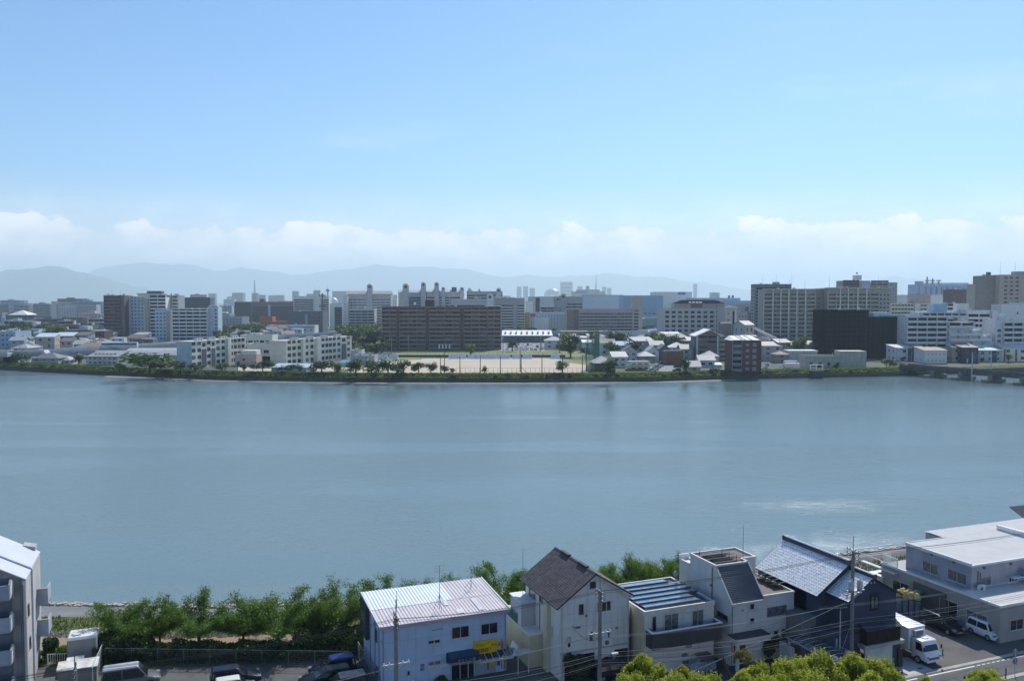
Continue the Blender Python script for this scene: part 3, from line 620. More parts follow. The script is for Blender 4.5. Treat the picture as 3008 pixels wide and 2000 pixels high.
b.bands('front', .3, b.W-.3, 10, 2.85, .5, LGREY, out=.7); towers(b, [(1430,1449,862)], WHITE); MB().sweep([(b.W*.5,b.H),(b.W*.56,b.H+4),(b.W*.62,b.H)], -1, 4, 'y').build('dormer', LGREY, b.root)
b = Blk('apartment_slab', 'far stepped slab with spiky roofline above the long lower slab', 'apartment block', 1371, 1476, 857, 1000, 0, 14, MGREY); b.bands('front', .3, b.W-.3, 14, 2.85, .5, LGREY, out=.7)
towers(b, [(1458,1472,846)]); MB().sweep([(0,b.H),(3,b.H+5),(8,b.H)], 0, 4, 'y').sweep([(b.W*.3,b.H),(b.W*.35,b.H+4),(b.W*.4,b.H)], 0, 4, 'y').build('dormer', LGREY, b.root)
b = Blk('apartment_slab', 'grey banded block right behind the end of the brown slab', 'apartment block', 1455, 1541, 877, 900, 0, 16, MGREY); b.bands('front', .3, b.W*.6, 10, 2.85, .5, WHITE, out=.8); b.bands('front', b.W*.75, b.W-.3, 10, 2.85, .5, WHITE, out=.8)
b.box('roof_trim', CAPT, -.5, b.W*.7, -1, 2, b.H, b.H+1)
b = Blk('apartment_slab', 'block with a dark brown vertical panel behind the striped shop', 'apartment block', 1545, 1628, 886, 860, 0, 16, LGREY); b.bands('front', b.W*.52, b.W-.3, 8, 2.85, 4, MGREY, out=.8); b.box('panel', DBROWN, b.W*.34, b.W*.48, -.5, 0, 0, b.H+4); b.box('end_panel', CREAM, .2, b.W*.25, -.4, 0, 0, b.H)
b = Blk('apartment_slab', 'grey stepped flats with arched roof parts beside the pale blue warehouse', 'apartment block', 1627, 1712, 873, 880, 0, 16, MGREY); b.bands('front', b.W*.42, b.W-.3, 9, 2.85, 5, LGREY, out=.8); towers(b, [(1630,1644,872),(1646,1662,863)], MGREY)
b = Blk('warehouse', 'long pale warehouse roof stretching behind the stepped flats', 'warehouse', 1555, 1716, 872, 1300, 0, 40, PBLUE)
b = Blk('warehouse', 'pale blue wide warehouse with dark line along its roof', 'warehouse', 1713, 1830, 868, 1150, 0, 40, PBLUE); b.box('roof_line', BLUEW, -.5, b.W+.5, -.4, .0, b.H-.4, b.H+.8)
b = Blk('warehouse', 'mid blue warehouse behind the stair tower of the long brown flats', 'warehouse', 1831, 1948, 869, 1000, 0, 40, BLUEW); b.windows('front', 3, b.W-3, 8, [6,18], 3, 1.4)
b = Blk('terminal', 'cream stepped terminal building on the skyline left of the thin tower', 'building', 1683, 1777, 857, 1500, 0, 40, CREAM); b.box('upper_deck', WHITE, 8, b.W*.85, 4, 30, b.H, b.H+4); b.box('funnel', CREAM, b.W*.42, b.W*.52, 5, 12, b.H+4, b.H+10); b.box('roof_line', BLUEW, 2, b.W*.4, -.5, 0, b.H-1.5, b.H)
b = Blk('shop_block', 'green and white striped shop block with an orange end wall', 'store', 1541, 1665, 919, 800, 0, 30, PBLUE)
for i in range(26): b.box('stripe', mat('green_stripe', (.16,.30,.30)) if i % 2 else MGREY, b.W*.12 + i*(b.W*.88/26), b.W*.12 + (i+.55)*(b.W*.88/26), -.15, 0, .5, b.H-1)
b.box('end_panel', ORANGE if 0 else mat('ochre', (.38,.24,.09)), 0, b.W*.11, -.3, 0, 0, b.H); b.box('sign', mat('sign_red', (.5,.03,.03)), b.W*.13, b.W*.26, -.4, -.16, b.H-3.2, b.H-.9)
# white ship like machinery in front of the striped shop
b = Blk('works_building', 'small white works structure with open steel frames before the striped shop', 'building', 1570, 1612, 935, 770, 0, 8, WHITE)
for i in range(5): b.box('post', WHITE, 1+i*2.6, 1.3+i*2.6, 1, 1.4, b.H, b.H+3)
b.box('beam', WHITE, .5, b.W-.5, 1, 1.4, b.H+2.8, b.H+3.1)
# --- long brown flats right of the field
b = Blk('long_flats', 'long brown grey flats with seven balcony rows and a tall stair tower', 'apartment block', 1665, 1858, 909, 750, 3, 14, TAN)
b.balconies('front', b.xat(1700), b.W-.5, 8, 2.85, .5, MGREY, 7, out=1.3); b.box('end_panel', mat('flat_brown', (.22,.19,.18)), 0, b.xat(1684), -1.5, 0, 0, b.H); b.box('end_panel', BROWN, b.xat(1684)+.01, b.xat(1699), -1.4, 0, 0, b.H)
b = Blk('stair_tower', 'tall tan stair tower with dark landings right of the long brown flats', 'tower', 1858, 1888, 874, 752, 0, 10, TAN); b.windows('front', .6, b.W*.7, 1, [1+2.85*k for k in range(9)], 4, 1.7, fm=MGREY)
viaduct('noise_walled_viaduct', 'pale grey noise walled viaduct passing before the long flats', [(D(p, 980, y).x, y) for p, y in ((1475,735),(1560,725),(1665,700),(1790,705),(1890,735),(1960,800))], 7, 11, 3.4, PBLUE)
viaduct('green_walled_viaduct', 'distant viaduct with green noise walls left of the hospital', [(D(p, 930, y).x, y) for p, y in ((1880,840),(1945,880),(2010,960))], 16, 11, 7, mat('green_grey', (.26,.36,.36)))
# --- warehouses and houses behind the field
b = house(1476, 1622, 1006, 986, 'shed', 3.4, 0, 26, DGREY, WROOF, 'long warehouse with white metal roof and grey walls beyond the field', name='warehouse', nwin=8, fl=1, group='buildings behind the sports field', cat='warehouse')
for i in range(9): b.box('skylight', LGREY, 2+i*4.4, 3+i*4.4, 6, 20, b.H+1.6, b.H+3.1)
b = Blk('warehouse', 'dark long low warehouse roofs joining the white one', 'warehouse', 1650, 1800, 975, 690, 0, 30, TAN, roofm=BRROOF, group='buildings behind the sports field')
house(1600, 1654, 1024, 1000, 'hip', 2.6, 0, 11, WHITE, KAWL, 'white two storey house with hipped grey roof beyond the field', nwin=2)
house(1660, 1700, 1030, 1010, 'hip', 2.2, 10, 10, TAN, BRROOF, 'tan house with wide brown hipped roof half hidden by the round tree')
house(1712, 1740, 1035, 1006, 'shed', 1.4, 0, 8, WHITE, WROOF, 'narrow white house beside the green ball nets', nwin=1)
house(1738, 1766, 1032, 1022, 'gable', 1.6, 0, 9, LGREY, WROOF, 'low house with white roof behind the green ball nets', fl=1)
# --- hospital
b = Blk('hospital', 'pale grey hospital with nine columns of windows and dark hipped top', 'hospital', 1942, 2131, 908, 667, 0, 18, mat('hosp_wall', (.54,.52,.50), streak=.2, var=.06))
x0, x1 = b.xat(1950), b.xat(2118)
b.windows('front', x0, x1, 9, [b.H-3.4-3.6*k for k in range(6)], 3.0, 2.0, fm=mat('hosp_frame', (.22,.22,.23)), mull=2)
b.box('upper_floor', TAN, b.xat(1981), b.xat(2130), 2, 16, b.H, b.H+4.4); b.box('loggia', FRAME_D, b.xat(2030), b.xat(2064), 1.9, 2.0, b.H+1, b.H+4)
u0, u1 = b.xat(1984), b.xat(2132); z_ = b.H+4.4; rt = D(2050, 881, 669).z
MB().poly([(u0,1,z_),(u1,1,z_),(u1-7,8,rt),(u0+6,8,rt)]).poly([(u1,1,z_),(u1,17,z_),(u1-7,10,rt),(u1-7,8,rt)]).poly([(u1,17,z_),(u0,17,z_),(u0+6,10,rt),(u1-7,10,rt)]).poly([(u0,17,z_),(u0,1,z_),(u0+6,8,rt),(u0+6,10,rt)]).poly([(u0+6,8,rt),(u1-7,8,rt),(u1-7,10,rt),(u0+6,10,rt)]).build('roof_crown', mat('crown_dark', (.018,.02,.024), rough=1, spec=0), b.root)
def text_mesh(txt, size, m, parent, loc, rot, name='lettering', ext=.02, sx=1.0):
    cu = bpy.data.curves.new(name, 'FONT'); cu.body = txt; cu.size = size; cu.extrude = ext; cu.align_x = 'LEFT'; cu.resolution_u = 2
    ob = bpy.data.objects.new('tmp', cu); C.objects.link(ob)
    me = ob.to_mesh().copy(); me.name = name; bpy.data.objects.remove(ob); bpy.data.curves.remove(cu)
    me.materials.clear(); me.materials.append(m)
    o = newobj(name, me, parent, loc); o.rotation_euler = rot; o.scale = (sx, 1, 1); return o
tilt = math.atan2(rt - z_, 7)
for i, ch in enumerate('貝塚病院'):
    text_mesh(ch, 2.4, mat('sign_white', (.8,.8,.78)), b.root, (b.xat(2023)+i*2.75, 1.4, z_+.55), (tilt, 0, 0), name='roof_letter', ext=.06)
b.windows('front', b.xat(2100), b.xat(2118), 2, [b.H+1.8], .9, 1.2)
b = Blk('hospital_wing', 'grey hospital wing with a white roof edge and a slit of glass', 'hospital', 2131, 2165, 905, 650, 8, 18, mat('hosp_wall')); b.box('slit', GLASS, b.W*.62, b.W*.78, -.06, .03, 3, b.H-2.5); b.box('fin', WHITE, b.W*.8, b.W*.9, -.4, 0, 0, b.H); b.box('roof_slab', WROOF, b.W*.2, b.W, -1, 4, b.H+.1, b.H+1.2); b.windows('front', .5, b.W*.5, 1, [8,13,18,23], 1.4, 1.3)
b = Blk('flats_annex', 'stepped grey annex between the hospital and the dark blue flats', 'building', 2166, 2196, 918, 690, 0, 14, MGREY); b.windows('front', .5, b.W-.5, 3, [4,8,12,16,20], 1.2, 1.2)
b = Blk('shop_block', 'brown store with a blue sign panel behind the hospital', 'store', 2160, 2218, 896, 900, 0, 20, TAN); b.box('sign', mat('sign_blue', (.05,.10,.35)), b.W*.5, b.W*.66, -.3, 0, b.H-9, b.H-2)
# --- gabled brown flats, brick flats
b = Blk('gabled_flats', 'grey brown five storey flats under a pale gabled roof', 'apartment block', 2046, 2110, 987, 470, 0, 15, BROWN, wall=False)
H = b.H; W_ = b.W
MB().box(0,W_,0,15,0,H).build('wall', mat('gf_wall', (.17,.15,.155), streak=.2), b.root); MB().sweep([(0,H),(W_*.62,H+3.3),(W_,H)], .05, 14.9, 'y').build('gable_wall', mat('gf_wall'), b.root)
MB().sweep([(-1,H-.4),(W_*.62,H+3.3),(W_+2,H-.6),(W_+2,H-.3),(W_*.62,H+3.7),(-1,H)], -.8, 15.5, 'y').build('roof', WROOF, b.root)
b.balconies('front', 1.4, W_-1, 5, 2.8, .6, mat('gf_wall'), 2, out=.7); b.box('corner_post', LGREY, -.1, .8, -.8, 0, 0, H); b.box('corner_post', LGREY, W_-.8, W_+.1, -.8, 0, 0, H)
b = Blk('stair_tower', 'tall narrow brown stair tower behind the gabled flats', 'tower', 2120, 2149, 950, 486, 0, 8, mat('gf_wall')); b.box('roof_slab', WROOF, -.3, b.W+.3, -.3, 2, b.H, b.H+.5)
b = Blk('flats_wing', 'balcony wing joining the gabled flats to their stair tower', 'apartment block', 2110, 2140, 990, 478, 0, 12, TAN); b.balconies('front', .3, b.W-.2, 5, 2.7, .4, TAN, 1, out=1.6)
b = Blk('brick_flats', 'red brick five storey flats right on the levee with white roof', 'apartment block', 2150, 2229, 1000, 387, 0, 12, REDB, wall=False)
W_, H = b.W, b.H; MB().box(0,W_,0,13,0,H).build('wall', REDB, b.root)
MB().hexa([(-.3,-.2,H),(W_+.2,-.2,H),(W_+.2,13,H),(-.3,13,H)],[(.8,-.2,H+.25),(W_+.2,-.2,H+.25),(W_-.6,13,H+1.7),(2,13,H+1.7)]).build('roof', WROOF, b.root)
for q in (.35,.48,.72): MB().hexa([(W_*q,0,H+.26),(W_*q+.5,0,H+.26),(W_*q+.35,12.6,H+1.66),(W_*q-.2,12.6,H+1.66)],[(W_*q,0,H+.5),(W_*q+.5,0,H+.5),(W_*q+.35,12.6,H+1.95),(W_*q-.2,12.6,H+1.95)]).build('roof_rib', MGREY, b.root)
x_ = W_*.36; b.balconies('front', .2, x_, 5, 2.75, 1.2, mat('glass_panel', (.15,.20,.23), rough=.3), 1, out=1.0)
for k in range(5):
    z0 = 1.4 + 2.75*k
    b.put(winmesh(1.5,1.1,FRAME,mat('curtain', (.17,.19,.22))), 'window', 'front', W_*.52, z0+.3, .01); b.put(winmesh(1.6,1.5,FRAME,mat('curtain')), 'window', 'front', W_*.78, z0+.1, .01)
    b.box('floor_band', DBROWN, x_+.2, W_, -.05, 0, z0-.9, z0-.7)
b.balconies('right', 1, 12, 5, 2.75, 1.2, REDB, 3, out=1.6)
house(2240, 2300, 1060, 1017, 'flat', 0, 0, 10, LILAC, ROOFG, 'lilac three storey house with balcony bands', nwin=2, fl=3)
house(2278, 2318, 1066, 1041, 'hip', 1.8, 0, 8, mat('beigegrey', (.30,.28,.26)), BRROOF, 'small grey house with tan hipped roof', nwin=1)
b = Blk('works_building', 'long low beige works building behind three small trees', 'building', 2364, 2545, 1047, 412, -1.5, 9, mat('works', (.38,.38,.33), streak=.5)); b.windows('front', 1, b.W*.75, 5, [1.8], 1.4, 1.6, fm=FRAME_D)
b.box('upper_block', mat('works'), b.W*.58, b.W, -.15, 9, 0, b.H+2.6); b.windows('front', b.W*.85, b.W-1, 1, [3.2], 2.4, 1.1)
# --- tall cream flats (three wings) and dark blue flats behind
CF = mat('cream_frame', (.60,.60,.54), streak=.2); CFD = mat('cream_wall_dark', (.36,.34,.30), streak=.2)
b = Blk('tall_flats', 'fourteen storey flats with tall cream uprights, left wing', 'apartment block', 2243, 2395, 852, 604, 0, 14, CFD)
n = 14; fh = b.H/n
b.balconies('front', .2, b.W-.2, 13, fh, 1.0, CFD, 6, out=1.3, finm=CF)
for px in (2267, 2290, 2313, 2337, 2362): x_ = b.xat(px); b.box('upright', CF, x_-.45, x_+.45, -1.75, -1.42, 0, b.H+.3)
b.box('roof_trim', CF, -.2, b.W+.2, -1.75, 0, b.H+.32, b.H+.9)
for x_ in (8, 20, 31): b.antenna(x_, 5, b.H, 8)
b = Blk('tall_flats', 'recessed pinkish middle part of the fourteen storey flats', 'apartment block', 2396, 2431, 852, 612, 0, 12, mat('pinkgrey', (.30,.25,.24), streak=.2)); b.windows('front', .5, b.W-.5, 2, [2+fh*k for k in range(13)], 1.8, 1.4)
b = Blk('tall_flats', 'fourteen storey flats with tall cream uprights, right wing', 'apartment block', 2431, 2616, 848, 604, 0, 14, CFD)
b.balconies('front', .2, b.xat(2578), 13, fh, 1.0, CFD, 6, out=1.3, finm=CF)
for px in (2464, 2487, 2515, 2541): x_ = b.xat(px); b.box('upright', CF, x_-.45, x_+.45, -1.75, -1.42, 0, b.H+.3)
b.box('roof_trim', CF, -.2, b.W+.2, -1.75, 0, b.H+.32, b.H+.9); b.windows('front', b.xat(2580), b.W-.3, 3, [1.6+fh*k for k in range(13)], 1.6, 1.5)
for x_ in (3, 26, 38): b.antenna(x_, 5, b.H, 9)
b = Blk('blue_flats', 'dark blue grey flats rising behind the left wing of the tall flats', 'apartment block', 2219, 2325, 836, 760, 0, 14, DGREY); b.bands('front', .5, b.W-.5, 15, 2.95, 1, mat('bluegrey', (.18,.21,.25)), out=.6); b.windows('left', 1, 13, 2, [2+2.95*k for k in range(15)], 1.5, 1.8, gm=WHITE)
for x_ in (8, 20, 34): b.antenna(x_, 5, b.H, 10)
b.box('penthouse', MGREY, b.W*.55, b.W*.7, 3, 9, b.H, b.H+2.5)
b = Blk('rear_tower', 'rear tower crowned by a small white lettered water box', 'tower', 2475, 2556, 826, 820, 0, 16, MGREY); b.bands('front', .3, b.W*.6, 18, 2.9, 1, BROWN, out=.6); b.box('sign_box', WHITE, b.xat(2511), b.xat(2530), 2, 8, b.H+1.5, b.H+5.8)
b.box('panel', BLUEW, b.W*.68, b.W, -.5, 0, 0, b.H-1); b.antenna(b.xat(2520), 5, b.H+5.8, 4)
for q in (2512, 2528): b.box('post', STEEL, b.xat(q), b.xat(q)+.5, 4, 4.5, b.H, b.H+1.5)
MB().lathe([(0,-1),(.9,-.6),(1.1,0),(.9,.6),(0,1)], (b.xat(2520), 5, b.H+8), 8).build('finial', STEEL, b.root)
b = Blk('rear_tower', 'lower pale rear tower with a grid of small windows', 'tower', 2557, 2636, 831, 830, 0, 16, MGREY); b.bands('front', .3, b.W*.66, 18, 2.9, 1, TAN, out=.6); b.windows('front', b.W*.72, b.W-.5, 3, [2+2.9*k for k in range(17)], 1.1, 1.1); b.box('panel', mat('sign_blue'), b.W*.78, b.W*.98, -.3, 0, 14, 24)
# --- black netted block
b = Blk('netted_block', 'block wrapped from top to bottom in black scaffold netting', 'building', 2424, 2552, 913, 488, 0, 20, NET, roofm=DGREY); 
for i in range(9): b.box('net_seam', mat('net_seam', (.010,.012,.018)), b.W*(i+.5)/9, b.W*(i+.5)/9+.12, -.12, 0, 0, b.H)
for k in range(9): b.box('net_hem', mat('net_seam'), .1, b.W-.1, -.08, 0, 2.9*k+2.5, 2.9*k+2.6)
b = Blk('netted_block', 'lower right part of the black netted block with green sheet on top', 'building', 2552, 2663, 933, 490, 0, 20, NET, roofm=DGREY); b.box('green_sheet', mat('green_sheet', (.10,.30,.26)), b.W*.3, b.W, .5, 1.2, b.H, b.H+1.3)
for i in range(8): b.box('net_seam', mat('net_seam'), b.W*(i+.5)/8, b.W*(i+.5)/8+.12, -.12, 0, 0, b.H)
b.box('roof_room', PBLUE, b.W*.18, b.W*.65, 3, 12, b.H, b.H+3)
# --- terraced white flats
TW = mat('terrace_white', (.60,.62,.63), streak=.25)
b = Blk('terraced_flats', 'white terraced flats stepping down towards the right', 'apartment block', 2664, 2780, 932, 478, 0, 16, TW)
fh = 2.95; n = 8
b.bands('front', 0, b.W, 8, fh, .2, TW, h=1.35, out=1.5)
b.box('blue_core', BLUEW, b.xat(2752), b.xat(2790), 4, 12, b.H, b.H+7.5)
zt = D(2800, 916, 482).z
x0 = 2705
for i, (p0, p1, yt) in enumerate(((2705, 2835, 916), (2780, 2857, 948), (2780, 2880, 970), (2780, 2905, 986), (2780, 2920, 1004))):
    zz = D(2800, yt, 478).z; xa, xb = b.xat(p0), b.xat(p1)
    b.box('terrace_block', TW, xa, xb, .3-.3*i if i else 2, 14-.4*i, max(zz-fh*(2.2 if i else 1.2), 0) if i < 4 else 0, zz)
    if i: b.bands('front', b.xat(2782), xb, 1, fh, max(zz-fh, .2), TW, h=1.35, out=2.0+.3*i)
    b.box('terrace_rail', TW, xb-.3, xb, -1.2, 8, zz, zz+1.0)
b.balconies('front', b.xat(2707), b.xat(2835), 1, fh, D(2800,932,478).z, TW, 6, out=1.2)
b.box('water_tower', WHITE, b.xat(2827), b.xat(2848), 6, 11, b.H-2, D(2830,891,484).z); 
b = Blk('terraced_flats', 'rear right wing of the white terraced flats with long balconies', 'apartment block', 2842, 2925, 914, 505, 0, 14, TW); b.bands('front', 0, b.W*.78, 8, 2.95, 1.8, TW, h=1.3, out=1.2); b.box('stair_core', LGREY, b.W*.8, b.W, -2.4, 0, 0, b.H); b.windows('front', b.W*.81, b.W-.2, 1, [1.5+2.95*k for k in range(8)], 2, 1.8)
b = Blk('white_flats', 'white flats with wide balconies at the right edge', 'apartment block', 2926, 3060, 943, 478, 0, 14, TW); b.bands('front', b.xat(2945), b.W, 7, 2.95, .2, TW, h=1.3, out=1.4); b.box('roof_room', TW, b.xat(2946), b.xat(2965), 2, 8, b.H, b.H+3.6); b.windows('front', 0, b.xat(2944), 1, [1+2.95*k for k in range(6)], 2, 1.7)
b = Blk('cream_flats', 'cream flats with white air conditioners along every balcony', 'apartment block', 2616, 2760, 893, 620, 0, 14, CREAM); b.balconies('front', .5, b.W*.46, 11, 2.8, .4, CREAM, 7, out=1.0); b.balconies('front', b.W*.6, b.W-.5, 11, 2.8, .4, CREAM, 6, out=1.0)
b.box('stair_core', CREAM, b.W*.48, b.W*.58, -1.3, 0, 0, b.H+.5); b.box('lift_house', PINK, b.xat(2686), b.xat(2735), 2, 12, b.H, b.H+7.5)
b = Blk('cream_flats', 'short cream roof house right of the pink lift house', 'apartment block', 2761, 2846, 893, 625, 0, 14, CREAM); b.bands('front', .3, b.W*.5, 11, 2.8, .4, CREAM, out=.6)
b = Blk('tan_tower', 'tall tan tower block with three columns of windows', 'tower', 2937, 3070, 809, 620, 0, 18, TAN); b.windows('front', b.xat(2942), b.xat(2992), 3, [2+2.95*k for k in range(17)], 2.6, 1.5, mull=2)
for x_ in (3, 14, 24): b.antenna(x_, 5, b.H, 10)
b.box('roof_unit', MGREY, b.xat(2988), b.W, 2, 10, b.H, b.H+3)
b = Blk('tan_tower', 'darker tan wing with small windows left of the tall tan tower', 'tower', 2897, 2936, 811, 626, 0, 18, mat('tan2', (.28,.25,.22), streak=.2)); b.windows('front', b.xat(2914), b.xat(2932), 2, [2+2.95*k for k in range(16)], .7, .9); b.box('knob', DGREY, 2, 4.5, 2, 4, b.H, b.H+3)
b = Blk('stair_tower', 'narrow brown stair tower with roof masts beside the tan tower', 'tower', 2865, 2896, 836, 640, 0, 12, TAN); b.balconies('front', b.W*.4, b.W, 15, 2.9, 1, TAN, 1, out=1.2)
for i in range(6): b.antenna(1+i*1.3, 4, b.H, 4)
b = Blk('brown_flats', 'brown flats with stepped stair side below the tan tower', 'apartment block', 2796, 2877, 852, 700, 0, 14, BROWN); b.bands('front', b.W*.7, b.W-.3, 12, 2.9, 3, TAN, out=1); b.windows('front', 1, b.W*.66, 4, [4+2.9*k for k in range(12)], 1, 1)
# blue silo works on the skyline
b = Blk('silo_works', 'blue silo works with conveyor gear on the roof', 'factory', 2698, 2845, 836, 1500, 0, 40, BLUEW); 
for i in range(9): MB().cyl((6+i*9.4,-3,0),(6+i*9.4,-3,b.H-4),4.2,None,10).build('silo', BLUEW, b.root)
b.box('head_house', BLUEW, -1, 8, -2, 12, b.H, b.H+6)
for i, q in enumerate((2722, 2738, 2756)): MB().cyl((b.xat(q),3,b.H),(b.xat(q),3,b.H+14-i*3),2,1,6).box(b.xat(q)-4,b.xat(q)+4,2,4,b.H+6,b.H+8).build('conveyor_head', STEEL, b.root)
b.box('roof_rail', STEEL, 10, b.W, 0, 1, b.H+1, b.H+3)
b = Blk('warehouse', 'white warehouse with curved front edge behind the tall flats', 'warehouse', 2632, 2780, 868, 1250, 0, 40, WHITE); b.box('roof_line', WROOF, 0, b.W, -1, 3, b.H, b.H+1)
b = Blk('billboard_block', 'plain white block with a dark line of lettering near its top', 'building', 2942, 3070, 896, 560, 0, 12, WHITE); b.box('sign_panel', PBLUE, b.xat(2974), b.W, .3, 1, b.H+.5, b.H+1.6); b.windows('front', b.W*.25, b.W-1, 3, [b.H-6], 1, 1.4, fm=FRAME_D)
# far white warehouse with sign
b = Blk('warehouse', 'large white warehouse with a blue sign on the skyline', 'warehouse', 1925, 2033, 858, 1600, 0, 60, WHITE); b.box('sign', mat('sign_blue2', (.05,.12,.42)), b.xat(1990), b.xat(2012), -.6, 0, b.H-5, b.H-.4)
b = Blk('warehouse', 'low blue factory sheds between the hospital and the tall flats', 'factory', 2035, 2175, 876, 1500, 0, 60, BLUEW); b.box('ship_house', WHITE, b.xat(2090), b.xat(2114), 4, 20, b.H, b.H+10); b.antenna(b.xat(2100), 10, b.H+10, 9); b.box('stack', DGREY, b.xat(2140), b.xat(2145), 4, 8, b.H, b.H+5); b.box('stack', DGREY, b.xat(2151), b.xat(2156), 4, 8, b.H, b.H+5)
b = Blk('warehouse', 'long blue grey factory roof behind the hospital crown', 'factory', 2110, 2220, 884, 1300, 0, 60, BLUEW)
# --- skyline landmarks
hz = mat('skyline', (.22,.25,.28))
def sky_b(px0, px1, yt, Y, label, name='skyline_tower', m=None):
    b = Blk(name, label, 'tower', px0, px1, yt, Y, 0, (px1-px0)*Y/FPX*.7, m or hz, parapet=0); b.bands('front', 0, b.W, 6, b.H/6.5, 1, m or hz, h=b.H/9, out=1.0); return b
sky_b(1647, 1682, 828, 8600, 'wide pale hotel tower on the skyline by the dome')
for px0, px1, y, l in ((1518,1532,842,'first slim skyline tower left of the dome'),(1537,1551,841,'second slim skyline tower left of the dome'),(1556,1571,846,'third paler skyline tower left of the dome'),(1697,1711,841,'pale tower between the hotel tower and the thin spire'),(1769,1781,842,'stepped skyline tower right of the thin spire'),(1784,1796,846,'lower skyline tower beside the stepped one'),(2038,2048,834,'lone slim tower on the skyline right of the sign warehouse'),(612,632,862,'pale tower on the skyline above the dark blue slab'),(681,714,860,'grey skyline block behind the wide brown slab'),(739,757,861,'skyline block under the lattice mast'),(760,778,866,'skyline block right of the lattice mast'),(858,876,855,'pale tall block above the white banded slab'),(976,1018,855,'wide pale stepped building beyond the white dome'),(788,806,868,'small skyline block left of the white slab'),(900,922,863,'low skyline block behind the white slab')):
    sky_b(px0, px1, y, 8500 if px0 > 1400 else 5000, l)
t = thing('observation_tower', 'thin pointed observation tower on the skyline', 'tower', D(1751, 862, 8600)); t.location.z = 0; hh = D(1751,802,8600).z; MB().cyl((0,0,0),(0,0,hh*.62),15,11,3).build('shaft', hz, t); MB().cyl((0,0,hh*.62),(0,0,hh),6,1.2,5).build('mast', hz, t)
t = thing('lattice_mast', 'tall lattice mast on a skyline roof', 'mast', D(748, 861, 2650)); t.location.z = 0; hh = D(748,823,2650).z; mb = MB()
for sx, sy in ((-1,-1),(1,-1),(1,1),(-1,1)): mb.cyl((4*sx,4*sy,0),(.6*sx,.6*sy,hh),.7,.4,4)
for k in range(12): q = hh*k/12; s_ = 4-3.4*k/12; mb.box(-s_,s_,-s_,s_,q,q+.5)
mb.build('lattice', STEEL, t)
t = thing('harbour_tower', 'slim tower with round viewing deck on the skyline', 'tower', D(963, 880, 2500)); t.location.z = 0; hh = D(963,850,2500).z; MB().cyl((0,0,0),(0,0,hh),2.4,2,8).build('shaft', hz, t); MB().lathe([(2,0),(5.5,3),(5.5,7),(2,10)], (0,0,hh-8), 10).build('viewing_deck', hz, t); MB().cyl((0,0,hh),(0,0,hh+9),.6,.2,5).build('mast', STEEL, t)
def dome(px0, px1, yt, yb, Y, label, m, z0=0):
    P = D((px0+px1)/2, yb, Y); r = (px1-px0)/2*Y/FPX; zt = D(px0, yt, Y).z; zb = P.z
    t = thing('dome', label, 'dome', (P.x, Y, 0)); MB().cyl((0,0,0),(0,0,zb),r*.98,None,24).build('base', m, t)
    MB().lathe([(r*math.cos(a), zb+(zt-zb)*math.sin(a)) for a in [math.pi/2*i/8 for i in range(9)]][:-1]+[(.5,zt)], (0,0,0), 24).build('shell', m, t, smooth=True); return t
dome(966, 993, 874, 889, 1300, 'shining white storage dome beside the banded slab', mat('dome_white', (.7,.72,.74), rough=.3))
dome(1598, 1647, 847, 866, 8000, 'wide silver stadium dome on the skyline', mat('dome_silver', (.5,.48,.42), rough=.25, metal=.9))
# ================================================================ sports field
def quadG(name, pts, z, m): return struct(name, MB().poly([(*G(px, py).xy, z) for px, py in pts]), m)
quadG('sports_field_sand', [(1010,1098),(1722,1098),(1722,1060),(1600,1052),(1250,1053),(1105,1058),(1060,1070)], .012, sand)
lawn2 = mat('field_lawn', (.16,.19,.055), rough=.9, var=.2, scale=.08)
quadG('field_lawn', [(1130,1048),(1740,1048),(1740,1032),(1200,1028)], .008, lawn2)
quadG('field_lawn_patch', [(1120,1060),(1240,1056),(1230,1050),(1110,1050)], .02, lawn2)
quadG('field_lawn_patch', [(1650,1062),(1735,1074),(1735,1060),(1650,1056)], .02, lawn2)
quadG('levee_road', [(2300,1092),(2400,1094),(2400,1075),(2330,1072)], .016, mat('pinkish_lot', (.34,.29,.25), rough=.9))
quadG('school_yard', [(700,1090),(1000,1090),(1040,1078),(700,1076)], .010, sand)
quadG('parking_lot', [(1935,1091),(1980,1091),(1982,1073),(1942,1073)], .014, mat('lot_far', (.22,.22,.21), rough=.9))
quadG('parking_lot', [(1470,1032),(1600,1032),(1600,1008),(1470,1008)], .006, mat('lot_far'))
# far city ground: yards and roads between the roofs
P = [G(x, 1048) for x in (1126, 1660)]
dk = MB().box(P[0].x, P[1].x, P[0].y-2, P[0].y, 0, 1.2); dk.build('x', dark_wall).name = 'field_wall'; tag(bpy.data.objects['field_wall'], 'low dark wall between the sand field and the lawn behind it', 'wall')
# white tarp covered frames
tm = MB().hexa([(-3.6,-1.6,0),(3.6,-1.6,0),(3.9,1.6,0),(-3.3,1.6,0)],[(-3.5,-1.5,.1),(3.5,-1.5,.1),(3.5,1.2,2.4),(-2.9,1.2,2.4)]).mesh('tarp_cover', mat('tarp_white', (.68,.69,.72)))
for i, (px, w_) in enumerate(((1104,16),(1118,14),(1133,12),(1155,26),(1329,26),(1355,26),(1386,26),(1408,24),(1433,26),(1459,26),(1485,26),(1516,26),(1548,28),(1630,26))):
    P = G(px, 1054); o = newobj('tarp_cover', tm, None, P); o.scale = (w_/26*.75, .8, 1)
    tag(o, 'white tarp covered frame at the back of the sand field ' + ('near the school' if px < 1200 else 'before the brown slab' if px < 1475 else 'before the warehouse'), 'cover', 'white tarp covers on the sports field')
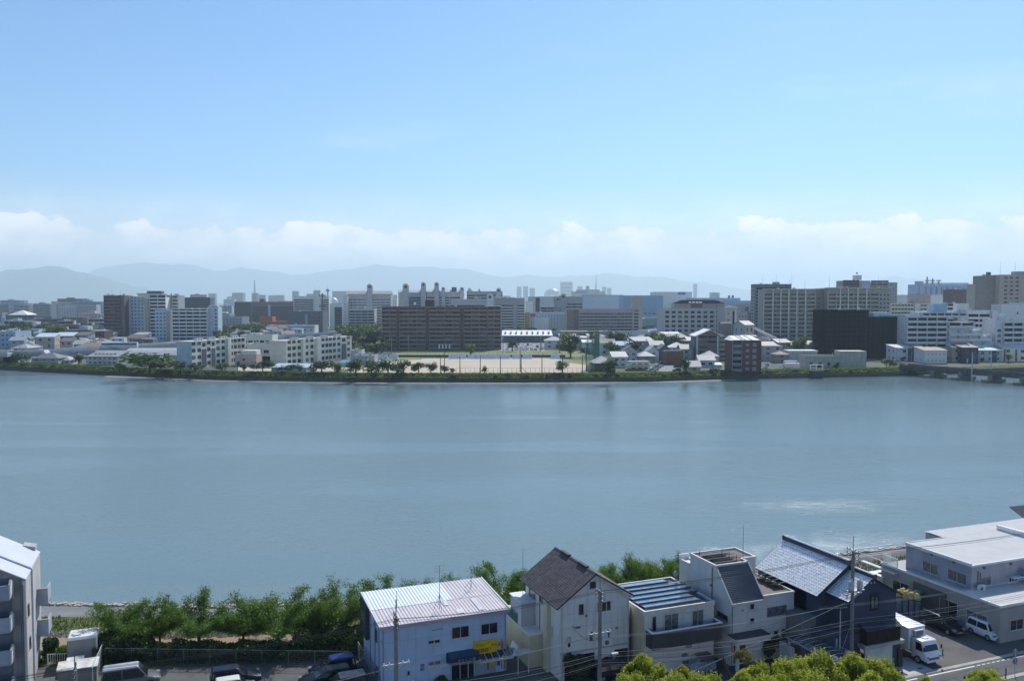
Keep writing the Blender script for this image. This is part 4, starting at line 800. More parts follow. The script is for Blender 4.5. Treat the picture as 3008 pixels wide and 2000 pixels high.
# tall green net poles and the low fence
def pole(px, yb, yt, r=.22, m=None, name='net_pole', label=None, cat='pole', group='tall poles round the sports field', z=0.):
    P = G(px, yb, z); zt = D(px, yt, P.y).z
    t = MB().cyl((0,0,0),(0,0,zt-z),r,r*.7,6).build(name, m or GREENST, None, (P.x,P.y,z))
    return tag(t, label or 'tall dark green pole ' + where(px, yb), cat, group)
for px, yt in ((1294,1046),(1351,1046),(1411,1045),(1470,1046),(1531,1040),(1592,1042),(1652,1040),(1711,1043)): pole(px, 1097, yt)
fp = MB().cyl((0,0,0),(0,0,2.6),.06,None,5).mesh('post', GREENST)
fe = thing('wire_fence', 'low green wire fence along the river side of the sand field', 'fence', G(1340,1097))
P0 = G(1340,1097); P1 = G(1722,1097)
for i in range(29): newobj('post', fp, fe, ((P1-P0)*(i/28)).to_tuple())
MB().box(0,(P1-P0).x,-.03,.03,2.5,2.56).box(0,(P1-P0).x,-.03,.03,1.2,1.24).build('rail', GREENST, fe)
fe = thing('wire_fence', 'low wire fence along the lawn behind the sand field', 'fence', G(1225,1047)); P0 = G(1225,1047); P1 = G(1660,1047)
for i in range(34): newobj('post', fp, fe, ((P1-P0)*(i/33)).to_tuple())
MB().box(0,(P1-P0).x,-.03,.03,2.5,2.56).build('rail', GREENST, fe)
def floodlight(px, yb, yt, label):
    P = G(px, yb); zt = D(px, yt, P.y).z; t = thing('floodlight_mast', label, 'floodlight', P); MB().cyl((0,0,0),(0,0,zt),.22,.14,7).cyl((0,0,3),(2.4,0,0),.1,.1,5).build('pole', GREENST, t)
    MB().box(-3,3,-.08,.08,zt-1.2,zt-1.05).box(-3,3,-.08,.08,zt-.2,zt-.05).build('crossbar', GREENST, t); lm = MB().cyl((0,-.35,0),(0,.1,.0),.42,.2,8).mesh('lamp', WROOF)
    for i in range(4):
        for z_ in (zt-1, zt): newobj('lamp', lm, t, (-2.4+1.6*i, -.15, z_))
floodlight(1306, 1094, 1014, 'floodlight mast with eight lamps standing before the brown slab')
floodlight(1528, 1092, 1022, 'floodlight mast near the middle of the sand field')
# green golf nets
netm = mat('green_net', (.03,.16,.11), rough=.9)
t = thing('ball_nets', 'green mesh ball nets on tall posts beside the houses', 'net', G(1722, 1092)); o = G(1722,1092); rc = [G(1722,1092), G(1745,1080), G(1760,1050), G(1725,1040)]
mb = MB(); 
for P in rc: h = D(1735, 1020, o.y).z; mb.cyl(P-o, P-o+Vector((0,0,h)), .2, .15, 6)
mb.build('post', GREENST, t)
mb = MB()
for A, B in zip(rc, rc[1:]):
    n = max(4, int((B-A).length/1.6))
    for i in range(n): p = A-o + (B-A)*(i/n); mb.cyl(p, p+Vector((0,0,15)), .05, None, 4, False)
    for k in range(13): mb.cyl(A-o+Vector((0,0,1.2*k)), B-o+Vector((0,0,1.2*k)), .05, None, 4, False)
tag(mb.build('mesh_net', netm, t), kind='stuff')
# ================================================================ more houses
house(1746, 1800, 1093, 1066, 'hip', 3.0, 4, 11, DBROWN, KAWL, 'dark house under a wide grey hipped roof beside the round dark tree', nwin=1, fl=1)
house(1800, 1842, 1080, 1049, 'gable', 2.4, 8, 10, LGREY, KAWL, 'grey two storey house with pale gable roof behind the hipped house', nwin=2, ax='x')
house(1832, 1872, 1066, 1032, 'gable', 2.8, 0, 9, LGREY, SLATE, 'grey gabled house rising among the pines', nwin=2, ax='y')
b = house(1850, 1910, 1088, 1064, 'flat', 0, 2, 9, CREAM, DGREY, 'cream house with wide glass doors and dark flat roof above the parked cars', nwin=3); b.box('balcony', PINK, -1.5, b.W, -1.8, 0, 2.7, 2.9); b.box('terrace', RUST, -2, b.W*.7, -2.2, -.1, 0, .9)
house(1877, 1925, 1066, 1046, 'hip', 2.6, 6, 10, MGREY, KAWL, 'house with a broad pale hipped roof behind the cream glass house', nwin=1)
house(1905, 1936, 1062, 1032, 'gable', 2.8, 0, 12, WHITE, KAWL, 'narrow white house with steep pale gable side', nwin=1, ax='y')
house(1938, 1968, 1062, 1027, 'gable', 2.6, 0, 12, DGREY, SLATE, 'dark clad house with grey gable roof left of the rust wall', nwin=0, ax='y')
b = house(1958, 2007, 1071, 1034, 'flat', 0, 3, 9, RUST, SLATE, 'rust coloured corrugated house with small dark panels on its roof', nwin=0)
for i in range(12): b.box('corrugation', RUST, b.W*i/12, b.W*i/12+.25, -.08, 0, .1, b.H-.1)
for i in range(5): b.box('roof_panel', DGREY, .3+i*b.W/5, .1+(i+.8)*b.W/5, .3, 5, b.H+.3, b.H+.7)
house(1968, 2016, 1050, 1020, 'hip', 2.8, 0, 9, CREAM, WROOF, 'cream house with bright hipped roof behind the rust wall', nwin=2)
house(2000, 2032, 1060, 1026, 'gable', 2.4, 0, 10, MGREY, KAWARA, 'grey house squeezed between the rust wall and the gabled flats', nwin=1)
house(2022, 2058, 1091, 1078, 'gable', 2.6, 0, 8, LGREY, KAWL, 'low house with bright corrugated roof right by the levee', nwin=1, fl=1)
b = house(2053, 2100, 1079, 1059, 'gable', 2.4, 0, 8, PBLUE, KAWL, 'blue walled old house with pale tiled roof below the gabled flats', nwin=2, fl=1)
house(2066, 2112, 1068, 1046, 'hip', 2.8, 0, 9, LGREY, KAWL, 'house with pale hipped roof just behind the blue walled house', nwin=1)
house(2100, 2120, 1080, 1072, 'shed', .8, 0, 5, WHITE, WROOF, 'tiny white shed between the old house and the brick flats', nwin=0, fl=1, group='low sheds by the levee')
b = house(2294, 2362, 1020, 987, 'flat', 0, -3, 10, WHITE, LGREY, 'white cubic house with two dark windows behind the lilac house', nwin=2); 
house(2285, 2322, 1046, 1007, 'gable', 2.0, 20, 10, DGREY, KAWARA, 'dark traditional house with tiled gable behind the small hipped house')
house(2340, 2385, 1040, 1012, 'gable', 2.2, -15, 10, MGREY, KAWARA, 'grey tiled house left of the cream porch house')
house(2366, 2422, 1010, 1000, 'hip', 2.6, 0, 12, MGREY, mat('slate_purple', (.2,.19,.22)), 'house with a broad purple grey hipped roof beside the net', fl=1)
house(2392, 2424, 1045, 1010, 'hip', 2.2, 0, 9, PINK, BRROOF, 'pinkish house with tan hipped roof against the black net')
b = Blk('arched_store', 'long low store with white curved roof beside the railway', 'store', 2318, 2400, 1034, 470, 0, 9, LGREY); b.box('roof_band', WROOF, -.4, b.W+.4, -.5, 9, b.H, b.H+.9)
house(2400, 2424, 1050, 1036, 'flat', 0, 0, 6, LGREY, WROOF, 'small white box hut at the foot of the black net', nwin=0, fl=1, group='low sheds by the levee')
house(2188, 2215, 985, 955, 'gable', 3, 30, 12, LGREY, KAWL, 'pale gabled house beyond the trees right of the hospital', d=640)
house(1842, 1872, 1020, 1006, 'gable', 2, 0, 10, MGREY, KAWARA, 'old grey tiled house half hidden behind the pines', fl=1)
house(1880, 1935, 1032, 1014, 'hip', 2.4, -10, 12, TAN, KAWARA, 'brown tiled roof house between the pines and the hospital', fl=1)
house(1935, 1965, 1018, 1000, 'gable', 2.2, 0, 10, MGREY, SLATE, 'grey roofed house right of the light green tree', fl=1)
# the row by the railway
b = house(2634, 2680, 1062, 1022, 'shed', 1.5, 8, 10, WHITE, LGREY, 'white house with a blue strip of glass left in the railway row', nwin=1); b.box('blue_strip', mat('strip_blue', (.08,.13,.22)), b.W*.72, b.W*.95, -.06, .02, .3, b.H-.3)
b = house(2682, 2716, 1060, 1020, 'shed', 1.8, 8, 10, DBROWN, ROOFG, 'dark brown house between two white ones in the railway row', nwin=1)
b = house(2716, 2782, 1068, 1030, 'shed', 1.6, 0, 12, WHITE, BRROOF, 'white house with tiny windows and tan roof in the railway row', nwin=0); b.windows('front', 1, b.W-.5, 5, [1.2,4.4], .5, .9)
b = house(2798, 2827, 1064, 1020, 'shed', 1.4, -6, 9, PINK, LGREY, 'narrow house of grey and pink stripes in the railway row', nwin=1)
b = house(2827, 2874, 1066, 1021, 'shed', 1.8, 0, 12, NAVY, BRROOF, 'navy house with a white door between paler neighbours', nwin=2); b.box('door', WHITE, b.W*.3, b.W*.37, -.06, .02, 0, 2.2)
b = house(2874, 2944, 1063, 1029, 'shed', 1.6, 0, 12, LGREY, MINT, 'grey house with a mint green roof beside the navy one', nwin=3); b.box('dark_porch', NAVY, b.W*.55, b.W*.78, -.06, .02, 0, b.H-.4)
b = house(2944, 2980, 1062, 1021, 'shed', 1.4, -8, 10, CREAM, LGREY, 'cream house with brown door panel near the right edge', nwin=1); b.box('panel', BROWN, .8, 1.8, -.05, .02, .2, b.H-.8)
b = house(2978, 3030, 1062, 1022, 'shed', 1.4, -8, 10, CREAM, PBLUE, 'second cream house with brown panel at the right edge', nwin=1); b.box('panel', BROWN, .8, 1.8, -.05, .02, .2, b.H-.8)
# brown low wall and railway embankment
rw = struct('railway_bed', MB().poly([(*G(2250,1052).xy,.3),(*G(2560,1062).xy,.3),(*G(2720,1072).xy,.3),(*G(2720,1066).xy,.3),(*G(2560,1056).xy,.3),(*G(2250,1046).xy,.3)]), mat('ballast', (.12,.10,.09), rough=.95))
# ================================================================ railway bridge at the right
A = G(2690, 1078, 2.2); B = G(3060, 1105, 2.2); br = thing('railway_bridge', 'dark steel railway bridge on concrete piers crossing to the right', 'bridge', (A.x, A.y, 0), math.atan2(B.y-A.y, B.x-A.x)); L = (B-A).length*1.9
bm = mat('bridge_steel', (.07,.072,.075), rough=.7, var=.3); bc = mat('bridge_concrete', (.19,.185,.17), rough=.9, streak=.5)
MB().box(-8, L, -.4, 5.5, 1.5, 2.2).build('deck', bc, br); MB().box(-8, L, -.7, -.42, .6, 3.0).box(-8, L, 5.52, 5.8, .6, 3.0).build('girder', bm, br)
gm_ = MB().box(0,.12,-.82,-.7,.65,2.95).mesh('stiffener', bm); k = 0
for i in range(int(L/2.2)): newobj('stiffener', gm_, br, (-8+2.2*i, 0, 0))
rm_ = MB()
for y in (.8,1.9,3.2,4.3): rm_.box(-8, L, y, y+.08, 2.35, 2.5)
rm_.build('rail', STEEL, br)
pm_ = MB().prism([(-1.4,-5.5),(1.4,-5.5),(1.4,8.5),(-1.4,8.5)], -2.6, -.6).box(-1.0,1.0,-1.2,6.2,-.6,1.5).mesh('pier', bc)
for i in range(8): newobj('pier', pm_, br, (9+13.5*i, 0, 0))
for i, (px, yt, lab) in enumerate(((2855,1035,'pale concrete catenary pole nearer the middle of the bridge'),(2911,1031,'pale concrete catenary pole beyond the bridge deck'),(2445,1036,'grey catenary pole with side arm before the black net'),(2494,1040,'thin catenary pole right before the seam of the black net'),(2361,1030,'dark pole beside the railway left of the works building'),(2634,1020,'white catenary pole at the right edge of the black net'))):
    yb = (1105,1083,1066,1066,1062,1062)[i]; P = G(px, yb, 0); zt = D(px, yt, P.y).z; t = thing('catenary_pole', lab, 'pole', P); MB().cyl((0,0,-2 if i < 2 else 0),(0,0,zt),.32 if i<2 else .22,.2,8).build('pole', LGREY if i < 2 else MGREY, t)
    MB().cyl((0,0,zt-1.6),(3.4,.3,zt-.9),.07,None,5).cyl((0,0,zt-2.8),(3.4,.3,zt-1.0),.05,None,5).cyl((3.2,.3,zt-2.6),(3.2,.3,zt-.8),.04,None,5).build('arm', STEEL, t)
# lattice crane boom beside the brick flats
t = thing('crane_boom', 'white lattice crane boom leaning over the roofs right of the brick flats', 'crane', G(2282,1012)); a = D(2215,963,560)-t.location; b_ = D(2290,1004,540)-t.location; mb = MB()
u = (b_-a).normalized(); s_ = Vector((0,0,1)); w_ = u.cross(s_).normalized()*.7; q = w_.cross(u).normalized()*.7
for e in (w_+q, w_-q, -w_+q, -w_-q): mb.cyl(a+e*.6, b_+e*1.6, .16, None, 4)
n = 16
for i in range(n):
    p0 = a.lerp(b_, i/n); p1 = a.lerp(b_, (i+1)/n); mb.cyl(p0+w_+q, p1+w_-q, .1, None, 4); mb.cyl(p0-w_+q, p1-w_-q, .1, None, 4); mb.cyl(p0+w_+q, p1-w_+q, .1, None, 4)
mb.build('boom', WROOF, t); MB().box(-1.6,1.6,-1.6,1.6,0,3.2).build('crane_body', LGREY, t); MB().cyl((0,0,3),b_,.3,None,6).build('ram', STEEL, t)
# river outfall gate
P = G(2397,1100,-.5); t = thing('sluice_gate', 'small white sluice gate frame on the river wall', 'gate', (P.x,P.y,-1.8)); MB().box(-3,3,-1.2,.6,0,3.2).build('chamber', dark_wall, t); MB().box(-3,-2.6,-.6,-.2,3.2,5.6).box(2.6,3,-.6,-.2,3.2,5.6).box(-.2,.2,-.6,-.2,3.2,5.6).box(-3.2,3.2,-.8,0,5.6,5.9).box(-3,3,-.7,-.6,4.2,4.4).build('frame', WROOF, t)
# ================================================================ cars across the river (low poly body, glass and wheels)
CARM = {}
def far_car(px, yb, col, rz, label, group='cars parked on the far bank', kind='car'):
    m = mat('paint_'+col, {'white':(.75,.75,.76),'silver':(.42,.43,.45),'black':(.02,.02,.022),'red':(.2,.02,.02),'blue':(.05,.08,.2),'orange':(.5,.2,.04),'grey':(.15,.15,.16)}[col], rough=.25, spec=.6, var=.03, coat=.5)
    if col not in CARM:
        body = MB().sweep([(-2.1,.3),(2.1,.3),(2.15,.8),(1.1,.95),(-2.1,1.0)], -.8, .8, 'y'); body.v = [(v[0], v[1], v[2]) for v in body.v]; body.hexa([(-1.9,-.74,.99),(.9,-.74,.95),(.9,.74,.95),(-1.9,.74,.99)],[(-1.6,-.62,1.5),(.2,-.62,1.5),(.2,.62,1.5),(-1.6,.62,1.5)])
        CARM[col] = body.mesh('body', m)
    t = thing('parked_car', label, 'car', G(px, yb), R(rz), group); newobj('body', CARM[col], t)
    newobj('windows', CARG, t); 
    for x_ in (-1.35,1.35):
        for y_ in (-.8,.8): newobj('wheel', CARW, t, (x_, y_, .32))
    return t
CARG = MB().hexa([(-1.84,-.755,1.02),(.78,-.755,1.0),(.78,.755,1.0),(-1.84,.755,1.02)],[(-1.64,-.66,1.42),(.26,-.66,1.42),(.26,.66,1.42),(-1.64,.66,1.42)]).mesh('windows', GLASS)
CARW = MB().cyl((0,-.1,0),(0,.1,0),.32,None,10).mesh('wheel', mat('tyre', (.015,.015,.016), rough=.8))
for px, yb, c, rz, l in ((1915,1091,'white',20,'white car nearest the levee in the row left of the lot'),(1922,1086,'white',20,'second white car from the levee in the left row'),(1930,1081,'silver',20,'silver car in the middle of the left row'),(1938,1077,'white',20,'white car near the far end of the left row'),(1944,1072,'blue',20,'blue grey car behind the white ones in the left row'),(1950,1067,'orange',20,'orange vehicle at the far end of the left row'),(1990,1080,'black',170,'black car in the right row of the lot'),(1994,1074,'red',170,'dark red car in the right row of the lot'),(2001,1069,'white',170,'white car at the back of the right row'),(1988,1091,'black',178,'black van parked low by the levee shrubs'),
    (2246,1081,'white',60,'white car beside the brick flats'),(2252,1075,'silver',60,'silver car behind the one beside the brick flats'),(2248,1087,'white',20,'white car nearest the levee by the brick flats'),(2303,1080,'white',10,'white car left of the box trailer'),(2308,1086,'white',0,'white van low by the levee right of the brick flats')):
    far_car(px, yb, c, rz, l)
t = thing('box_trailer', 'white box trailer parked on the sandy lot', 'trailer', G(2326,1086)); MB().box(-3.4,3.4,-1.2,1.2,.9,3.2).build('box', WROOF, t); MB().box(-3.2,3.2,-1,1,.6,.9).build('chassis', DGREY, t)
for x_ in (-2.2, 2.2): newobj('wheel', CARW, t, (x_, -1, .4))
t = thing('box_trailer', 'white van with rounded roof behind the box trailer', 'van', G(2322,1076)); MB().box(-3.4,3.4,-1.2,1.2,.5,2.6).box(-3,3,-1,1,2.6,2.9).build('body', WROOF, t); MB().box(2.2,3.42,-1.21,1.21,1.5,2.3).build('windows', GLASS, t)
cr = random.Random(9)
for i in range(26):
    px = 1492 + (i % 9)*14 + cr.uniform(-3,3); yb = 1014 + (i//9)*7 + cr.uniform(-1,1); c = cr.choice(['white','white','silver','black','grey'])
    far_car(px, yb, c, cr.choice([85,95,265]), c + ' car in the lot behind the lawn ' + where(px), 'cars parked behind the sports field')
for i, (px, c) in enumerate(((2000,'white'),(2025,'silver'),(1905,'white'),(1925,'white'),(2070,'blue'))):
    far_car(px, 990+i % 2*4, c, 5, c + ' car on the road before the hospital ' + where(px, 1000), 'cars before the hospital')
# a bus on the viaduct
vb = thing('bus', 'pale blue bus on the viaduct beyond the brown flats', 'bus', (D(352,1012,491).x, 491, 6.0), R(4)); MB().box(-10,10,-1.25,1.25,.5,3.4).build('body', PBLUE, vb); MB().box(-9.6,9.6,-1.3,1.3,1.9,2.7).build('windows', GLASSB, vb)
# ================================================================ far city filler: each a block of its own
FM = [LGREY, WHITE, MGREY, BLUEW, PBLUE, CREAM, TAN, BROWN, DGREY, PINK]; FN = ['light grey','white','mid grey','dusty blue','pale blue','cream','tan','brown','dark grey','pinkish']
fr = random.Random(21); used = set()
def filler(n, x0, x1, Y0, Y1, h0, h1, w0, w1, grp):
    for i in range(n):
        px = fr.uniform(x0, x1); Y = fr.uniform(Y0, Y1); w_ = fr.uniform(w0, w1); k = fr.randrange(len(FM)); h = fr.uniform(h0, h1); wpx = w_/Y*FPX
        yt = HOR + (CAMZ-h)*FPX/Y; form = 'low' if h < 12 else 'mid height' if h < 22 else 'tall'
        lab = f"{form} {FN[k]} block {'just ' if i % 2 else ''}{['behind','beyond','past','further back than'][i % 4]} {min(LM, key=lambda t: abs(t[0]-px))[1]}"
        dp = fr.uniform(10, 22)
        b = Blk('city_building', lab, 'building', px, px+wpx, yt, Y, fr.uniform(-18, 18), dp, FM[k], group=grp, parapet=.6 if Y < 1100 else 0, z1=h, roofm=fr.choice([ROOFG, WROOF, ROOFG, BRROOF, PBLUE]))
        nf = max(1, int(h/3.1)); st = fr.random()
        if Y > 1500 or st < .5:
            b.bands('front', .2, b.W*fr.uniform(.6,1), nf, h/nf*.98, .1, FM[k], h=1.5, out=.35, dark=GLASSB)
        else:
            b.windows('front', .4, b.W-.4, max(2, int(b.W/4)), [1.0+3.05*j for j in range(nf)], 1.9, 1.4)
        if fr.random() < .5: b.box('penthouse', FM[k], b.W*.3, b.W*.55, 2, dp*.6, b.H, b.H+fr.uniform(2,4))
filler(34, -40, 300, 640, 1500, 6, 16, 12, 40, 'distant city blocks at the left')
filler(22, -60, 460, 1400, 3200, 20, 42, 25, 70, 'distant towers at the left')
filler(22, 500, 1000, 1000, 2400, 8, 26, 16, 50, 'distant city blocks behind the school')
filler(24, 500, 1700, 3000, 6500, 32, 70, 30, 90, 'distant towers on the skyline')
filler(20, 1450, 2220, 900, 1800, 8, 22, 25, 70, 'distant sheds behind the hospital')
filler(20, 1780, 2230, 2000, 4500, 10, 30, 60, 180, 'distant harbour sheds')
filler(10, 2640, 3000, 700, 1500, 10, 26, 20, 60, 'distant city blocks at the right')
b = Blk('temple_hall', 'hall with a great bright pyramid roof amid the trees at the left', 'hall', 30, 78, 925, 900, 0, 16, DGREY, parapet=0); MB().poly([(-2,-2,b.H),(b.W+2,-2,b.H),(b.W*.5,8,b.H+5)]).poly([(b.W+2,-2,b.H),(b.W+2,18,b.H),(b.W*.5,8,b.H+5)]).poly([(b.W+2,18,b.H),(-2,18,b.H),(b.W*.5,8,b.H+5)]).poly([(-2,18,b.H),(-2,-2,b.H),(b.W*.5,8,b.H+5)]).build('roof_crown', WROOF, b.root)
fr2 = random.Random(5)
for i in range(92):       # small houses between the viaduct and the towers, and around
    z_ = i % 3 if i < 46 else 3; px = fr2.uniform(-20, 400) if z_ < 2 else fr2.uniform(620, 900) if z_ == 2 else fr2.choice([fr2.uniform(1640, 1900), fr2.uniform(1900, 2040), fr2.uniform(2150, 2400)]); Y = fr2.uniform(490, 700) if z_ < 2 else fr2.uniform(620, 850) if z_ == 2 else fr2.uniform(505, 640)
    k = fr2.randrange(len(FM)); w_ = fr2.uniform(8, 14); h = fr2.uniform(5.5, 8.5)
    r_ = fr2.choice([(KAWARA,'dark grey'),(KAWL,'pale'),(BRROOF,'brown'),(PBLUE,'light blue'),(SLATE,'slate')])
    yb = HOR + CAMZ*FPX/Y
    house(px, px+w_/Y*FPX, yb, HOR+(CAMZ-h)*FPX/Y, fr2.choice(['gable','hip','hip','shed','flat']), 2.3, fr2.uniform(-20,20), 10, FM[k], r_[0], f"{FN[k]} house with {r_[1]} roof {where(px, 1000)}", d=Y, group='houses beyond the viaduct')
# utility poles in the far town
fu = random.Random(8)
ump = MB().cyl((0,0,0),(0,0,11),.2,.13,6).box(-1.1,1.1,-.06,.06,9.6,9.8).box(-.9,.9,-.06,.06,8.9,9.05).mesh('utility_pole', MGREY)
for px, yb in ((1150,1040),(1200,1034),(1478,1034),(1588,1032),(1643,1036),(1720,1060),(1835,1050),(1898,1046),(2035,1060),(2120,1050),(2336,1044),(2290,1052),(60,1066),(150,1060),(420,1058),(770,1084),(1862,1030),(1930,1012)):
    tag(newobj('utility_pole', ump, None, G(px, yb), fu.uniform(0,3)), 'grey utility pole with two crossarms ' + where(px, yb), 'pole', 'utility poles across the river')
t = thing('telecom_mast', 'dark telecom mast with antennas standing before the white banded slab', 'mast', D(948,967,900)); t.location.z = 0; hh = D(948,861,900).z; MB().cyl((0,0,0),(0,0,hh),1.1,.6,8).build('pole', DGREY, t); MB().box(-3.5,3.5,-.4,.4,hh-3,hh-2).box(-3,3,-.4,.4,hh-14,hh-13).box(-2.8,2.8,-.4,.4,hh-22,hh-21).build('platform', DGREY, t)
an = MB().box(-.25,.25,-.3,.3,0,3).mesh('antenna', DGREY)
for k_ in (hh-4, hh-15):
    for x_ in (-3,-1.2,1.2,3): newobj('antenna', an, t, (x_, -.5, k_))
# ================================================================ trees of the far bank
for px, yb, w_, h_, k, lab in (
    (62,1072,56,36,'m','round bright tree on the levee left of the turret house'),(232,1070,34,30,'d','dark tree between the pale hipped houses'),(440,1096,190,66,'m','widest dense tree clump on the levee before the curved hall'),(352,1096,34,34,'m','small tree at the left foot of the wide clump'),(530,1096,36,34,'d','small dark tree at the right foot of the wide clump'),
    (575,1094,52,26,'d','low dark tree below the long school block'),(652,1092,40,28,'m','rounded small tree before the long school block'),(716,1092,26,26,'d','slim dark tree beside the boiler house'),(772,1094,72,34,'d','wide dark tree left of the club house'),(855,1094,70,24,'d','spread dark tree before the club house'),
    (945,1100,70,46,'d','dark spreading tree near the right end of the school'),(990,1100,38,36,'m','leafy tree before the blue cover'),(1045,1106,62,56,'m','first spreading tree in the dark group by the sand field'),(1092,1108,70,52,'m','second spreading tree in the dark group by the sand field'),(1140,1108,64,54,'d','third dark tree over the mud at the field corner'),(1185,1102,52,50,'m','right most tree of the dark group by the sand field'),
    (1230,1096,44,36,'m','feathery tree at the left corner of the sand'),(1266,1096,36,34,'m','loose small tree before the sand left of the floodlight'),(1306,1096,36,26,'m','loose small tree at the foot of the floodlight'),(1331,1097,20,16,'d','tiny dark tree before the sand'),
    (1423,1097,22,22,'m','thin crooked sapling before the sand field'),(1652,1098,44,38,'l','pale feathery tree before the right end of the sand'),(1784,1112,56,58,'d','dense dark round tree over the river wall'),(2015,1094,30,42,'d','conifer like tree beside the bright roofed house'),(2095,1106,36,30,'d','dark tree over the wall left of the brick flats'),
    (2431,1083,24,28,'d','left most of three small trees before the works building'),(2408,1086,20,18,'d','bushy small tree left of the three at the works building'),(2454,1086,18,16,'d','middle small tree before the works building'),(2490,1084,22,28,'d','right most of three small trees before the works building'),(2614,1083,48,32,'m','round bright tree at the foot of the black net'),(2650,1076,16,12,'m','low shrub like tree before the first railway house'),
    (1382,1048,30,36,'l','single pale tree on the lawn before the brown slab'),(1676,1050,66,64,'d','big round dark tree at the right end of the lawn'),(1744,1030,34,56,'p','slender pine beside the green nets'),(1800,1034,40,58,'p','tall pine left of the pair behind the hipped houses'),(1832,1036,44,56,'p','taller right pine of the pair behind the houses'),(1860,1048,50,44,'p','low dark pine before the brown roof'),
    (1126,1034,30,44,'p','dark pine left of the slab on the school lawn'),(1150,1038,24,30,'d','small brownish tree at the left corner of the lawn'),(1100,1030,50,46,'p','wide dark pine between school and brown slab'),(1070,1030,44,40,'p','dark pine just behind the school roof'),(1078,1040,20,22,'m','small bright tree behind the beige shed'),
    (1925,1030,48,26,'l','light green round tree amid the hospital side houses'),(1505,1032,28,34,'d','dark tree by the parking behind the lawn'),(2182,998,48,44,'d','dark evergreen just right of the hospital'),(1902,972,28,30,'m','green tree between the long flats and the hospital'),
    (2886,1063,16,12,'m','small tree at the foot of the mint roofed house'),(2962,1066,20,26,'l','bright tree before the cream houses at the right'),(2650,1062,14,14,'d','dark bush tree beside the white strip house'),(1130,1003,40,28,'m','green tree against the left end of the brown slab')):
    zz = 1.0 if yb >= 1090 and yb < 1099 else (0.5 if yb >= 1099 else 0)
    tree(px, yb, w_*1.2, h_*1.12, k, lab, z=zz, up=.0 if k in 'dm' else .12 if k != 'p' else .35)
tr = random.Random(31)
for px, Y, k, l in ((1048,500,'m','green tree just right of the far end of the second school block'),(1066,530,'d','dark tree behind the white flat roofed shed'),(1090,520,'m','bright tree between the shed and the brown slab'),(1108,505,'d','low dark tree near the left corner of the lawn'),(1030,545,'d','dark tree peeping over the end of the school roof'),(1120,540,'m','green tree close to the left end wall of the brown slab'),(640,470,'m','green tree between the two school blocks'),(745,520,'d','dark tree behind the linking wing of the school')):
    yb = HOR + CAMZ*FPX/Y; tree(px, yb, 9/Y*FPX, 9/Y*FPX, k, l, d=Y, up=.05)
for i in range(230):     # trees of the town behind
    z_ = i % 5 if i < 120 else 5 if i < 170 else 6
    if z_ == 0: px, Y = tr.uniform(0, 240), tr.uniform(700, 900)
    elif z_ == 1: px, Y = tr.uniform(640, 800), tr.uniform(640, 900)
    elif z_ == 2: px, Y = tr.uniform(1010, 1125), tr.uniform(760, 880)
    elif z_ == 6: px, Y = tr.choice([tr.uniform(645, 765), tr.uniform(1000, 1120), tr.uniform(0, 180)]), tr.uniform(600, 820)
    elif z_ == 5: px, Y = tr.uniform(1640, 2400), tr.uniform(480, 660)
    elif z_ == 3: px, Y = tr.uniform(-20, 2220), tr.uniform(800, 1500)
    else: px, Y = tr.uniform(950, 1700), tr.uniform(720, 880)
    h = tr.uniform(7, 13) if z_ < 6 else tr.uniform(11, 17); yb = HOR + CAMZ*FPX/Y
    tree(px, yb, h*.95/Y*FPX, h/Y*FPX, tr.choice('ddmml'), tr.choice(['dark','bushy','broad','small']) + ' tree in the town ' + where(px), d=Y, group='trees of the far town', up=.0)
for i in range(120):      # shrubs on the levee
    px = tr.uniform(-10, 2660); y_ = 1096 if px > 700 else 1080 + 16*px/700
    P = G(px, y_, 1.0); s = tr.uniform(.6, 1.5)
    o = newobj('bush', tr.choice(CR[tr.choice('dmm')]), None, (P.x, plin(SHF, P.x) + tr.uniform(2.5, 8), .9), tr.uniform(0,6)); o.scale = (s*1.6, s*1.6, s)
    tag(o, tr.choice(['low','ragged','rounded']) + ' shrub on the levee ' + where(px, 1100), 'bush', 'shrubs on the far levee')
# grass and reeds on the levee: nobody could count it
def tufts(name, n, fn, m, h0, h1, label, w_=.25):
    mb = MB(); rr = random.Random(len(name)+n)
    for i in range(n):
        x, y, z = fn(rr); h = rr.uniform(h0, h1); a = rr.uniform(0, 3.14); dx, dy = math.cos(a)*w_*h, math.sin(a)*w_*h
        mb.poly([(x-dx,y-dy,z-.05),(x+dx,y+dy,z-.05),(x+dx*.4+rr.uniform(-.2,.2)*h,y+dy*.4,z+h)])
    return tag(mb.build(name, m), label, 'grass', kind='stuff')
def lev(rr):
    x = rr.uniform(-300, 200); o = rr.uniform(1.0, 11); z = -.75 + (o-1.0)/4*1.75 if o < 5 else 1.0 if o < 8.5 else 1-(o-8.5)/3
    return x, plin(SHF, x)+o, z
tufts('levee_grass', 26000, lev, leafmat('leaf_levee', (.05,.10,.02), (.20,.25,.07), .12, .5), .3, .95, 'rough grass and reeds covering the far levee', .8)
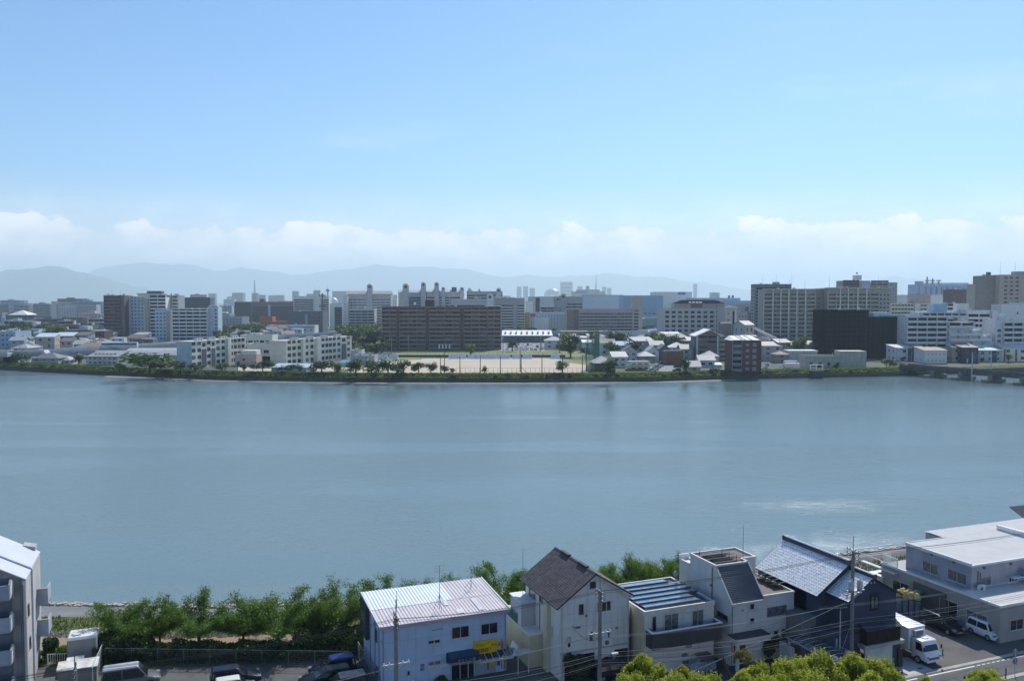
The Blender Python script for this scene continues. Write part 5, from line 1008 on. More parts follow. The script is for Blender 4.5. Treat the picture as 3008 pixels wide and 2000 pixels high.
# ================================================================ near bank
TH = math.atan(984/2500); cT, sT = math.cos(TH), math.sin(TH)
def uv(px, py, z=0): P = G(px, py, z); return (cT*P.x + sT*P.y, -sT*P.x + cT*P.y)
def world(u, v, z=0): return Vector((cT*u - sT*v, sT*u + cT*v, z))
class NB:
    """a house of the near street; local x along the street, y away from it, front faces -y"""
    def __init__(s, name, label, cat, px, py, group=None, O=None):
        s.O = G(px, py) if O is None else Vector(O); s.root = thing(name, label, cat, s.O, TH, group)
    def _l(s, P): dx, dy = P.x-s.O.x, P.y-s.O.y; return (cT*dx + sT*dy, -sT*dx + cT*dy)
    def tp(s, px, py, z): return s._l(G(px, py, z))
    def fr(s, px, py, y=0.0):
        r = ray(px, py); o = s._l(Vector((0,0,0))); d = (cT*r.x + sT*r.y, -sT*r.x + cT*r.y); t = (y-o[1])/d[1]; return (o[0]+d[0]*t, CAMZ+r.z*t)
    def lf(s, px, py, x=0.0):
        r = ray(px, py); o = s._l(Vector((0,0,0))); d = (cT*r.x + sT*r.y, -sT*r.x + cT*r.y); t = (x-o[0])/d[0]; return (o[1]+d[1]*t, CAMZ+r.z*t)
    def b(s, name, m, *a): return MB().box(*a).build(name, m, s.root)
    def mb(s, name, m, mb, smooth=False): return mb.build(name, m, s.root, smooth=smooth)
    def win(s, f, cx, cy, w, h, mull=1, trans=0, fm=None, gm=None, off=0.0, y=0.0, t=.05, name='window'):
        """window on a face, centred where pixel (cx, cy) meets it; its pane is a part of it"""
        gm = gm or NGL; fm = fm or FRAME; mb = MB().ring(0, w, 0, h, t, -.07, .02)
        for i in range(mull): x = w*(i+1)/(mull+1); mb.box(x-t*.45, x+t*.45, -.05, .0, t, h-t)
        for i in range(trans): z = h*(i+1)/(trans+1); mb.box(t, w-t, -.045, 0, z-t*.35, z+t*.35)
        mb.box(-.05, w+.05, -.12, .0, -.05, 0)
        if f == 'front': x, z = s.fr(cx, cy, y); loc = (x-w/2, y-.004, z-h/2); rz = 0
        elif f == 'left': yy, z = s.lf(cx, cy, y); loc = (y-.004, yy+w/2, z-h/2); rz = -math.pi/2
        else: yy, z = s.lf(cx, cy, y); loc = (y+.004, yy-w/2, z-h/2); rz = math.pi/2
        o = newobj(name, mb.mesh(name, fm), s.root, loc, rz); MB().box(t*.6, w-t*.6, -.03, .015, t*.6, h-t*.6).build('pane', gm, o)
        return o
NGL = glass('near_glass', (.012,.016,.022)); NGB = glass('near_glass_blue', (.08,.14,.18), .15); CURT = mat('curtain_glass', (.13,.14,.15), rough=.15, scale=3, var=.5, spec=.6)
def corr(x0, x1, y0, z0, y1, z1, pitch=.3, amp=.05, th=.02):
    """corrugated sheet, ribs run from (y0,z0) to (y1,z1)"""
    mb = MB(); n = int((x1-x0)/pitch); k = 4; P = []
    for i in range(n*k+1):
        x = x0 + (x1-x0)*i/(n*k); a = amp if (i % k) in (1, 2) else 0; P.append((x, a))
    for (xa, a), (xb, b) in zip(P, P[1:]):
        mb.poly([(xa,y0,z0+a),(xb,y0,z0+b),(xb,y1,z1+b),(xa,y1,z1+a)]); mb.poly([(xb,y0,z0+b-th),(xa,y0,z0+a-th),(xa,y1,z1+a-th),(xb,y1,z1+b-th)])
        mb.poly([(xa,y0,z0+a-th),(xb,y0,z0+b-th),(xb,y0,z0+b),(xa,y0,z0+a)])
    return mb
def tiles(x0, x1, pts, pw=.30, pl=.30, rise=.011):
    """rows of roof tiles on the plane through pts = ((x,y,z) origin, along-eave vector end, up-slope vector end)"""
    O, A, B = [Vector(p) for p in pts]; a = (A-O); b = (B-O); na = max(1, int(a.length/pw)); nb = max(1, int(b.length/pl)); n = a.cross(b).normalized()
    if n.z < 0: n = -n
    mb = MB(); ua = a/na; ub = b/nb; rr = random.Random(3)
    for j in range(nb):
        for i in range(na):
            p = O + ua*i + ub*j; l = n*(rise*2.2*rr.uniform(.9,1.15)); l0 = n*(rise*.8); m = ua*.5
            # each tile: a shallow trough and a roll, raised at its lower edge
            q = [p+l0*1.0, p+ua*.32+l*.55, p+ua*.66+l*.5, p+ua*.86+l*1.5, p+ua*.995+l0]
            e = [v+ub*1.06-l*.75 for v in q]
            for k in range(4): mb.poly([q[k], q[k+1], e[k+1], e[k]])
            mb.poly([p, p+ua*.995, q[4], q[3], q[2], q[1], q[0]])
    return mb
def antenna(name, label, P, zt, legs=True, yagi=1, rz=0.0, m=None):
    t = thing(name, label, 'antenna', P, rz); h = zt - P.z; m = m or STEEL; MB().cyl((0,0,.0),(0,0,h),.028,.02,6).build('mast', m, t)
    if legs:
        mb = MB()
        for a in (0,1.57,3.14,4.71): mb.cyl((.55*math.cos(a),.55*math.sin(a),0),(0,0,min(h*.35,1.3)),.018,None,5)
        mb.build('tripod', m, t)
    for k in range(yagi):
        z = h-.1-k*.45; mb = MB().cyl((-.5,0,z),(.6,0,z),.012,None,4)
        for i in range(6): mb.cyl((-.45+.2*i,-.22,z),(-.45+.2*i,.22,z),.008,None,4)
        mb.build('yagi', m, t)
    return t
def ac_unit(parent, loc, rz=0.0, col=None):
    o = newobj('air_conditioner', MB().box(0,.8,-.3,0,0,.62).mesh('air_conditioner', col or WHITE), parent, loc, rz)
    MB().cyl((.28,-.315,.31),(.28,-.302,.31),.22,None,14).build('fan_grille', DGREY, o); return o

# ---------------------------------------------------------------- A: pale blue shop building with corrugated roof
BW = mat('shop_blue', (.40,.52,.66), streak=.25, var=.05, rough=.6)
A = NB('shop_building', 'pale blue two storey shop building with ribbed roof and yellow sign', 'building', 1393, 1984)
ax0, az = A.fr(1119.4, 1838); ax1 = A.fr(1487.8, 1787)[0]; AD = 7.3; zb = az+.45
MB().sweep([(0,0),(AD,0),(AD,zb-.12),(0,az-.12)], ax0, ax1, 'x').build('wall', BW, A.root)
xs = ax0+7.4; ys = 3.3
zt = lambda y: az + (zb-az)*y/AD
A.mb('roof_sheet', mat('roof_pinkish', (.60,.54,.54), rough=.5, var=.06, streak=.2), corr(ax0-.15, ax1+.2, -.25, az-.02, ys, zt(ys)))
A.mb('roof_sheet', mat('roof_pinkish'), corr(xs, ax1+.2, ys+.01, zt(ys)+.01, AD+.2, zb+.02))
A.mb('roof_sheet', mat('roof_bright', (.74,.78,.78), rough=.45, var=.05), corr(ax0-.15, xs-.01, ys-.06, zt(ys)+.03, AD+.2, zb+.04))
A.b('fascia', mat('fascia', (.38,.33,.36)), ax0-.18, ax1+.22, -.33, -.25, az-.28, az+.02)
A.mb('verge_trim', WROOF, MB().sweep([(-.3,az-.1),(AD+.2,zb-.06),(AD+.2,zb+.1),(-.3,az+.09)], ax0-.24, ax0-.14, 'x').sweep([(-.3,az-.1),(AD+.2,zb-.06),(AD+.2,zb+.1),(-.3,az+.09)], ax1+.2, ax1+.3, 'x'))
for x_, y0_, y1_ in ((ax0+8.9,.3,3.0),(ax0+6.2,2.2,3.2),(ax0+6.9,.2,1.1)): A.mb('roof_patch', mat('patch', (.62,.58,.60)), MB().hexa([(x_,y0_,zt(y0_)+.05),(x_+.55,y0_,zt(y0_)+.05),(x_+.55,y1_,zt(y1_)+.05),(x_,y1_,zt(y1_)+.05)],[(x_,y0_,zt(y0_)+.075),(x_+.55,y0_,zt(y0_)+.075),(x_+.55,y1_,zt(y1_)+.075),(x_,y1_,zt(y1_)+.075)]))
A.win('front', 1352, 1855, 1.62, 1.05, fm=FRAME, t=.05); A.win('front', 1436.9, 1844.2, 1.6, 1.0); A.win('front', 1275, 1883, 1.1, .36)
o = A.win('front', 1276.4, 1946, 1.15, .42, mull=1); 
for i in range(12): MB().box(.07+i*.09, .095+i*.09, -.09, -.07, .03, .39).build('bar', FRAME, o)
A.win('front', 1199.6, 1975, .28, .46, mull=0)
A.b('seam', mat('seam', (.24,.30,.38)), ax0, ax1, -.012, 0, az-1.55, az-1.53); A.b('seam', mat('seam'), ax0, ax1, -.012, 0, az-3.3, az-3.28)
# ground floor shop front
x0, x1 = A.fr(1324,1990)[0], A.fr(1393,1984)[0]
A.b('shop_front', NGL, x0, x1, -.05, .02, .0, 1.72)
for k, x_ in enumerate((x0, x0+.8, x0+1.55, x1-.06)): A.b('mullion', LGREY, x_, x_+.06, -.1, -.04, 0, 1.72)
A.b('door_panel', mat('frost', (.30,.36,.38), rough=.3), x1+.1, x1+1.25, -.06, .02, .05, 1.55); A.b('door_panel', mat('frost'), x1+1.35, x1+2.0, -.06, .02, .05, 1.55); A.b('door_handle', DGREY, x1+1.22, x1+1.3, -.14, -.06, .4, 1.4)
yl = mat('sign_yellow', (.62,.42,.01), rough=.5, var=.1); blk = mat('ink', (.02,.018,.015)); 
nt_ = MB().cyl((x1+1.68,-.09,1.1),(x1+1.68,-.062,1.1),.36,None,16); A.mb('round_notice', yl, nt_)
# awning
aw = mat('awning_navy', (.008,.02,.06), rough=.6); axa, aza = A.fr(1311, 1916)[0], 2.5; axb = A.fr(1400, 1905)[0]
A.mb('awning', aw, MB().sweep([(0,aza-.05),(-.75,aza-.28),(-.8,aza-.85),(0,aza-.85)], axa, axb, 'x')); A.mb('awning_top', mat('awning_light', (.02,.07,.13)), MB().sweep([(0,aza-.02),(-.74,aza-.255),(-.745,aza-.275),(0,aza-.045)], axa+.1, axb-.1, 'x'))
text_mesh('きりんの館', .34, mat('awn_txt', (.25,.3,.36)), A.root, (axa+.75, -.83, aza-.72), (R(90),0,0), name='awning_lettering')
# glass lean-to canopy
gx0, gx1 = axb+.02, ax1+.25
A.mb('canopy_glass', mat('tinted_sheet', (.02,.035,.05), rough=.12, spec=.7), MB().sweep([(-.01,1.96),(-1.0,1.58),(-1.0,1.62),(-.01,2.0)], gx0, gx1, 'x'))
for i in range(6): x_ = gx0+(gx1-gx0-.05)*i/5; A.mb('canopy_rib', LGREY, MB().sweep([(-.01,2.0),(-1.02,1.615),(-1.02,1.66),(-.01,2.04)], x_, x_+.05, 'x'))
A.b('canopy_gutter', LGREY, gx0, gx1, -1.06, -1.0, 1.5, 1.64)
A.mb('torn_flap', mat('flap', (.75,.76,.74)), MB().poly([(gx1-.1,-.9,1.6),(gx1+.9,-.9,1.55),(gx1+.5,-.3,2.2)]).poly([(gx1+.1,.1,2.0),(gx1+1.0,.0,1.9),(gx1+.6,.7,2.4)]))
# yellow sign with rounded right end and the giraffe drawing beside it
sx0, sz0 = A.fr(1390, 1926); sx1 = A.fr(1461, 1900)[0]; sh = 1.2; r_ = .42
prof = [(sx0+.28,0),(sx1-r_,0)] + [(sx1-r_+r_*math.sin(a), r_-r_*math.cos(a)) for a in (.5,1.0,1.57)] + [(sx1, sh-.3),(sx1-.12,sh),(sx0,sh),(sx0,.3)]
mb = MB(); n = len(prof); zb_ = sz0+.1
mb.v = [(x,-.16,z+zb_) for x,z in prof] + [(x,-.08,z+zb_) for x,z in prof]; mb.f = [tuple(range(n)), tuple(reversed(range(n,2*n)))] + [(i,n+i,n+(i+1)%n,(i+1)%n) for i in range(n)]
sg = A.mb('shop_sign', yl, mb)
for ch, dx, dz, sz in (('き',.12,.72,.34),('り',.42,.70,.32),('ん',.66,.72,.34),('の',.98,.82,.22),('体',.22,.2,.42),('験',.62,.2,.42),('館',1.02,.2,.42),('山',1.28,.92,.24),('で',1.42,.38,.26),('自',1.62,.66,.28),('由',1.92,.62,.26)):
    text_mesh(ch, sz, blk, sg, (sx0+dx, -.165, zb_+dz), (R(90),0,0), name='sign_letter', ext=.004)
og = mat('giraffe_orange', (.50,.20,.02)); gx, gz = A.fr(1470.5, 1905)
g = A.mb('giraffe_drawing', og, MB().poly([(gx,-.03,gz-.25),(gx+.25,-.03,gz-.25),(gx+.28,-.03,gz+.55),(gx+.12,-.03,gz+.75),(gx-.2,-.03,gz+.55),(gx-.25,-.03,gz+.35),(gx+.02,-.03,gz+.3)]))
MB().box(gx+.02,gx+.05,-.04,-.03,gz+.7,gz+.95).box(gx+.17,gx+.2,-.04,-.03,gz+.7,gz+.95).box(gx-.24,gx-.14,-.04,-.03,gz+.6,gz+.68).box(gx+.06,gx+.16,-.04,-.03,gz+.1,gz+.22).box(gx+.1,gx+.2,-.04,-.03,gz+.35,gz+.45).build('drawing_marks', mat('brown_ink', (.12,.06,.03)), g)
gz2 = .25; gx2 = A.fr(1472, 1960)[0]
g = A.mb('animal_drawing', og, MB().box(gx2,gx2+.08,-.03,-.01,gz2,gz2+.8).box(gx2+.25,gx2+.33,-.03,-.01,gz2,gz2+.8)); 
for i in range(6): MB().box(gx2-.12,gx2+.45,-.05,-.03,gz2+.8+i*.13,gz2+.92+i*.13).build('stripe', mat('str_blue', (.03,.12,.35)) if i % 2 == 0 else LGREY, g)
MB().box(gx2-.4,gx2-.12,-.05,-.03,gz2+.35,gz2+.75).build('bag_mark', mat('str_blue'), g)
# left face: dark bay, pipes
A.mb('dark_bay', mat('bay_dark', (.035,.045,.045)), MB().box(ax0-.35, ax0-.002, 4.6, AD-.1, az-2.9, zb-.25)); yy, zz = A.lf(1084, 1832, ax0-.36)
A.mb('bay_window', CURT, MB().box(ax0-.38, ax0-.352, 5.0, 6.6, az-1.6, az-.7)); A.win('left', 1106, 1863, .75, 1.0, y=ax0, mull=0, fm=DGREY)
for y_ in (.6, 2.2, 4.2): A.mb('drain_pipe', mat('pipe_blue', (.2,.27,.36)), MB().cyl((ax0-.07,y_,0),(ax0-.07,y_,az-.3),.04,None,6))
A.mb('meter_box', DGREY, MB().box(ax0-.2, ax0, .9, 1.3, 1.0, 1.7).box(ax0-.25, ax0, .4, .9, .5, 1.1))
rp = lambda px, py: (lambda q: world(*(cT*A.O.x+sT*A.O.y+q[0], -sT*A.O.x+cT*A.O.y+q[1]), z=az+.2+.06*q[1]))(A.tp(px, py, az+.25))
antenna('tv_antenna', 'tall rooftop antenna on a tripod in the middle of the ribbed roof', rp(1291.4, 1788), 9.85, yagi=2, rz=.4)
antenna('tv_antenna', 'whip antenna near the far right corner of the ribbed roof', rp(1383.6, 1733), 8.3, yagi=0)
antenna('tv_antenna', 'short thin antenna at the left of the ribbed roof', rp(1165.4, 1790), 7.6, legs=False, yagi=0)

# ---------------------------------------------------------------- B: cream gabled house
HB = mat('house_cream', (.68,.67,.63), streak=.3, var=.05); HBY = mat('house_yellow', (.56,.51,.36), streak=.35, var=.06)
Bh = NB('gabled_house', 'tall cream house with steep dark gabled roof next to the shop building', 'house', 1649, 2000)
bx0, be = -.1, 7.0; bx1 = 6.65; bD = 7.9; bap = 9.2; bxm = (bx0+bx1)/2-.15
MB().box(bx0, bx1, 0, bD, 0, be).build('wall', HB, Bh.root); MB().sweep([(bx0,be),(bxm,bap-.12),(bx1,be)], .001, bD-.001, 'y').build('gable_wall', HB, Bh.root)
SH = mat('shingle', (.075,.065,.07), rough=.75, var=.35, scale=2.2)
def slope_rows(x_e, z_e, x_r, z_r, y0, y1, n):
    mb = MB(); rr = random.Random(6)
    for i in range(n):
        t0, t1 = i/n, (i+1.12)/n; a = (x_e+(x_r-x_e)*t0, z_e+(z_r-z_e)*t0); b = (x_e+(x_r-x_e)*min(t1,1), z_e+(z_r-z_e)*min(t1,1)); h = .022
        yy = y0
        while yy < y1:
            ye = min(y1, yy + rr.uniform(.7,1.0)); d_ = rr.uniform(0,.012)
            mb.poly([(a[0],yy,a[1]+h+d_),(a[0],ye-.012,a[1]+h+d_),(b[0],ye-.012,b[1]+.015),(b[0],yy,b[1]+.015)]); mb.poly([(a[0],yy,a[1]-.02),(a[0],ye,a[1]-.02),(a[0],ye,a[1]+h+d_),(a[0],yy,a[1]+h+d_)])
            yy = ye
    return mb
Bh.mb('roof_slab', mat('roof_edge', (.055,.05,.055)), MB().sweep([(bx0-.55,be-.42),(bxm,bap+.02),(bxm,bap-.12),(bx0-.5,be-.52)], -.45, bD+.3, 'y').sweep([(bxm,bap+.02),(bx1+.35,be-.2),(bx1+.3,be-.3),(bxm,bap-.12)], -.45, bD+.3, 'y'))
Bh.mb('shingles', SH, slope_rows(bx0-.55, be-.40, bxm, bap+.04, -.45, bD+.3, 22)); Bh.mb('shingles', SH, slope_rows(bx1+.35, be-.18, bxm, bap+.04, -.45, bD+.3, 20))
Bh.b('ridge_vent', mat('ink'), bxm-.16, bxm+.16, 1.3, 3.0, bap+.05, bap+.2); Bh.b('ridge_vent', mat('ink'), bxm-.16, bxm+.16, 5.0, 6.7, bap+.05, bap+.2); Bh.mb('ridge_cap', mat('roof_edge'), MB().sweep([(bxm-.15,bap),(bxm,bap+.1),(bxm+.15,bap)], -.46, bD+.31, 'y'))
Bh.mb('verge_trim', WROOF, MB().sweep([(bx0-.5,be-.62),(bxm,bap-.16),(bx1+.3,be-.42),(bx1+.3,be-.32),(bxm,bap-.04),(bx0-.5,be-.5)], -.44, -.4, 'y'))
for a in ((1741,1716.3,.55,.55,0),(1707,1787.5,.42,.85,0),(1773.8,1780,1.4,.95,2),(1671,1884,.36,1.0,0),(1736,1866,.26,.72,0),(1787,1863.8,.3,1.05,0)): Bh.win('front', a[0], a[1], a[2], a[3], mull=a[4], fm=WHITE if a[3] > .9 else FRAME_D, gm=NGB if a[0] == 1736 else None)
Bh.win('left', 1565.7, 1739.5, 1.5, 1.15, y=bx0, gm=CURT); Bh.win('left', 1593, 1756, 1.3, 1.0, y=bx0, gm=CURT); Bh.win('left', 1565.4, 1818, 1.3, 1.1, y=bx0, gm=NGB); Bh.win('left', 1600, 1853, .3, .8, y=bx0, mull=0); Bh.win('left', 1623.8, 1853, .2, .8, y=bx0, mull=0, gm=NGL)
Bh.mb('pilaster', HBY, MB().box(bx0-.35, bx0, 2.1, 3.0, 0, be-.55)); Bh.b('band', mat('band_blue', (.36,.40,.44)), bx0-.03, bx1+.03, -.05, 0, 2.35, 2.5)
for x_ in (bx0+.12, bx1-.1): Bh.mb('drain_pipe', LGREY, MB().cyl((x_,-.07,0),(x_,-.07,be-.5),.04,None,6))
for y_ in (4.4, 6.9): Bh.mb('drain_pipe', DGREY, MB().cyl((bx0-.07,y_,0),(bx0-.07,y_,be-.6),.035,None,6))
Bh.b('garage_opening', NGL, .3, 3.2, -.03, .05, 0, 2.1); Bh.win('front', 1789, 1927, 1.1, .35, mull=1); Bh.b('garage_opening', NGL, 5.2, 6.6, -.03, .05, 0, 2.0)
Bh.mb('cable_hook', DGREY, MB().lathe([(.02,-.02),(.25,-.03),(.27,0),(.25,.03)], (bx0+1.6,-.1,4.6), 12))
Bh.b('back_annex', LGREY, bx0-1.4, bx0, bD-2.3, bD+.4, 0, 5.2); Bh.b('back_annex_roof', WROOF, bx0-1.5, bx0, bD-2.4, bD+.5, 5.2, 5.3)
antenna('tv_antenna', 'thin antenna pole rising left of the dark gabled roof', Bh.root.location + Vector((cT*(bx0-.7)-sT*(bD-1), sT*(bx0-.7)+cT*(bD-1), 5.3)), 9.9, legs=False, yagi=1)
jm = mat('joint', (.30,.29,.27))
for z_ in (1.6, 3.4, 4.6, 5.8): Bh.b('siding_joint', jm, bx0, bx1, -.006, 0, z_, z_+.015)
for x_ in (1.2, 2.4, 4.2, 5.5): Bh.b('siding_joint', jm, x_, x_+.015, -.006, 0, 2.5, be)
ac_unit(Bh.root, (4.0, 0, 2.6)); Bh.b('meter_box', LGREY, .5, .75, -.15, 0, 3.4, 3.8); Bh.b('vent_cap', DGREY, 2.3, 2.45, -.1, 0, 5.4, 5.55); Bh.b('vent_cap', DGREY, 5.3, 5.45, -.1, 0, 3.9, 4.05)
for i, x_ in enumerate((ax0+1.1, ax0+3.0, ax0+5.3, ax0+8.2)): A.b('panel_seam', mat('seam'), x_, x_+.015, -.01, 0, 0, az-.28)
A.mb('drain_pipe', mat('pipe_blue'), MB().cyl((ax1-.15,-.07,0),(ax1-.15,-.07,az-.3),.04,None,6).cyl((ax0+.15,-.07,0),(ax0+.15,-.07,az-.3),.04,None,6)); ac_unit(A.root, (ax0+2.0, 0, .05)); A.b('electric_box', DGREY, ax0+3.4, ax0+3.7, -.15, 0, 1.3, 1.8); A.b('wire_bracket', STEEL, ax0+4.4, ax0+5.4, -.25, -.2, az-.95, az-.91)
# yard annex with green lattice screen
An = NB('yard_terrace', 'cream garage terrace with green lattice screen left of the gabled house', 'terrace', 1554, 1962)
An.b('wall', HBY, 0, 1.9, 0, 7.6, 0, 2.95); An.b('coping', HB, -.06, 1.9, -.06, 7.7, 2.95, 3.05)
gl = mat('lattice_green', (.10,.26,.27), rough=.6); mb = MB().box(-.02,.04,3.0,7.6,3.9,3.98).box(-.02,.04,3.0,7.6,3.08,3.14).box(.05,1.9,3.0,3.05,3.9,3.98)
for i in range(24):
    y_ = 3.0 + i*.19; mb.cyl((.01,y_,3.1),(.01,y_+.8 if y_ < 6.8 else 7.6,3.9),.014,None,4); mb.cyl((.03,y_,3.9),(.03,y_+.8 if y_ < 6.8 else 7.6,3.1),.014,None,4)
for i in range(9): mb.box(.1+i*.2,.13+i*.2,3.0,3.04,3.1,3.9)
An.mb('lattice', gl, mb); An.b('lattice_backing', mat('lattice_dark', (.05,.13,.15)), .06, .08, 3.06, 7.6, 3.1, 3.9); An.b('lattice_backing', mat('lattice_dark'), .1, 1.9, 3.05, 3.07, 3.1, 3.9)
ac_unit(An.root, (.9, 2.9, 3.06)); An.b('steps_rail', LGREY, -1.5, -.3, -1.2, -.3, 2.0, 2.06); 
for x_ in (-1.4, -.4): An.b('post', LGREY, x_, x_+.06, -.8, -.74, 0, 2.0)
# ---------------------------------------------------------------- C: beige house with solar roof
HC = mat('house_beige', (.62,.60,.56), streak=.25, var=.05)
Ch = NB('solar_house', 'beige house with charcoal balcony and its roof full of solar panels', 'house', 1892, 1985)
cW, cD, cz = 7.25, 7.3, 5.55
MB().box(0, cW, 0, cD, 0, cz).build('wall', HC, Ch.root); MB().box(-.012, -.002, 0, cD, 0, cz).build('side_wall', HBY, Ch.root)
Ch.b('roof', mat('roof_dark', (.10,.09,.085), rough=.9), .1, cW-.1, .1, cD-.1, cz, cz+.04)
Ch.mb('parapet', mat('parapet_w', (.60,.58,.54)), MB().box(-.06,cW+.06,-.06,.12,cz-.12,cz+.24).box(-.06,cW+.06,cD-.12,cD+.06,cz-.12,cz+.24).box(-.06,.12,.12,cD-.12,cz-.12,cz+.24).box(cW-.12,cW+.06,.12,cD-.12,cz-.12,cz+.24))
solar = mat('solar_cell', (.13,.20,.30), rough=.14, var=.12, scale=.8, spec=.9, coat=.6)  # light blue base painted for the sky the panels mirror
def panel_mesh(w, l):
    return MB().hexa([(0,0,l*.07),(w,0,l*.07),(w,l,0),(0,l,0)],[(0,.01,l*.07+.04),(w,.01,l*.07+.04),(w,l+.01,.04),(0,l+.01,.04)]).mesh('solar_panel', solar)
pm1 = panel_mesh(1.12, .93); rk = MB().box(0,1.16,-.02,.02,-.35,.02).mesh('panel_gap_shade', DGREY)  # full width dark board puts in the black shadow under each panel edge
for r in range(6):
    for c in range(5 if r in (0,5) else 5 if r == 1 else 6):
        x_ = .35 + c*1.15 + (0 if r % 2 else .1); y_ = .55 + r*1.08
        newobj('solar_panel', pm1, Ch.root, (x_, y_, cz+.22)); newobj('panel_gap_shade', rk, Ch.root, (x_, y_, cz+.37))
    MB().box(.3, 7.0, .5+r*1.08, .54+r*1.08, cz+.04, cz+.2).build('panel_rail', STEEL, Ch.root)
Ch.win('front', 1971.6, 1825, 1.45, 1.5, gm=CURT); Ch.win('front', 2049.4, 1814, 1.2, 1.5, gm=CURT); Ch.win('front', 1920.9, 1830.8, .48, 1.4, mull=0)
CB = mat('charcoal', (.055,.055,.06), rough=.6, var=.1)
Ch.mb('balcony', CB, MB().box(.15,7.3,-1.15,-1.05,2.85,4.15).box(.15,.25,-1.05,-.002,2.85,4.15).box(7.2,7.3,-1.05,-.002,2.85,4.15).box(.15,7.3,-1.15,-.002,2.7,2.85)); Ch.mb('handrail', WROOF, MB().box(.1,7.35,-1.2,-1.0,4.15,4.23).box(.1,.3,-1.0,-.01,4.15,4.23).box(7.15,7.35,-1.0,-.01,4.15,4.23))
Ch.win('front', 1947.8, 1933, 1.35, 1.95, mull=1, trans=3, fm=DGREY)
for px, py in ((2022,1895),(2010,1922),(2012,1942)): x_, z_ = Ch.fr(px, py); Ch.b('wall_vent', DGREY, x_-.25, x_+.25, -.2, 0, z_-.1, z_+.12)
Ch.mb('drain_pipe', DBROWN, MB().cyl((-.07,2.3,0),(-.07,2.3,cz-.2),.035,None,6)); Ch.mb('hose_hoop', DGREY, MB().lathe([(.44,-.015),(.46,0),(.44,.015)], (0,0,0), 18)); Ch.root.children[-1].location = (Ch.fr(2040,1918)[0], -.06, Ch.fr(2040,1918)[1]); Ch.root.children[-1].rotation_euler = (R(90),0,0)
Ch.b('dark_cowl', DGREY, -.02-.35, -.02, 3.0, 3.6, 4.2, 4.55)
dish = thing('satellite_dish', 'small round satellite dish behind the solar roof', 'dish', world(*(lambda q: (cT*Ch.O.x+sT*Ch.O.y+q[0], -sT*Ch.O.x+cT*Ch.O.y+q[1]))(Ch.tp(1984,1700,5.8)), z=5.5)); MB().cyl((0,0,0),(0,0,.7),.025,None,5).build('pole', STEEL, dish); MB().cyl((0,-.02,.8),(.05,-.08,.82),.3,.28,14).build('dish', LGREY, dish)
for z_ in (1.5, 4.6): Ch.b('siding_joint', jm, 0, cW, -.006, 0, z_, z_+.012)
for x_ in (1.9, 4.9): Ch.b('siding_joint', jm, x_, x_+.012, -.006, 0, 0, cz-.12)
ac_unit(Ch.root, (3.6, -.3, 2.86)); ac_unit(Ch.root, (5.6, -.02, .1)); Ch.b('downlight', LGREY, 4.3, 4.42, -.08, 0, 5.05, 5.17); Ch.b('downlight', LGREY, 4.6, 4.72, -.08, 0, 5.05, 5.17)
# ---------------------------------------------------------------- D: pale house with sloped dark roof
HD = mat('house_grey', (.60,.59,.58), streak=.3, var=.05)
Dh = NB('mansard_house', 'pale house with a steep dark sloping front roof and rooftop panels', 'house', 2145, 1955)
dw, d1, dz, dzl = 3.6, 8.4, 8.35, 5.75; yt = 2.35; yb_ = 6.6
MB().sweep([(0,0),(yb_,0),(yb_,dz),(yt,dz),(0,dzl)], 0, dw, 'x').build('wall', HD, Dh.root)
MB().box(dw, 5.25, 3.4, yb_, 0, dz).build('wall', HD, Dh.root); MB().box(dw, 7.05, 0, 5.6, 0, 5.85).build('wall', HD, Dh.root)
MB().box(0, 1.0, yb_, 8.5, 0, 7.35).build('back_wing', HD, Dh.root); MB().box(-.05,1.05,yb_,yb_+.1,7.35,7.5).box(-.05,.1,yb_,8.5,7.35,7.5).box(.9,1.05,yb_,8.5,7.35,7.5).box(-.05,1.05,8.4,8.55,7.35,7.9).build('back_coping', WROOF, Dh.root)
rfm = mat('metal_roof', (.075,.085,.105), rough=.4, var=.15, spec=.5)
n = 22
mb = MB()
for i in range(n):
    a, b2 = i/n, (i+1)/n; y0, y1 = -.12+(yt+.12)*a, -.12+(yt+.12)*b2; z0, z1 = dzl-.12+(dz-dzl+.12)*a, dzl-.12+(dz-dzl+.12)*b2
    mb.poly([(.12,y0-.03,z0+.07),(dw-.05,y0-.03,z0+.07),(dw-.05,y1,z1+.04),(.12,y1,z1+.04)]); mb.poly([(.12,y0-.03,z0),(dw-.05,y0-.03,z0),(dw-.05,y0-.03,z0+.09),(.12,y0-.03,z0+.07)])
Dh.mb('roof_sheets', rfm, mb)
Dh.mb('verge_trim', mat('parapet_w'), MB().sweep([(-.16,dzl-.14),(yt,dz),(yt,dz+.14),(-.16,dzl)], -.05, .1, 'x').sweep([(-.16,dzl-.14),(yt,dz),(yt,dz+.14),(-.16,dzl)], dw-.06, dw+.07, 'x').box(-.05,dw+.05,-.2,-.12,dzl-.22,dzl-.02))
pw = mat('parapet_w')
Dh.mb('parapet', pw, MB().box(-.05,.13,yt,yb_+.05,dz,dz+.2).box(.13,dw,yt,yt+.18,dz,dz+.2).box(dw-.13,dw+.05,yt,3.4,dz,dz+.2).box(dw,5.3,3.35,3.53,dz,dz+.2).box(5.12,5.3,3.53,yb_+.05,dz,dz+.2).box(.13,5.12,yb_-.13,yb_+.05,dz,dz+.2))
Dh.b('roof', mat('roof_brown', (.17,.14,.12), rough=.9), .13, dw, yt+.18, yb_-.13, dz, dz+.03); Dh.b('roof', mat('roof_brown'), dw+.001, 5.12, 3.53, yb_-.13, dz, dz+.028)
solar_d = mat('solar_dark', (.03,.035,.045), rough=.15, var=.2, spec=.8)
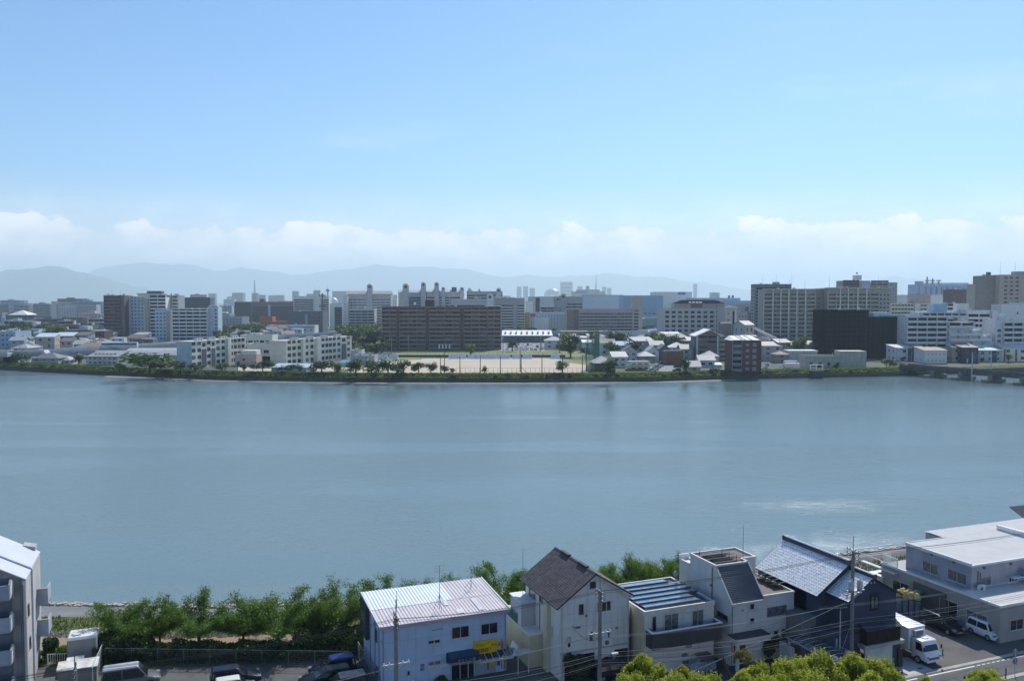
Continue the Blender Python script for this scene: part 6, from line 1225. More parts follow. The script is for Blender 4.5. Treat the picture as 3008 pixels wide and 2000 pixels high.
pm2 = MB().hexa([(0,0,.22),(1.35,0,.22),(1.35,.8,0),(0,.8,0)],[(0,.01,.26),(1.35,.01,.26),(1.35,.81,.04),(0,.81,.04)]).mesh('solar_panel', solar_d)
for r in range(3):
    for c in range(2 if r == 0 else 2): newobj('solar_panel', pm2, Dh.root, (.45+c*1.4, yt+.45+r*1.15, dz+.25)); 
    Dh.mb('panel_frame', DGREY, MB().box(.4,3.3,yt+.43+r*1.15,yt+.47+r*1.15,dz+.2,dz+.26).box(.5,.55,yt+1.15+r*1.15,yt+1.2+r*1.15,dz,dz+.5).box(3.1,3.15,yt+1.15+r*1.15,yt+1.2+r*1.15,dz,dz+.5).box(.5,.55,yt+.5+r*1.15,yt+.55+r*1.15,dz,dz+.25).box(3.1,3.15,yt+.5+r*1.15,yt+.55+r*1.15,dz,dz+.25))
Dh.mb('low_parapet', pw, MB().box(dw,7.1,-.05,.12,5.85,6.02).box(6.93,7.1,.12,5.65,5.85,6.02).box(dw,6.93,5.48,5.65,5.85,6.02)); Dh.b('low_roof', mat('roof_brown'), dw, 6.93, .12, 5.48, 5.85, 5.88)
for k in range(4): newobj('solar_panel', pm2, Dh.root, (5.85, 1.3+k*.9, 6.1)).rotation_euler = (0, R(-4), 0)
Dh.win('front', 2208.5, 1780, .5, .55, mull=0); Dh.win('front', 2208.5, 1821.5, .5, .55, mull=0); Dh.win('front', 2281.7, 1791.8, 2.15, .78, mull=2, gm=CURT, fm=FRAME_D); Dh.win('front', 2278.6, 1866, .45, .95, mull=0, trans=1, fm=FRAME_D); Dh.win('front', 2301, 1861, .45, .95, mull=0, trans=1, fm=FRAME_D); Dh.win('left', 2122.9, 1808, 1.6, .5, mull=1, fm=FRAME_D)
for z_ in (3.6, 4.7): Dh.b('siding_joint', jm, 0, 7.05, -.006, 0, z_, z_+.012)
for x_ in (1.8, 5.0): Dh.b('siding_joint', jm, x_, x_+.012, -.006, 0, 2.9, 5.6)
ac_unit(Dh.root, (6.0, 0, .05)); Dh.b('vent_cap', DGREY, 1.2, 1.32, -.08, 0, 4.9, 5.02); Dh.b('vent_cap', DGREY, -.1, 0, 3.0, 3.15, 6.4, 6.55)
Dh.mb('porch_canopy', CB, MB().box(-.3,3.4,-1.25,0,2.86,2.96)); Dh.mb('porch_fascia', pw, MB().box(-.2,3.45,-1.25,-1.1,2.35,2.86).box(-.2,-.05,-1.1,0,2.35,2.86)); Dh.b('porch_post', HD, -.2, .1, -1.2, -1.0, 0, 2.35)
Dh.b('door', mat('door_wood', (.10,.05,.03), rough=.5), .35, 1.6, -.05, .02, .15, 2.25); Dh.mb('door_slats', mat('door_wood2', (.16,.09,.06)), MB().box(.5,.55,-.08,-.05,.2,2.2).box(.9,.95,-.08,-.05,.2,2.2).box(1.3,1.35,-.08,-.05,.2,2.2))
Dh.mb('drain_pipe', DGREY, MB().cyl((.12,-.07,0),(.12,-.07,dzl-.2),.035,None,6).cyl((-.07,yt+.5,0),(-.07,yt+.5,dz-.1),.04,None,6)); Dh.b('wall_lamp', WHITE, 3.9, 4.05, -.15, 0, 2.9, 3.1)
Dh.b('letter_wall', WHITE, 3.7, 4.3, -2.4, -2.2, 0, 1.0)
antenna('tv_antenna', 'very tall thin antenna pole on the roof above the steep dark slope', Dh.root.location + Vector((cT*3.2-sT*2.6, sT*3.2+cT*2.6, 8.4)), 12.0, legs=False, yagi=1)
# ---------------------------------------------------------------- E: traditional house with tiled roofs
NV = mat('navy_plaster', (.045,.062,.10), rough=.8, var=.08, streak=.1); TL = mat('roof_tile', (.80,.80,.80), rough=.35, var=.2, scale=3.5, spec=.6); RG = mat('ridge_tile', (.05,.06,.085), rough=.4, var=.2)
WD = mat('dark_boards', (.02,.013,.014), rough=.8, var=.2)
Eh = NB('tiled_house', 'navy traditional house with grey tiled gable roofs behind the big utility pole', 'house', 2633.3, 1942)
ex0, ex1, exm = -5.75, -.1, -3.22
MB().box(ex0+.25, ex1-.1, 0, 11.2, 2.35, 6.5).build('wall', NV, Eh.root); MB().sweep([(ex0+.1,6.49),(exm,8.2),(ex1+.0,6.49)], .002, 2.4, 'y').build('gable_wall', NV, Eh.root)
MB().box(-7.0, .2, 2.5, 11.0, 2.3, 6.45).build('wall', NV, Eh.root); MB().sweep([(-7.0,6.44),(-3.7,8.8),(.3,6.44)], 2.45, 10.8, 'y').build('gable_wall', NV, Eh.root)
# lower gable roof (front), ridge along y
def tiled(x_e, z_e, x_r, z_r, y0, y1, root):
    ob = tiles(0, 0, ((x_e,y0,z_e),(x_e,y1,z_e),(x_r,y0,z_r))).build('roof_tiles', TL, root); tag(ob, kind='stuff')
    MB().hexa([(x_e,y0,z_e-.12),(x_r,y0,z_r-.12),(x_r,y1,z_r-.12),(x_e,y1,z_e-.12)],[(x_e,y0,z_e-.005),(x_r,y0,z_r-.005),(x_r,y1,z_r-.005),(x_e,y1,z_e-.005)]).build('roof_boards', WD, root)
tiled(ex0-.35, 6.45, exm, 8.3, -.35, 2.5, Eh.root); tiled(ex1+.35, 6.35, exm, 8.3, -.35, 2.5, Eh.root)
tiled(-7.45, 6.35, -3.75, 8.85, 2.1, 11.0, Eh.root); tiled(.6, 6.2, -3.75, 8.85, 2.1, 11.0, Eh.root)
def ridge(x, y0, y1, z, root, w=.22, h=.34):
    MB().box(x-w,x+w,y0,y1,z-.05,z+h*.5).box(x-w*.7,x+w*.7,y0-.03,y1+.03,z+h*.5,z+h*.85).build('ridge', RG, root); MB().cyl((x,y0-.08,z+h*.9),(x,y1+.08,z+h*.9),.12,None,8).build('ridge_roll', TL, root)
    for y in (y0-.1, y1): MB().box(x-w*1.2,x+w*1.2,y,y+.12,z-.1,z+h*1.15).build('ridge_end', RG, root)
ridge(exm, -.4, 2.3, 8.3, Eh.root, .17, .26); ridge(-3.75, 2.1, 11.0, 8.88, Eh.root)
Eh.win('front', 2568, 1768, .95, 1.25, mull=1, fm=WD, gm=CURT, t=.1); Eh.b('window_hood', NV, Eh.fr(2568,1768)[0]-.6, Eh.fr(2568,1768)[0]+.6, -.3, 0, Eh.fr(2568,1768)[1]+.75, Eh.fr(2568,1768)[1]+.82)
for px, py in ((2558,1711),(2568,1709)): x_, z_ = Eh.fr(px, py); Eh.mb('round_vent', LGREY, MB().cyl((x_,-.06,z_),(x_,0,z_),.09,None,8))
Eh.mb('skirt_tiles', RG, tiles(0,0,((ex0+1.2,-1.0,3.75),(ex1-.3,-1.0,3.75),(ex0+1.2,0,4.25)))); Eh.root.children[-1]['kind'] = 'stuff'
Eh.b('board_wall', WD, ex0+1.3, ex1-.42, -.9, 0, 2.5, 3.7)
for i in range(18): Eh.b('board_batten', mat('batten', (.035,.022,.022)), ex0+1.4+i*.215, ex0+1.43+i*.215, -.93, -.9, 2.5, 3.7)
Eh.b('lintel', mat('conc_light', (.36,.35,.33), streak=.2), ex0+.9, -.22, -1.1, 0, 2.2, 2.5); Eh.b('garage_wall', LGREY, ex0+1.2, -1.4, -.85, -.7, 0, 2.2); Eh.b('garage_side', NV, -1.35, -.4, -.8, .2, 0, 2.2); Eh.b('door', mat('door_dark', (.05,.022,.02)), -.38, -.3, -.7, 1.2, 0, 2.0); Eh.b('gate_leaf', mat('door_dark'), -.8, -.3, -1.0, -.94, 0, 1.7)
# hipped entrance canopy catching the sun
qa, qb = Eh.tp(2414,1795,3.3), Eh.tp(2457,1846,3.3)
tiled(qb[0], 3.3, qb[0]+1.7, 4.15, qb[1], qa[1]+1.5, Eh.root); tiled(qb[0]+3.4, 3.3, qb[0]+1.7, 4.15, qb[1], qa[1]+1.5, Eh.root); ridge(qb[0]+1.7, qb[1], qa[1]+1.5, 4.15, Eh.root, .14, .2)
Eh.b('lower_wall', NV, -7.6, ex0+1.25, -.2, 3, 0, 3.4); Eh.b('lower_wall', mat('slab_grey', (.18,.19,.2)), -8.6, -7.0, 2.6, 9, 0, 4.3); Eh.b('dark_opening', NGL, -7.05, -7.01, 4, 9.5, 4.2, 6.0); Eh.b('screen_post', LGREY, -7.3, -7.2, -.3, -.2, 0, 3.3)
for i in range(4): Eh.b('vertical_slat', mat('door_wood2'), -6.3+i*.35, -6.22+i*.35, -.28, -.2, .3, 2.2)
Eh.b('side_roof', TL, .1, 1.3, 1.2, 3.2, 2.6, 2.75)
tag(Eh.root.children[-1])
# carport with curved translucent panels
Cp = NB('carport', 'carport with curved translucent roof bars in front of the tiled house', 'carport', 0, 0, O=Eh.O)
cpa = mat('carport_sheet', (.05,.055,.07), rough=.2, spec=.7); mb = MB(); fmz = MB()
for i in range(9):
    y0 = -3.2 + i*.72; prev = None
    for k in range(6):
        t = k/5; x = -9.6 + 2.6*t; z = 2.35 + .38*math.sin(math.pi*t*.9+.25)
        if prev: mb.poly([(prev[0],y0,prev[1]),(x,y0,z),(x,y0+.68,z),(prev[0],y0+.68,prev[1])]); fmz.hexa([(prev[0],y0-.05,prev[1]),(x,y0-.05,z),(x,y0+.02,z),(prev[0],y0+.02,prev[1])],[(prev[0],y0-.05,prev[1]+.05),(x,y0-.05,z+.05),(x,y0+.02,z+.05),(prev[0],y0+.02,prev[1]+.05)])
        prev = (x, z)
Cp.mb('roof_sheet', cpa, mb); Cp.mb('roof_bars', mat('bars', (.3,.31,.33)), fmz.box(-9.7,-9.6,-3.3,3.3,2.3,2.45).box(-7.0,-6.9,-3.3,3.3,2.5,2.62))
for y_ in (-3.0, 0, 3.0): Cp.b('post', LGREY, -9.7, -9.6, y_, y_+.1, 0, 2.3)
Cp.b('side_wall', LGREY, -10.0, -9.75, 2.2, 4, 0, 1.9)
# ---------------------------------------------------------------- F: grey workshop building at the right
FW = mat('ws_grey', (.32,.315,.31), streak=.3, var=.05); FU = mat('ws_lilac', (.36,.36,.40), streak=.2, var=.05)
F = NB('workshop', 'grey two tier workshop with pale flat roofs and parking lot beside it', 'building', 2930.5, 1890.5)
MB().box(.25, 30, 0, 14.9, 0, 3.55).build('wall', FW, F.root); MB().box(1.45, 30, 4.25, 12.6, 3.55, 6.15).build('upper_wall', FU, F.root); MB().box(1.44, 1.45, 4.25, 12.6, 3.6, 6.1).build('side_wall', mat('ws_side', (.32,.33,.40), streak=.15), F.root)
F.mb('roof_sheet', mat('roof_pale', (.62,.60,.57), rough=.6, var=.05), corr(.3, 30, .05, 3.60, 4.2, 3.75, .25, .04)); F.mb('upper_roof', mat('roof_pale'), corr(1.6, 30, 4.3, 6.2, 12.6, 6.3, .25, .04)); F.mb('upper_roof', mat('roof_pale'), corr(7.2, 30, 12.6, 6.31, 15.4, 6.34, .25, .04)); F.b('upper_wall', FU, 7.2, 30, 12.6, 15.3, 3.55, 6.2)
F.mb('roof_trim', WROOF, MB().box(.15,30,-.12,.05,3.5,3.72).box(.15,.32,.05,15,3.5,3.72)); F.mb('roof_trim', WROOF, MB().box(1.35,30,4.13,4.3,6.1,6.3).box(1.35,1.52,4.3,12.7,6.1,6.42).box(1.52,7.2,12.6,12.7,6.1,6.4)); q = F.tp(2927,1547,6.6); F.mb('ridge_wall', WROOF, MB().box(q[0],q[0]+.35,q[1]-7,q[1],6.3,6.85))
F.b('terrace_floor', LGREY, .35, 1.44, 4.2, 12, 3.56, 3.6); rl = MB()
for i in range(26): rl.box(.45,.48,12.9+i*.08,12.92+i*.08,3.6,4.5)
for i in range(22): rl.box(.45+i*.05,.47+i*.05,14.8,14.83,3.6,4.6)
F.mb('railing', WROOF, rl.box(.43,.5,12.8,14.9,4.5,4.56).box(.43,1.5,14.78,14.85,4.6,4.66).box(.43,.5,12.8,12.87,3.6,4.5))
F.b('deck', LGREY, -.3, .25, 12.5, 17.5, 3.0, 3.15); F.mb('railing', WROOF, MB().box(-.3,-.24,12.6,19,4.0,4.06).box(-.3,6,18.9,19,4.0,4.06))
for px, py, w_ in ((2734,1667,2.1),(2812,1693,2.3)): F.win('left', px, py, w_, 1.15, y=1.44, gm=CURT)
for px, py, w_, h_ in ((2646,1724,2.2,1.2),(2787,1784,2.2,1.6),(2870,1820,2.4,1.5)): F.win('left', px, py, w_, h_, y=.25, gm=NGL if px < 2800 else CURT)
y0, z0 = F.lf(2731, 1780, .25); F.b('shutter', mat('shutter', (.10,.095,.09), streak=.1), .18, .26, y0-2.1, y0+2.2, 0, 2.9)
for i in range(14): F.b('shutter_slat', mat('shutter2', (.13,.125,.12)), .16, .18, y0-2.05, y0+2.15, .1+i*.2, .16+i*.2)
F.win('front', 2895, 1705, 1.5, 1.0, y=4.25, gm=CURT); F.win('front', 2985, 1833, 1.8, 1.05); x_, z_ = F.fr(2975,1700,4.25); F.b('hood', PBLUE, x_-.8, x_+.7, 3.5, 4.2, z_+.3, z_+.42); F.win('front', 2975, 1700, 1.3, .7, y=4.24, mull=2, fm=WHITE)
ac_unit(F.root, (F.fr(2870,1745,3.9)[0], 3.9, 3.72)); ac_unit(F.root, (F.fr(3000,1720,3.8)[0], 3.8, 4.0), col=mat('pipe_blue')); ac_unit(F.root, (F.fr(3000,1708,3.8)[0], 3.8, 4.7), col=mat('pipe_blue'))
F.mb('pipes', DGREY, MB().cyl((F.fr(2873,1700,4.2)[0],4.2,3.7),(F.fr(2873,1700,4.2)[0],4.2,5.6),.04,None,6).cyl((F.fr(2880,1700,4.2)[0],4.2,3.7),(F.fr(2880,1700,4.2)[0],4.2,5.4),.04,None,6))
for px, py in ((2738,1628),(2803,1650)): yy, zz = F.lf(px, py, 1.44); F.b('wall_vent', DGREY, 1.3, 1.44, yy-.12, yy+.12, zz-.1, zz+.1)
for px, py in ((2890,1667),(2968,1655)): x_, zz = F.fr(px, py, 4.25); F.b('wall_vent', DGREY, x_-.12, x_+.12, 4.1, 4.25, zz-.1, zz+.1)
Gd = NB('dark_roof_house', 'corner of a dark ribbed roof behind the workshop at the right edge', 'house', 0, 0, O=world(*[a+b for a, b in zip(uv(2930.5,1890.5),(30.5,17))])); Gd.mb('roof', mat('ribbed_dark', (.06,.07,.08), rough=.4), corr(0, 8, 0, 2.6, 6, 5.4, .4, .06)); Gd.b('wall', FW, .3, 8, .3, 6, 0, 2.6)
# ---------------------------------------------------------------- apartment building at the left edge
IW = mat('apt_grey', (.42,.41,.40), streak=.35, var=.05); IL = mat('apt_light', (.55,.54,.52), streak=.2, var=.04); IB = mat('apt_rail_shade', (.34,.37,.43), streak=.15)  # blue grey of the rails holds the shade of their front faces
Ib = NB('apartment_building', 'grey apartment building with sloping white roof and notched balcony ends', 'apartment block', 84, 2031)
zc = 9.65; bk = 7.8; zl = Ib.fr(0, 1584, bk)[1]; xl = Ib.fr(0, 1584, bk)[0]; sl = (zl - 9.5)/(-xl); X0 = -7.0; zL = zc - X0*sl
MB().sweep([(X0,0),(-.002,0),(-.002,zc-.05),(X0,zL-.05)], .9, bk, 'y').build('wall', IW, Ib.root)
for y0, y1, dz in ((-.15, 2.6, 0), (2.9, bk+.1, .12)):
    Ib.mb('roof', mat('roof_white', (.52,.53,.56), rough=.5, var=.04), MB().sweep([(X0,zL-.04+dz),(.05,zc-.04+dz),(.05,zc+.06+dz),(X0,zL+.06+dz)], y0, y1, 'y'))
Ib.mb('end_wall', IL, MB().box(-.25,.0,-.1,.9,0,zc-.06)); Ib.mb('end_wall', mat('apt_end', (.46,.44,.41), streak=.25), MB().box(-.001,.02,.0,bk,0,zc-.08))
Ib.mb('roof_gutter', mat('gutter_pale', (.55,.62,.70), rough=.3), MB().sweep([(X0,zL+.07),(.1,zc+.07),(.1,zc+.2),(X0,zL+.2)], 2.62, 2.88, 'y').box(.02,.16,2.64,2.84,0,zc+.1))
Ib.mb('roof_notch', IW, MB().sweep([(-1.6,zc+.4),(-.3,zc+.1),(-.3,zc+.75),(-1.3,zc+1.0)], bk-.3, bk+.9, 'y'))
Ib.mb('balcony_shade_sheet', NGB if 0 else mat('recess', (.20,.22,.26)), MB().box(X0, -1.2, .86, .899, 0, zc))  # flat sheet, the shade behind the balconies painted in
bal_tops = [Ib.fr(10, 1540+q/3.409, -1.1)[1] for q in (612, 935, 1262, 1585)]
BE = Ib.fr(27, 1745, -1.2)[0]
for k, zt_ in enumerate(bal_tops):
    zt_ = max(zt_, 1.2)
    Ib.mb('balcony', IB, MB().box(X0,BE,-1.2,-1.1,zt_-1.15,zt_).box(X0,BE,-1.1,.88,zt_-1.3,zt_-1.15))
    mb = MB(); pr = [(-1.35,zt_-1.1),(-1.35,zt_),(-.75,zt_+.32),(.2,zt_-.2),(.2,zt_-1.5),(-.6,zt_-.85)]
    n = len(pr); mb.v = [(BE,p,q) for p,q in pr]+[(BE+.12,p,q) for p,q in pr]; mb.f = [(3,4,5),(0,1,2,5),(2,3,5)]+[(6+5,6+4,6+3),(6+5,6+2,6+1,6),(6+5,6+3,6+2)]+[(i,6+i,6+(i+1)%n,(i+1)%n) for i in range(n)]
    Ib.mb('balcony_end', mat('apt_bright', (.66,.66,.66), var=.04, streak=.2), mb); Ib.mb('end_cap', TAN, MB().sweep([(-1.35,zt_+.0),(-.75,zt_+.32),(-.75,zt_+.36),(-1.35,zt_+.04)], BE-.03, BE+.15, 'x'))
    Ib.mb('balcony_door', NGL, MB().box(-4.6,-2.6,.82,.86,zt_-1.1,zt_+.85)); Ib.b('partition', IL, -5.2, -5.1, -.9, .85, zt_-1.15, zt_+1.3)
for k, q in enumerate((640, 950)):
    x_, z_ = Ib.fr(130, 1540+q/3.409, 5.6); Ib.mb('rear_balcony', IB, MB().box(.03, .9, 5.5, 5.62, z_-1.5, z_).box(.03,.9,5.62,7.5,z_-1.5,z_-1.35).box(.8,.9,5.62,7.5,z_-1.5,z_)); Ib.b('balcony_cap', TAN, .03, .93, 5.46, 5.64, z_, z_+.05)
for px, py in ((83,1788),(88,1884)): Ib.win('right', px, py, .5, .95, y=.03, mull=0, fm=FRAME_D)
for px, y_ in ((60,-.3),(64,-.25)): Ib.mb('drain_pipe', DGREY, MB().cyl((-.35+(.12 if y_ > -.3 else 0),y_+.1,0),(-.35+(.12 if y_ > -.3 else 0),y_+.1,zc-.4),.04,None,6))
Ib.b('band', mat('seam_d', (.25,.24,.23)), .021, .03, 0, bk, 3.3, 3.36); Ib.b('band', mat('seam_d'), .021, .03, 0, bk, 6.3, 6.36)
# ---------------------------------------------------------------- tank yard
T = NB('water_tank', 'beige panel water tank with round hatch on its lid', 'tank', 0, 0, O=G(198,1957)); TK = mat('tank_beige', (.33,.32,.29), streak=.15, var=.05)
MB().box(0,1.2,0,2.2,.35,2.35).box(1.22,2.42,0,2.2,.35,2.35).box(1.14,1.28,-.03,0,.35,2.35).build('panels', TK, T.root); MB().hexa([(-.06,-.06,2.35),(2.48,-.06,2.35),(2.48,2.26,2.35),(-.06,2.26,2.35)],[(.12,.12,2.55),(2.3,.12,2.55),(2.3,2.1,2.55),(.12,2.1,2.55)]).build('lid', mat('tank_lid', (.68,.67,.64), var=.04), T.root)
MB().lathe([(.42,0),(.42,.1),(.34,.13)], (.75,.9,2.54), 16).build('hatch', mat('tank_lid'), T.root); T.b('edge_frame', WROOF, 2.36, 2.5, -.05, .02, .3, 2.35); T.b('base_slab', LGREY, -.1, 2.6, -.1, 2.3, 0, .34)
def shed(name, label, px, py, w, dp, h, m, rm, cat='shed'):
    s = NB(name, label, cat, 0, 0, O=G(px, py)); s.b('wall', m, 0, w, 0, dp, 0, h); s.mb('roof', rm, MB().sweep([(-.1,h),(dp+.1,h+.12),(dp+.1,h+.18),(-.1,h+.06)], -.1, w+.1, 'x')); return s
s = shed('utility_shed', 'small white roofed cabinet in front of the water tank', 198, 1980, 1.2, .9, 1.0, LGREY, WROOF)
s = shed('utility_shed', 'low grey shed with rust streaked white roof by the tank yard', 170, 2022, 3.0, 1.6, 1.5, mat('shed_rust', (.25,.23,.20), streak=.5), mat('rusty_white', (.55,.48,.40), rgb2=(.75,.74,.70), scale=1.6, streak=.3))
s = NB('pump_box', 'grey pump box with pipes beside the water tank', 'pump', 0, 0, O=G(280,1952)); s.b('box', LGREY, 0, .35, 0, .5, .5, 1.0); s.mb('pipe', MGREY, MB().cyl((.15,.2,0),(.15,.2,.5),.06,None,6).cyl((.3,-.3,.4),(.3,.6,.4),.05,None,6)); s.b('stand', TAN, .0, .3, 0, .3, 0, .5)
def fence_run(name, label, P0, P1, h, m, pitch=.16, post=2.2, mesh=False, w_=.02, cat='fence', topm=None):
    t = thing(name, label, cat, P0); d = Vector((P1.x-P0.x, P1.y-P0.y, 0)); L = d.length; t.rotation_euler = (0,0,math.atan2(d.y, d.x))
    pm = MB().box(-.03,.03,-.03,.03,0,h).mesh('post', topm or m)
    for i in range(int(L/post)+1): newobj('post', pm, t, (i*post,0,0))
    mb = MB().box(0,L,-.02,.02,h-.05,h).box(0,L,-.02,.02,.08,.12).build('rail', topm or m, t)
    mb = MB()
    if mesh:
        n = int(L/pitch)
        for i in range(n): x = i*pitch; mb.box(x, x+.008, -.004, .004, .1, h); 
        for k in range(int(h/pitch)): mb.box(0, L, -.004, .004, .1+k*pitch, .108+k*pitch)
        tag(mb.build('wire_mesh', m, t), kind='stuff')
    else:
        bm_ = MB().box(-w_, w_, -.01, .01, .1, h-.04).mesh('picket', m)
        for i in range(int(L/pitch)): newobj('picket', bm_, t, (i*pitch+.06,0,0))
    return t
fence_run('picket_fence', 'low white picket fence behind the tank yard', G(140,1952), G(197,1949), 1.0, WROOF, .2)
fence_run('mesh_fence', 'pale mesh fence between the tank yard and the silver van', G(272,2015), G(304,1936), 1.7, mat('fence_pale', (.5,.56,.56)), .12, 1.6, True)
fence_run('mesh_fence', 'long dark mesh fence between the car park and the hedge', G(310,1950), G(1075,1960), 1.5, mat('fence_dark', (.10,.12,.13)), .2, 2.4, True)
fence_run('mesh_fence', 'leaning mesh fence along the left wall of the blue shop building', G(1052,1930), G(1100,2010), 1.5, mat('fence_grey', (.30,.31,.31)), .12, 1.5, True)
# ---------------------------------------------------------------- ground sheets near us
def UV(name, u0, u1, v0, v1, z, m): return struct(name, MB().poly([world(u0,v0,z), world(u1,v0,z), world(u1,v1,z), world(u0,v1,z)]), m)
kv = uv(2925,1929)[1]; rv0 = uv(2985,1978)[1]
UV('road', -60, 160, rv0, kv-.35, .004, mat('road_asphalt', (.095,.095,.097), rough=.85, var=.12, scale=.4, bump=.25, bscale=25))
mkw = mat('road_paint', (.72,.72,.70), rough=.6, var=.08, scale=3); kerbm = mat('gutter_concrete', (.40,.36,.31), rough=.9, var=.12, scale=1.5, streak=.0)
kb = MB()
for i in range(90): u = -60+i*2.0; P = [world(u+.01,kv-.35,0), world(u+1.99,kv-.35,0), world(u+1.99,kv+.05,0), world(u+.01,kv+.05,0)]; kb.hexa(P, [p+Vector((0,0,.03)) for p in P])
struct('gutter', kb, kerbm)
kb = MB(); uu = uv(2690,1990)[0]
for i in range(30): u = -60 + i*2; P = [world(u+.01,kv+.05,0), world(u+1.98,kv+.05,0), world(u+1.98,kv+.25,0), world(u+.01,kv+.25,0)]; 
struct('road_line', MB().poly([world(u, v, .008) for u, v in ((uv(2725,1985)[0], uv(2725,1985)[1]-.06), (uv(2866,1957)[0], uv(2725,1985)[1]-.06), (uv(2866,1957)[0], uv(2725,1985)[1]+.06), (uv(2725,1985)[0], uv(2725,1985)[1]+.06))]), mkw)
vl = uv(2725,1985)[1]; u_ = uv(2866,1957)[0]
for i in range(7): struct('road_line', MB().poly([world(u_+.3+i*.62, vl-.05, .008), world(u_+.7+i*.62, vl-.05, .008), world(u_+.7+i*.62, vl+.05, .008), world(u_+.3+i*.62, vl+.05, .008)]), mkw)
struct('road_line', MB().poly([world(u_+5, vl-.07, .008), world(u_+40, vl-.07, .008), world(u_+40, vl+.07, .008), world(u_+5, vl+.07, .008)]), mkw)
struct('road_line', MB().poly([world(uv(2600,1998)[0]-9, vl-.06, .008), world(uv(2692,1990)[0], vl-.06, .008), world(uv(2692,1990)[0], vl+.06, .008), world(uv(2600,1998)[0]-9, vl+.06, .008)]), mkw)
UV('gutter_far', -60, 160, rv0-.5, rv0, .02, kerbm); 
aprm = mat('apron_concrete', (.46,.45,.45), rough=.9, var=.08, scale=.8)
uE, vE = uv(2633.3,1942); UV('driveway_apron', uE-1.2, uE+1.7, kv+.06, vE+.4, .012, aprm)
ap = mat('apron_concrete'); kb = MB()
UV('car_park_asphalt', uE+1.71, uE+40, kv+.06, vE+26, .008, mat('lot_asphalt', (.105,.10,.098), rough=.9, var=.15, scale=.5, bump=.3, bscale=20))
UV('forecourt', uv(1480,1990)[0], uE-1.25, kv+.3, vE+6.5, .006, mat('forecourt_asphalt', (.06,.058,.06), rough=.9, var=.2, scale=.5))
for px, py in ((1785,1990),(1790,1978)): u, v = uv(px, py); struct('parking_line', MB().poly([world(u-1.5,v-.05,.012), world(u+2.2,v-.05,.012), world(u+2.2,v+.05,.012), world(u-1.5,v+.05,.012)]), mkw)
struct('manhole_cover', MB().poly([world(uE+.5,kv+.6,.016), world(uE+1.1,kv+.6,.016), world(uE+1.1,kv+.85,.016), world(uE+.5,kv+.85,.016)]), RUST)
# ---------------------------------------------------------------- vehicles
TY = mat('tyre'); RIM = mat('rim', (.4,.4,.42), rough=.3, metal=.6); LAMP = mat('lamp_glass', (.22,.23,.24), rough=.25, spec=.4)
def paint(key, c=None): return mat('car_'+key, c, rough=.32, var=.03, spec=.4 if not c or c[0] > .1 else .2, coat=.35 if not c or c[0] > .1 else .05)
def bevel(o, w=.06, seg=2):
    m = o.modifiers.new('bevel', 'BEVEL'); m.width = w; m.segments = seg; m.limit_method = 'ANGLE'; m.angle_limit = R(28)
    for p in o.data.polygons: p.use_smooth = True
    return o
def wheels(t, xs, half, r=.3):
    for x in xs:
        for s in (-1, 1):
            w = newobj('wheel', None, t, (x, s*(half-.09), r)); MB().cyl((0,-.1,0),(0,.1,0),r,None,18).build('tyre', TY, w); MB().cyl((0,-.115,0),(0,.115,0),r*.62,None,12).build('rim', RIM, w)
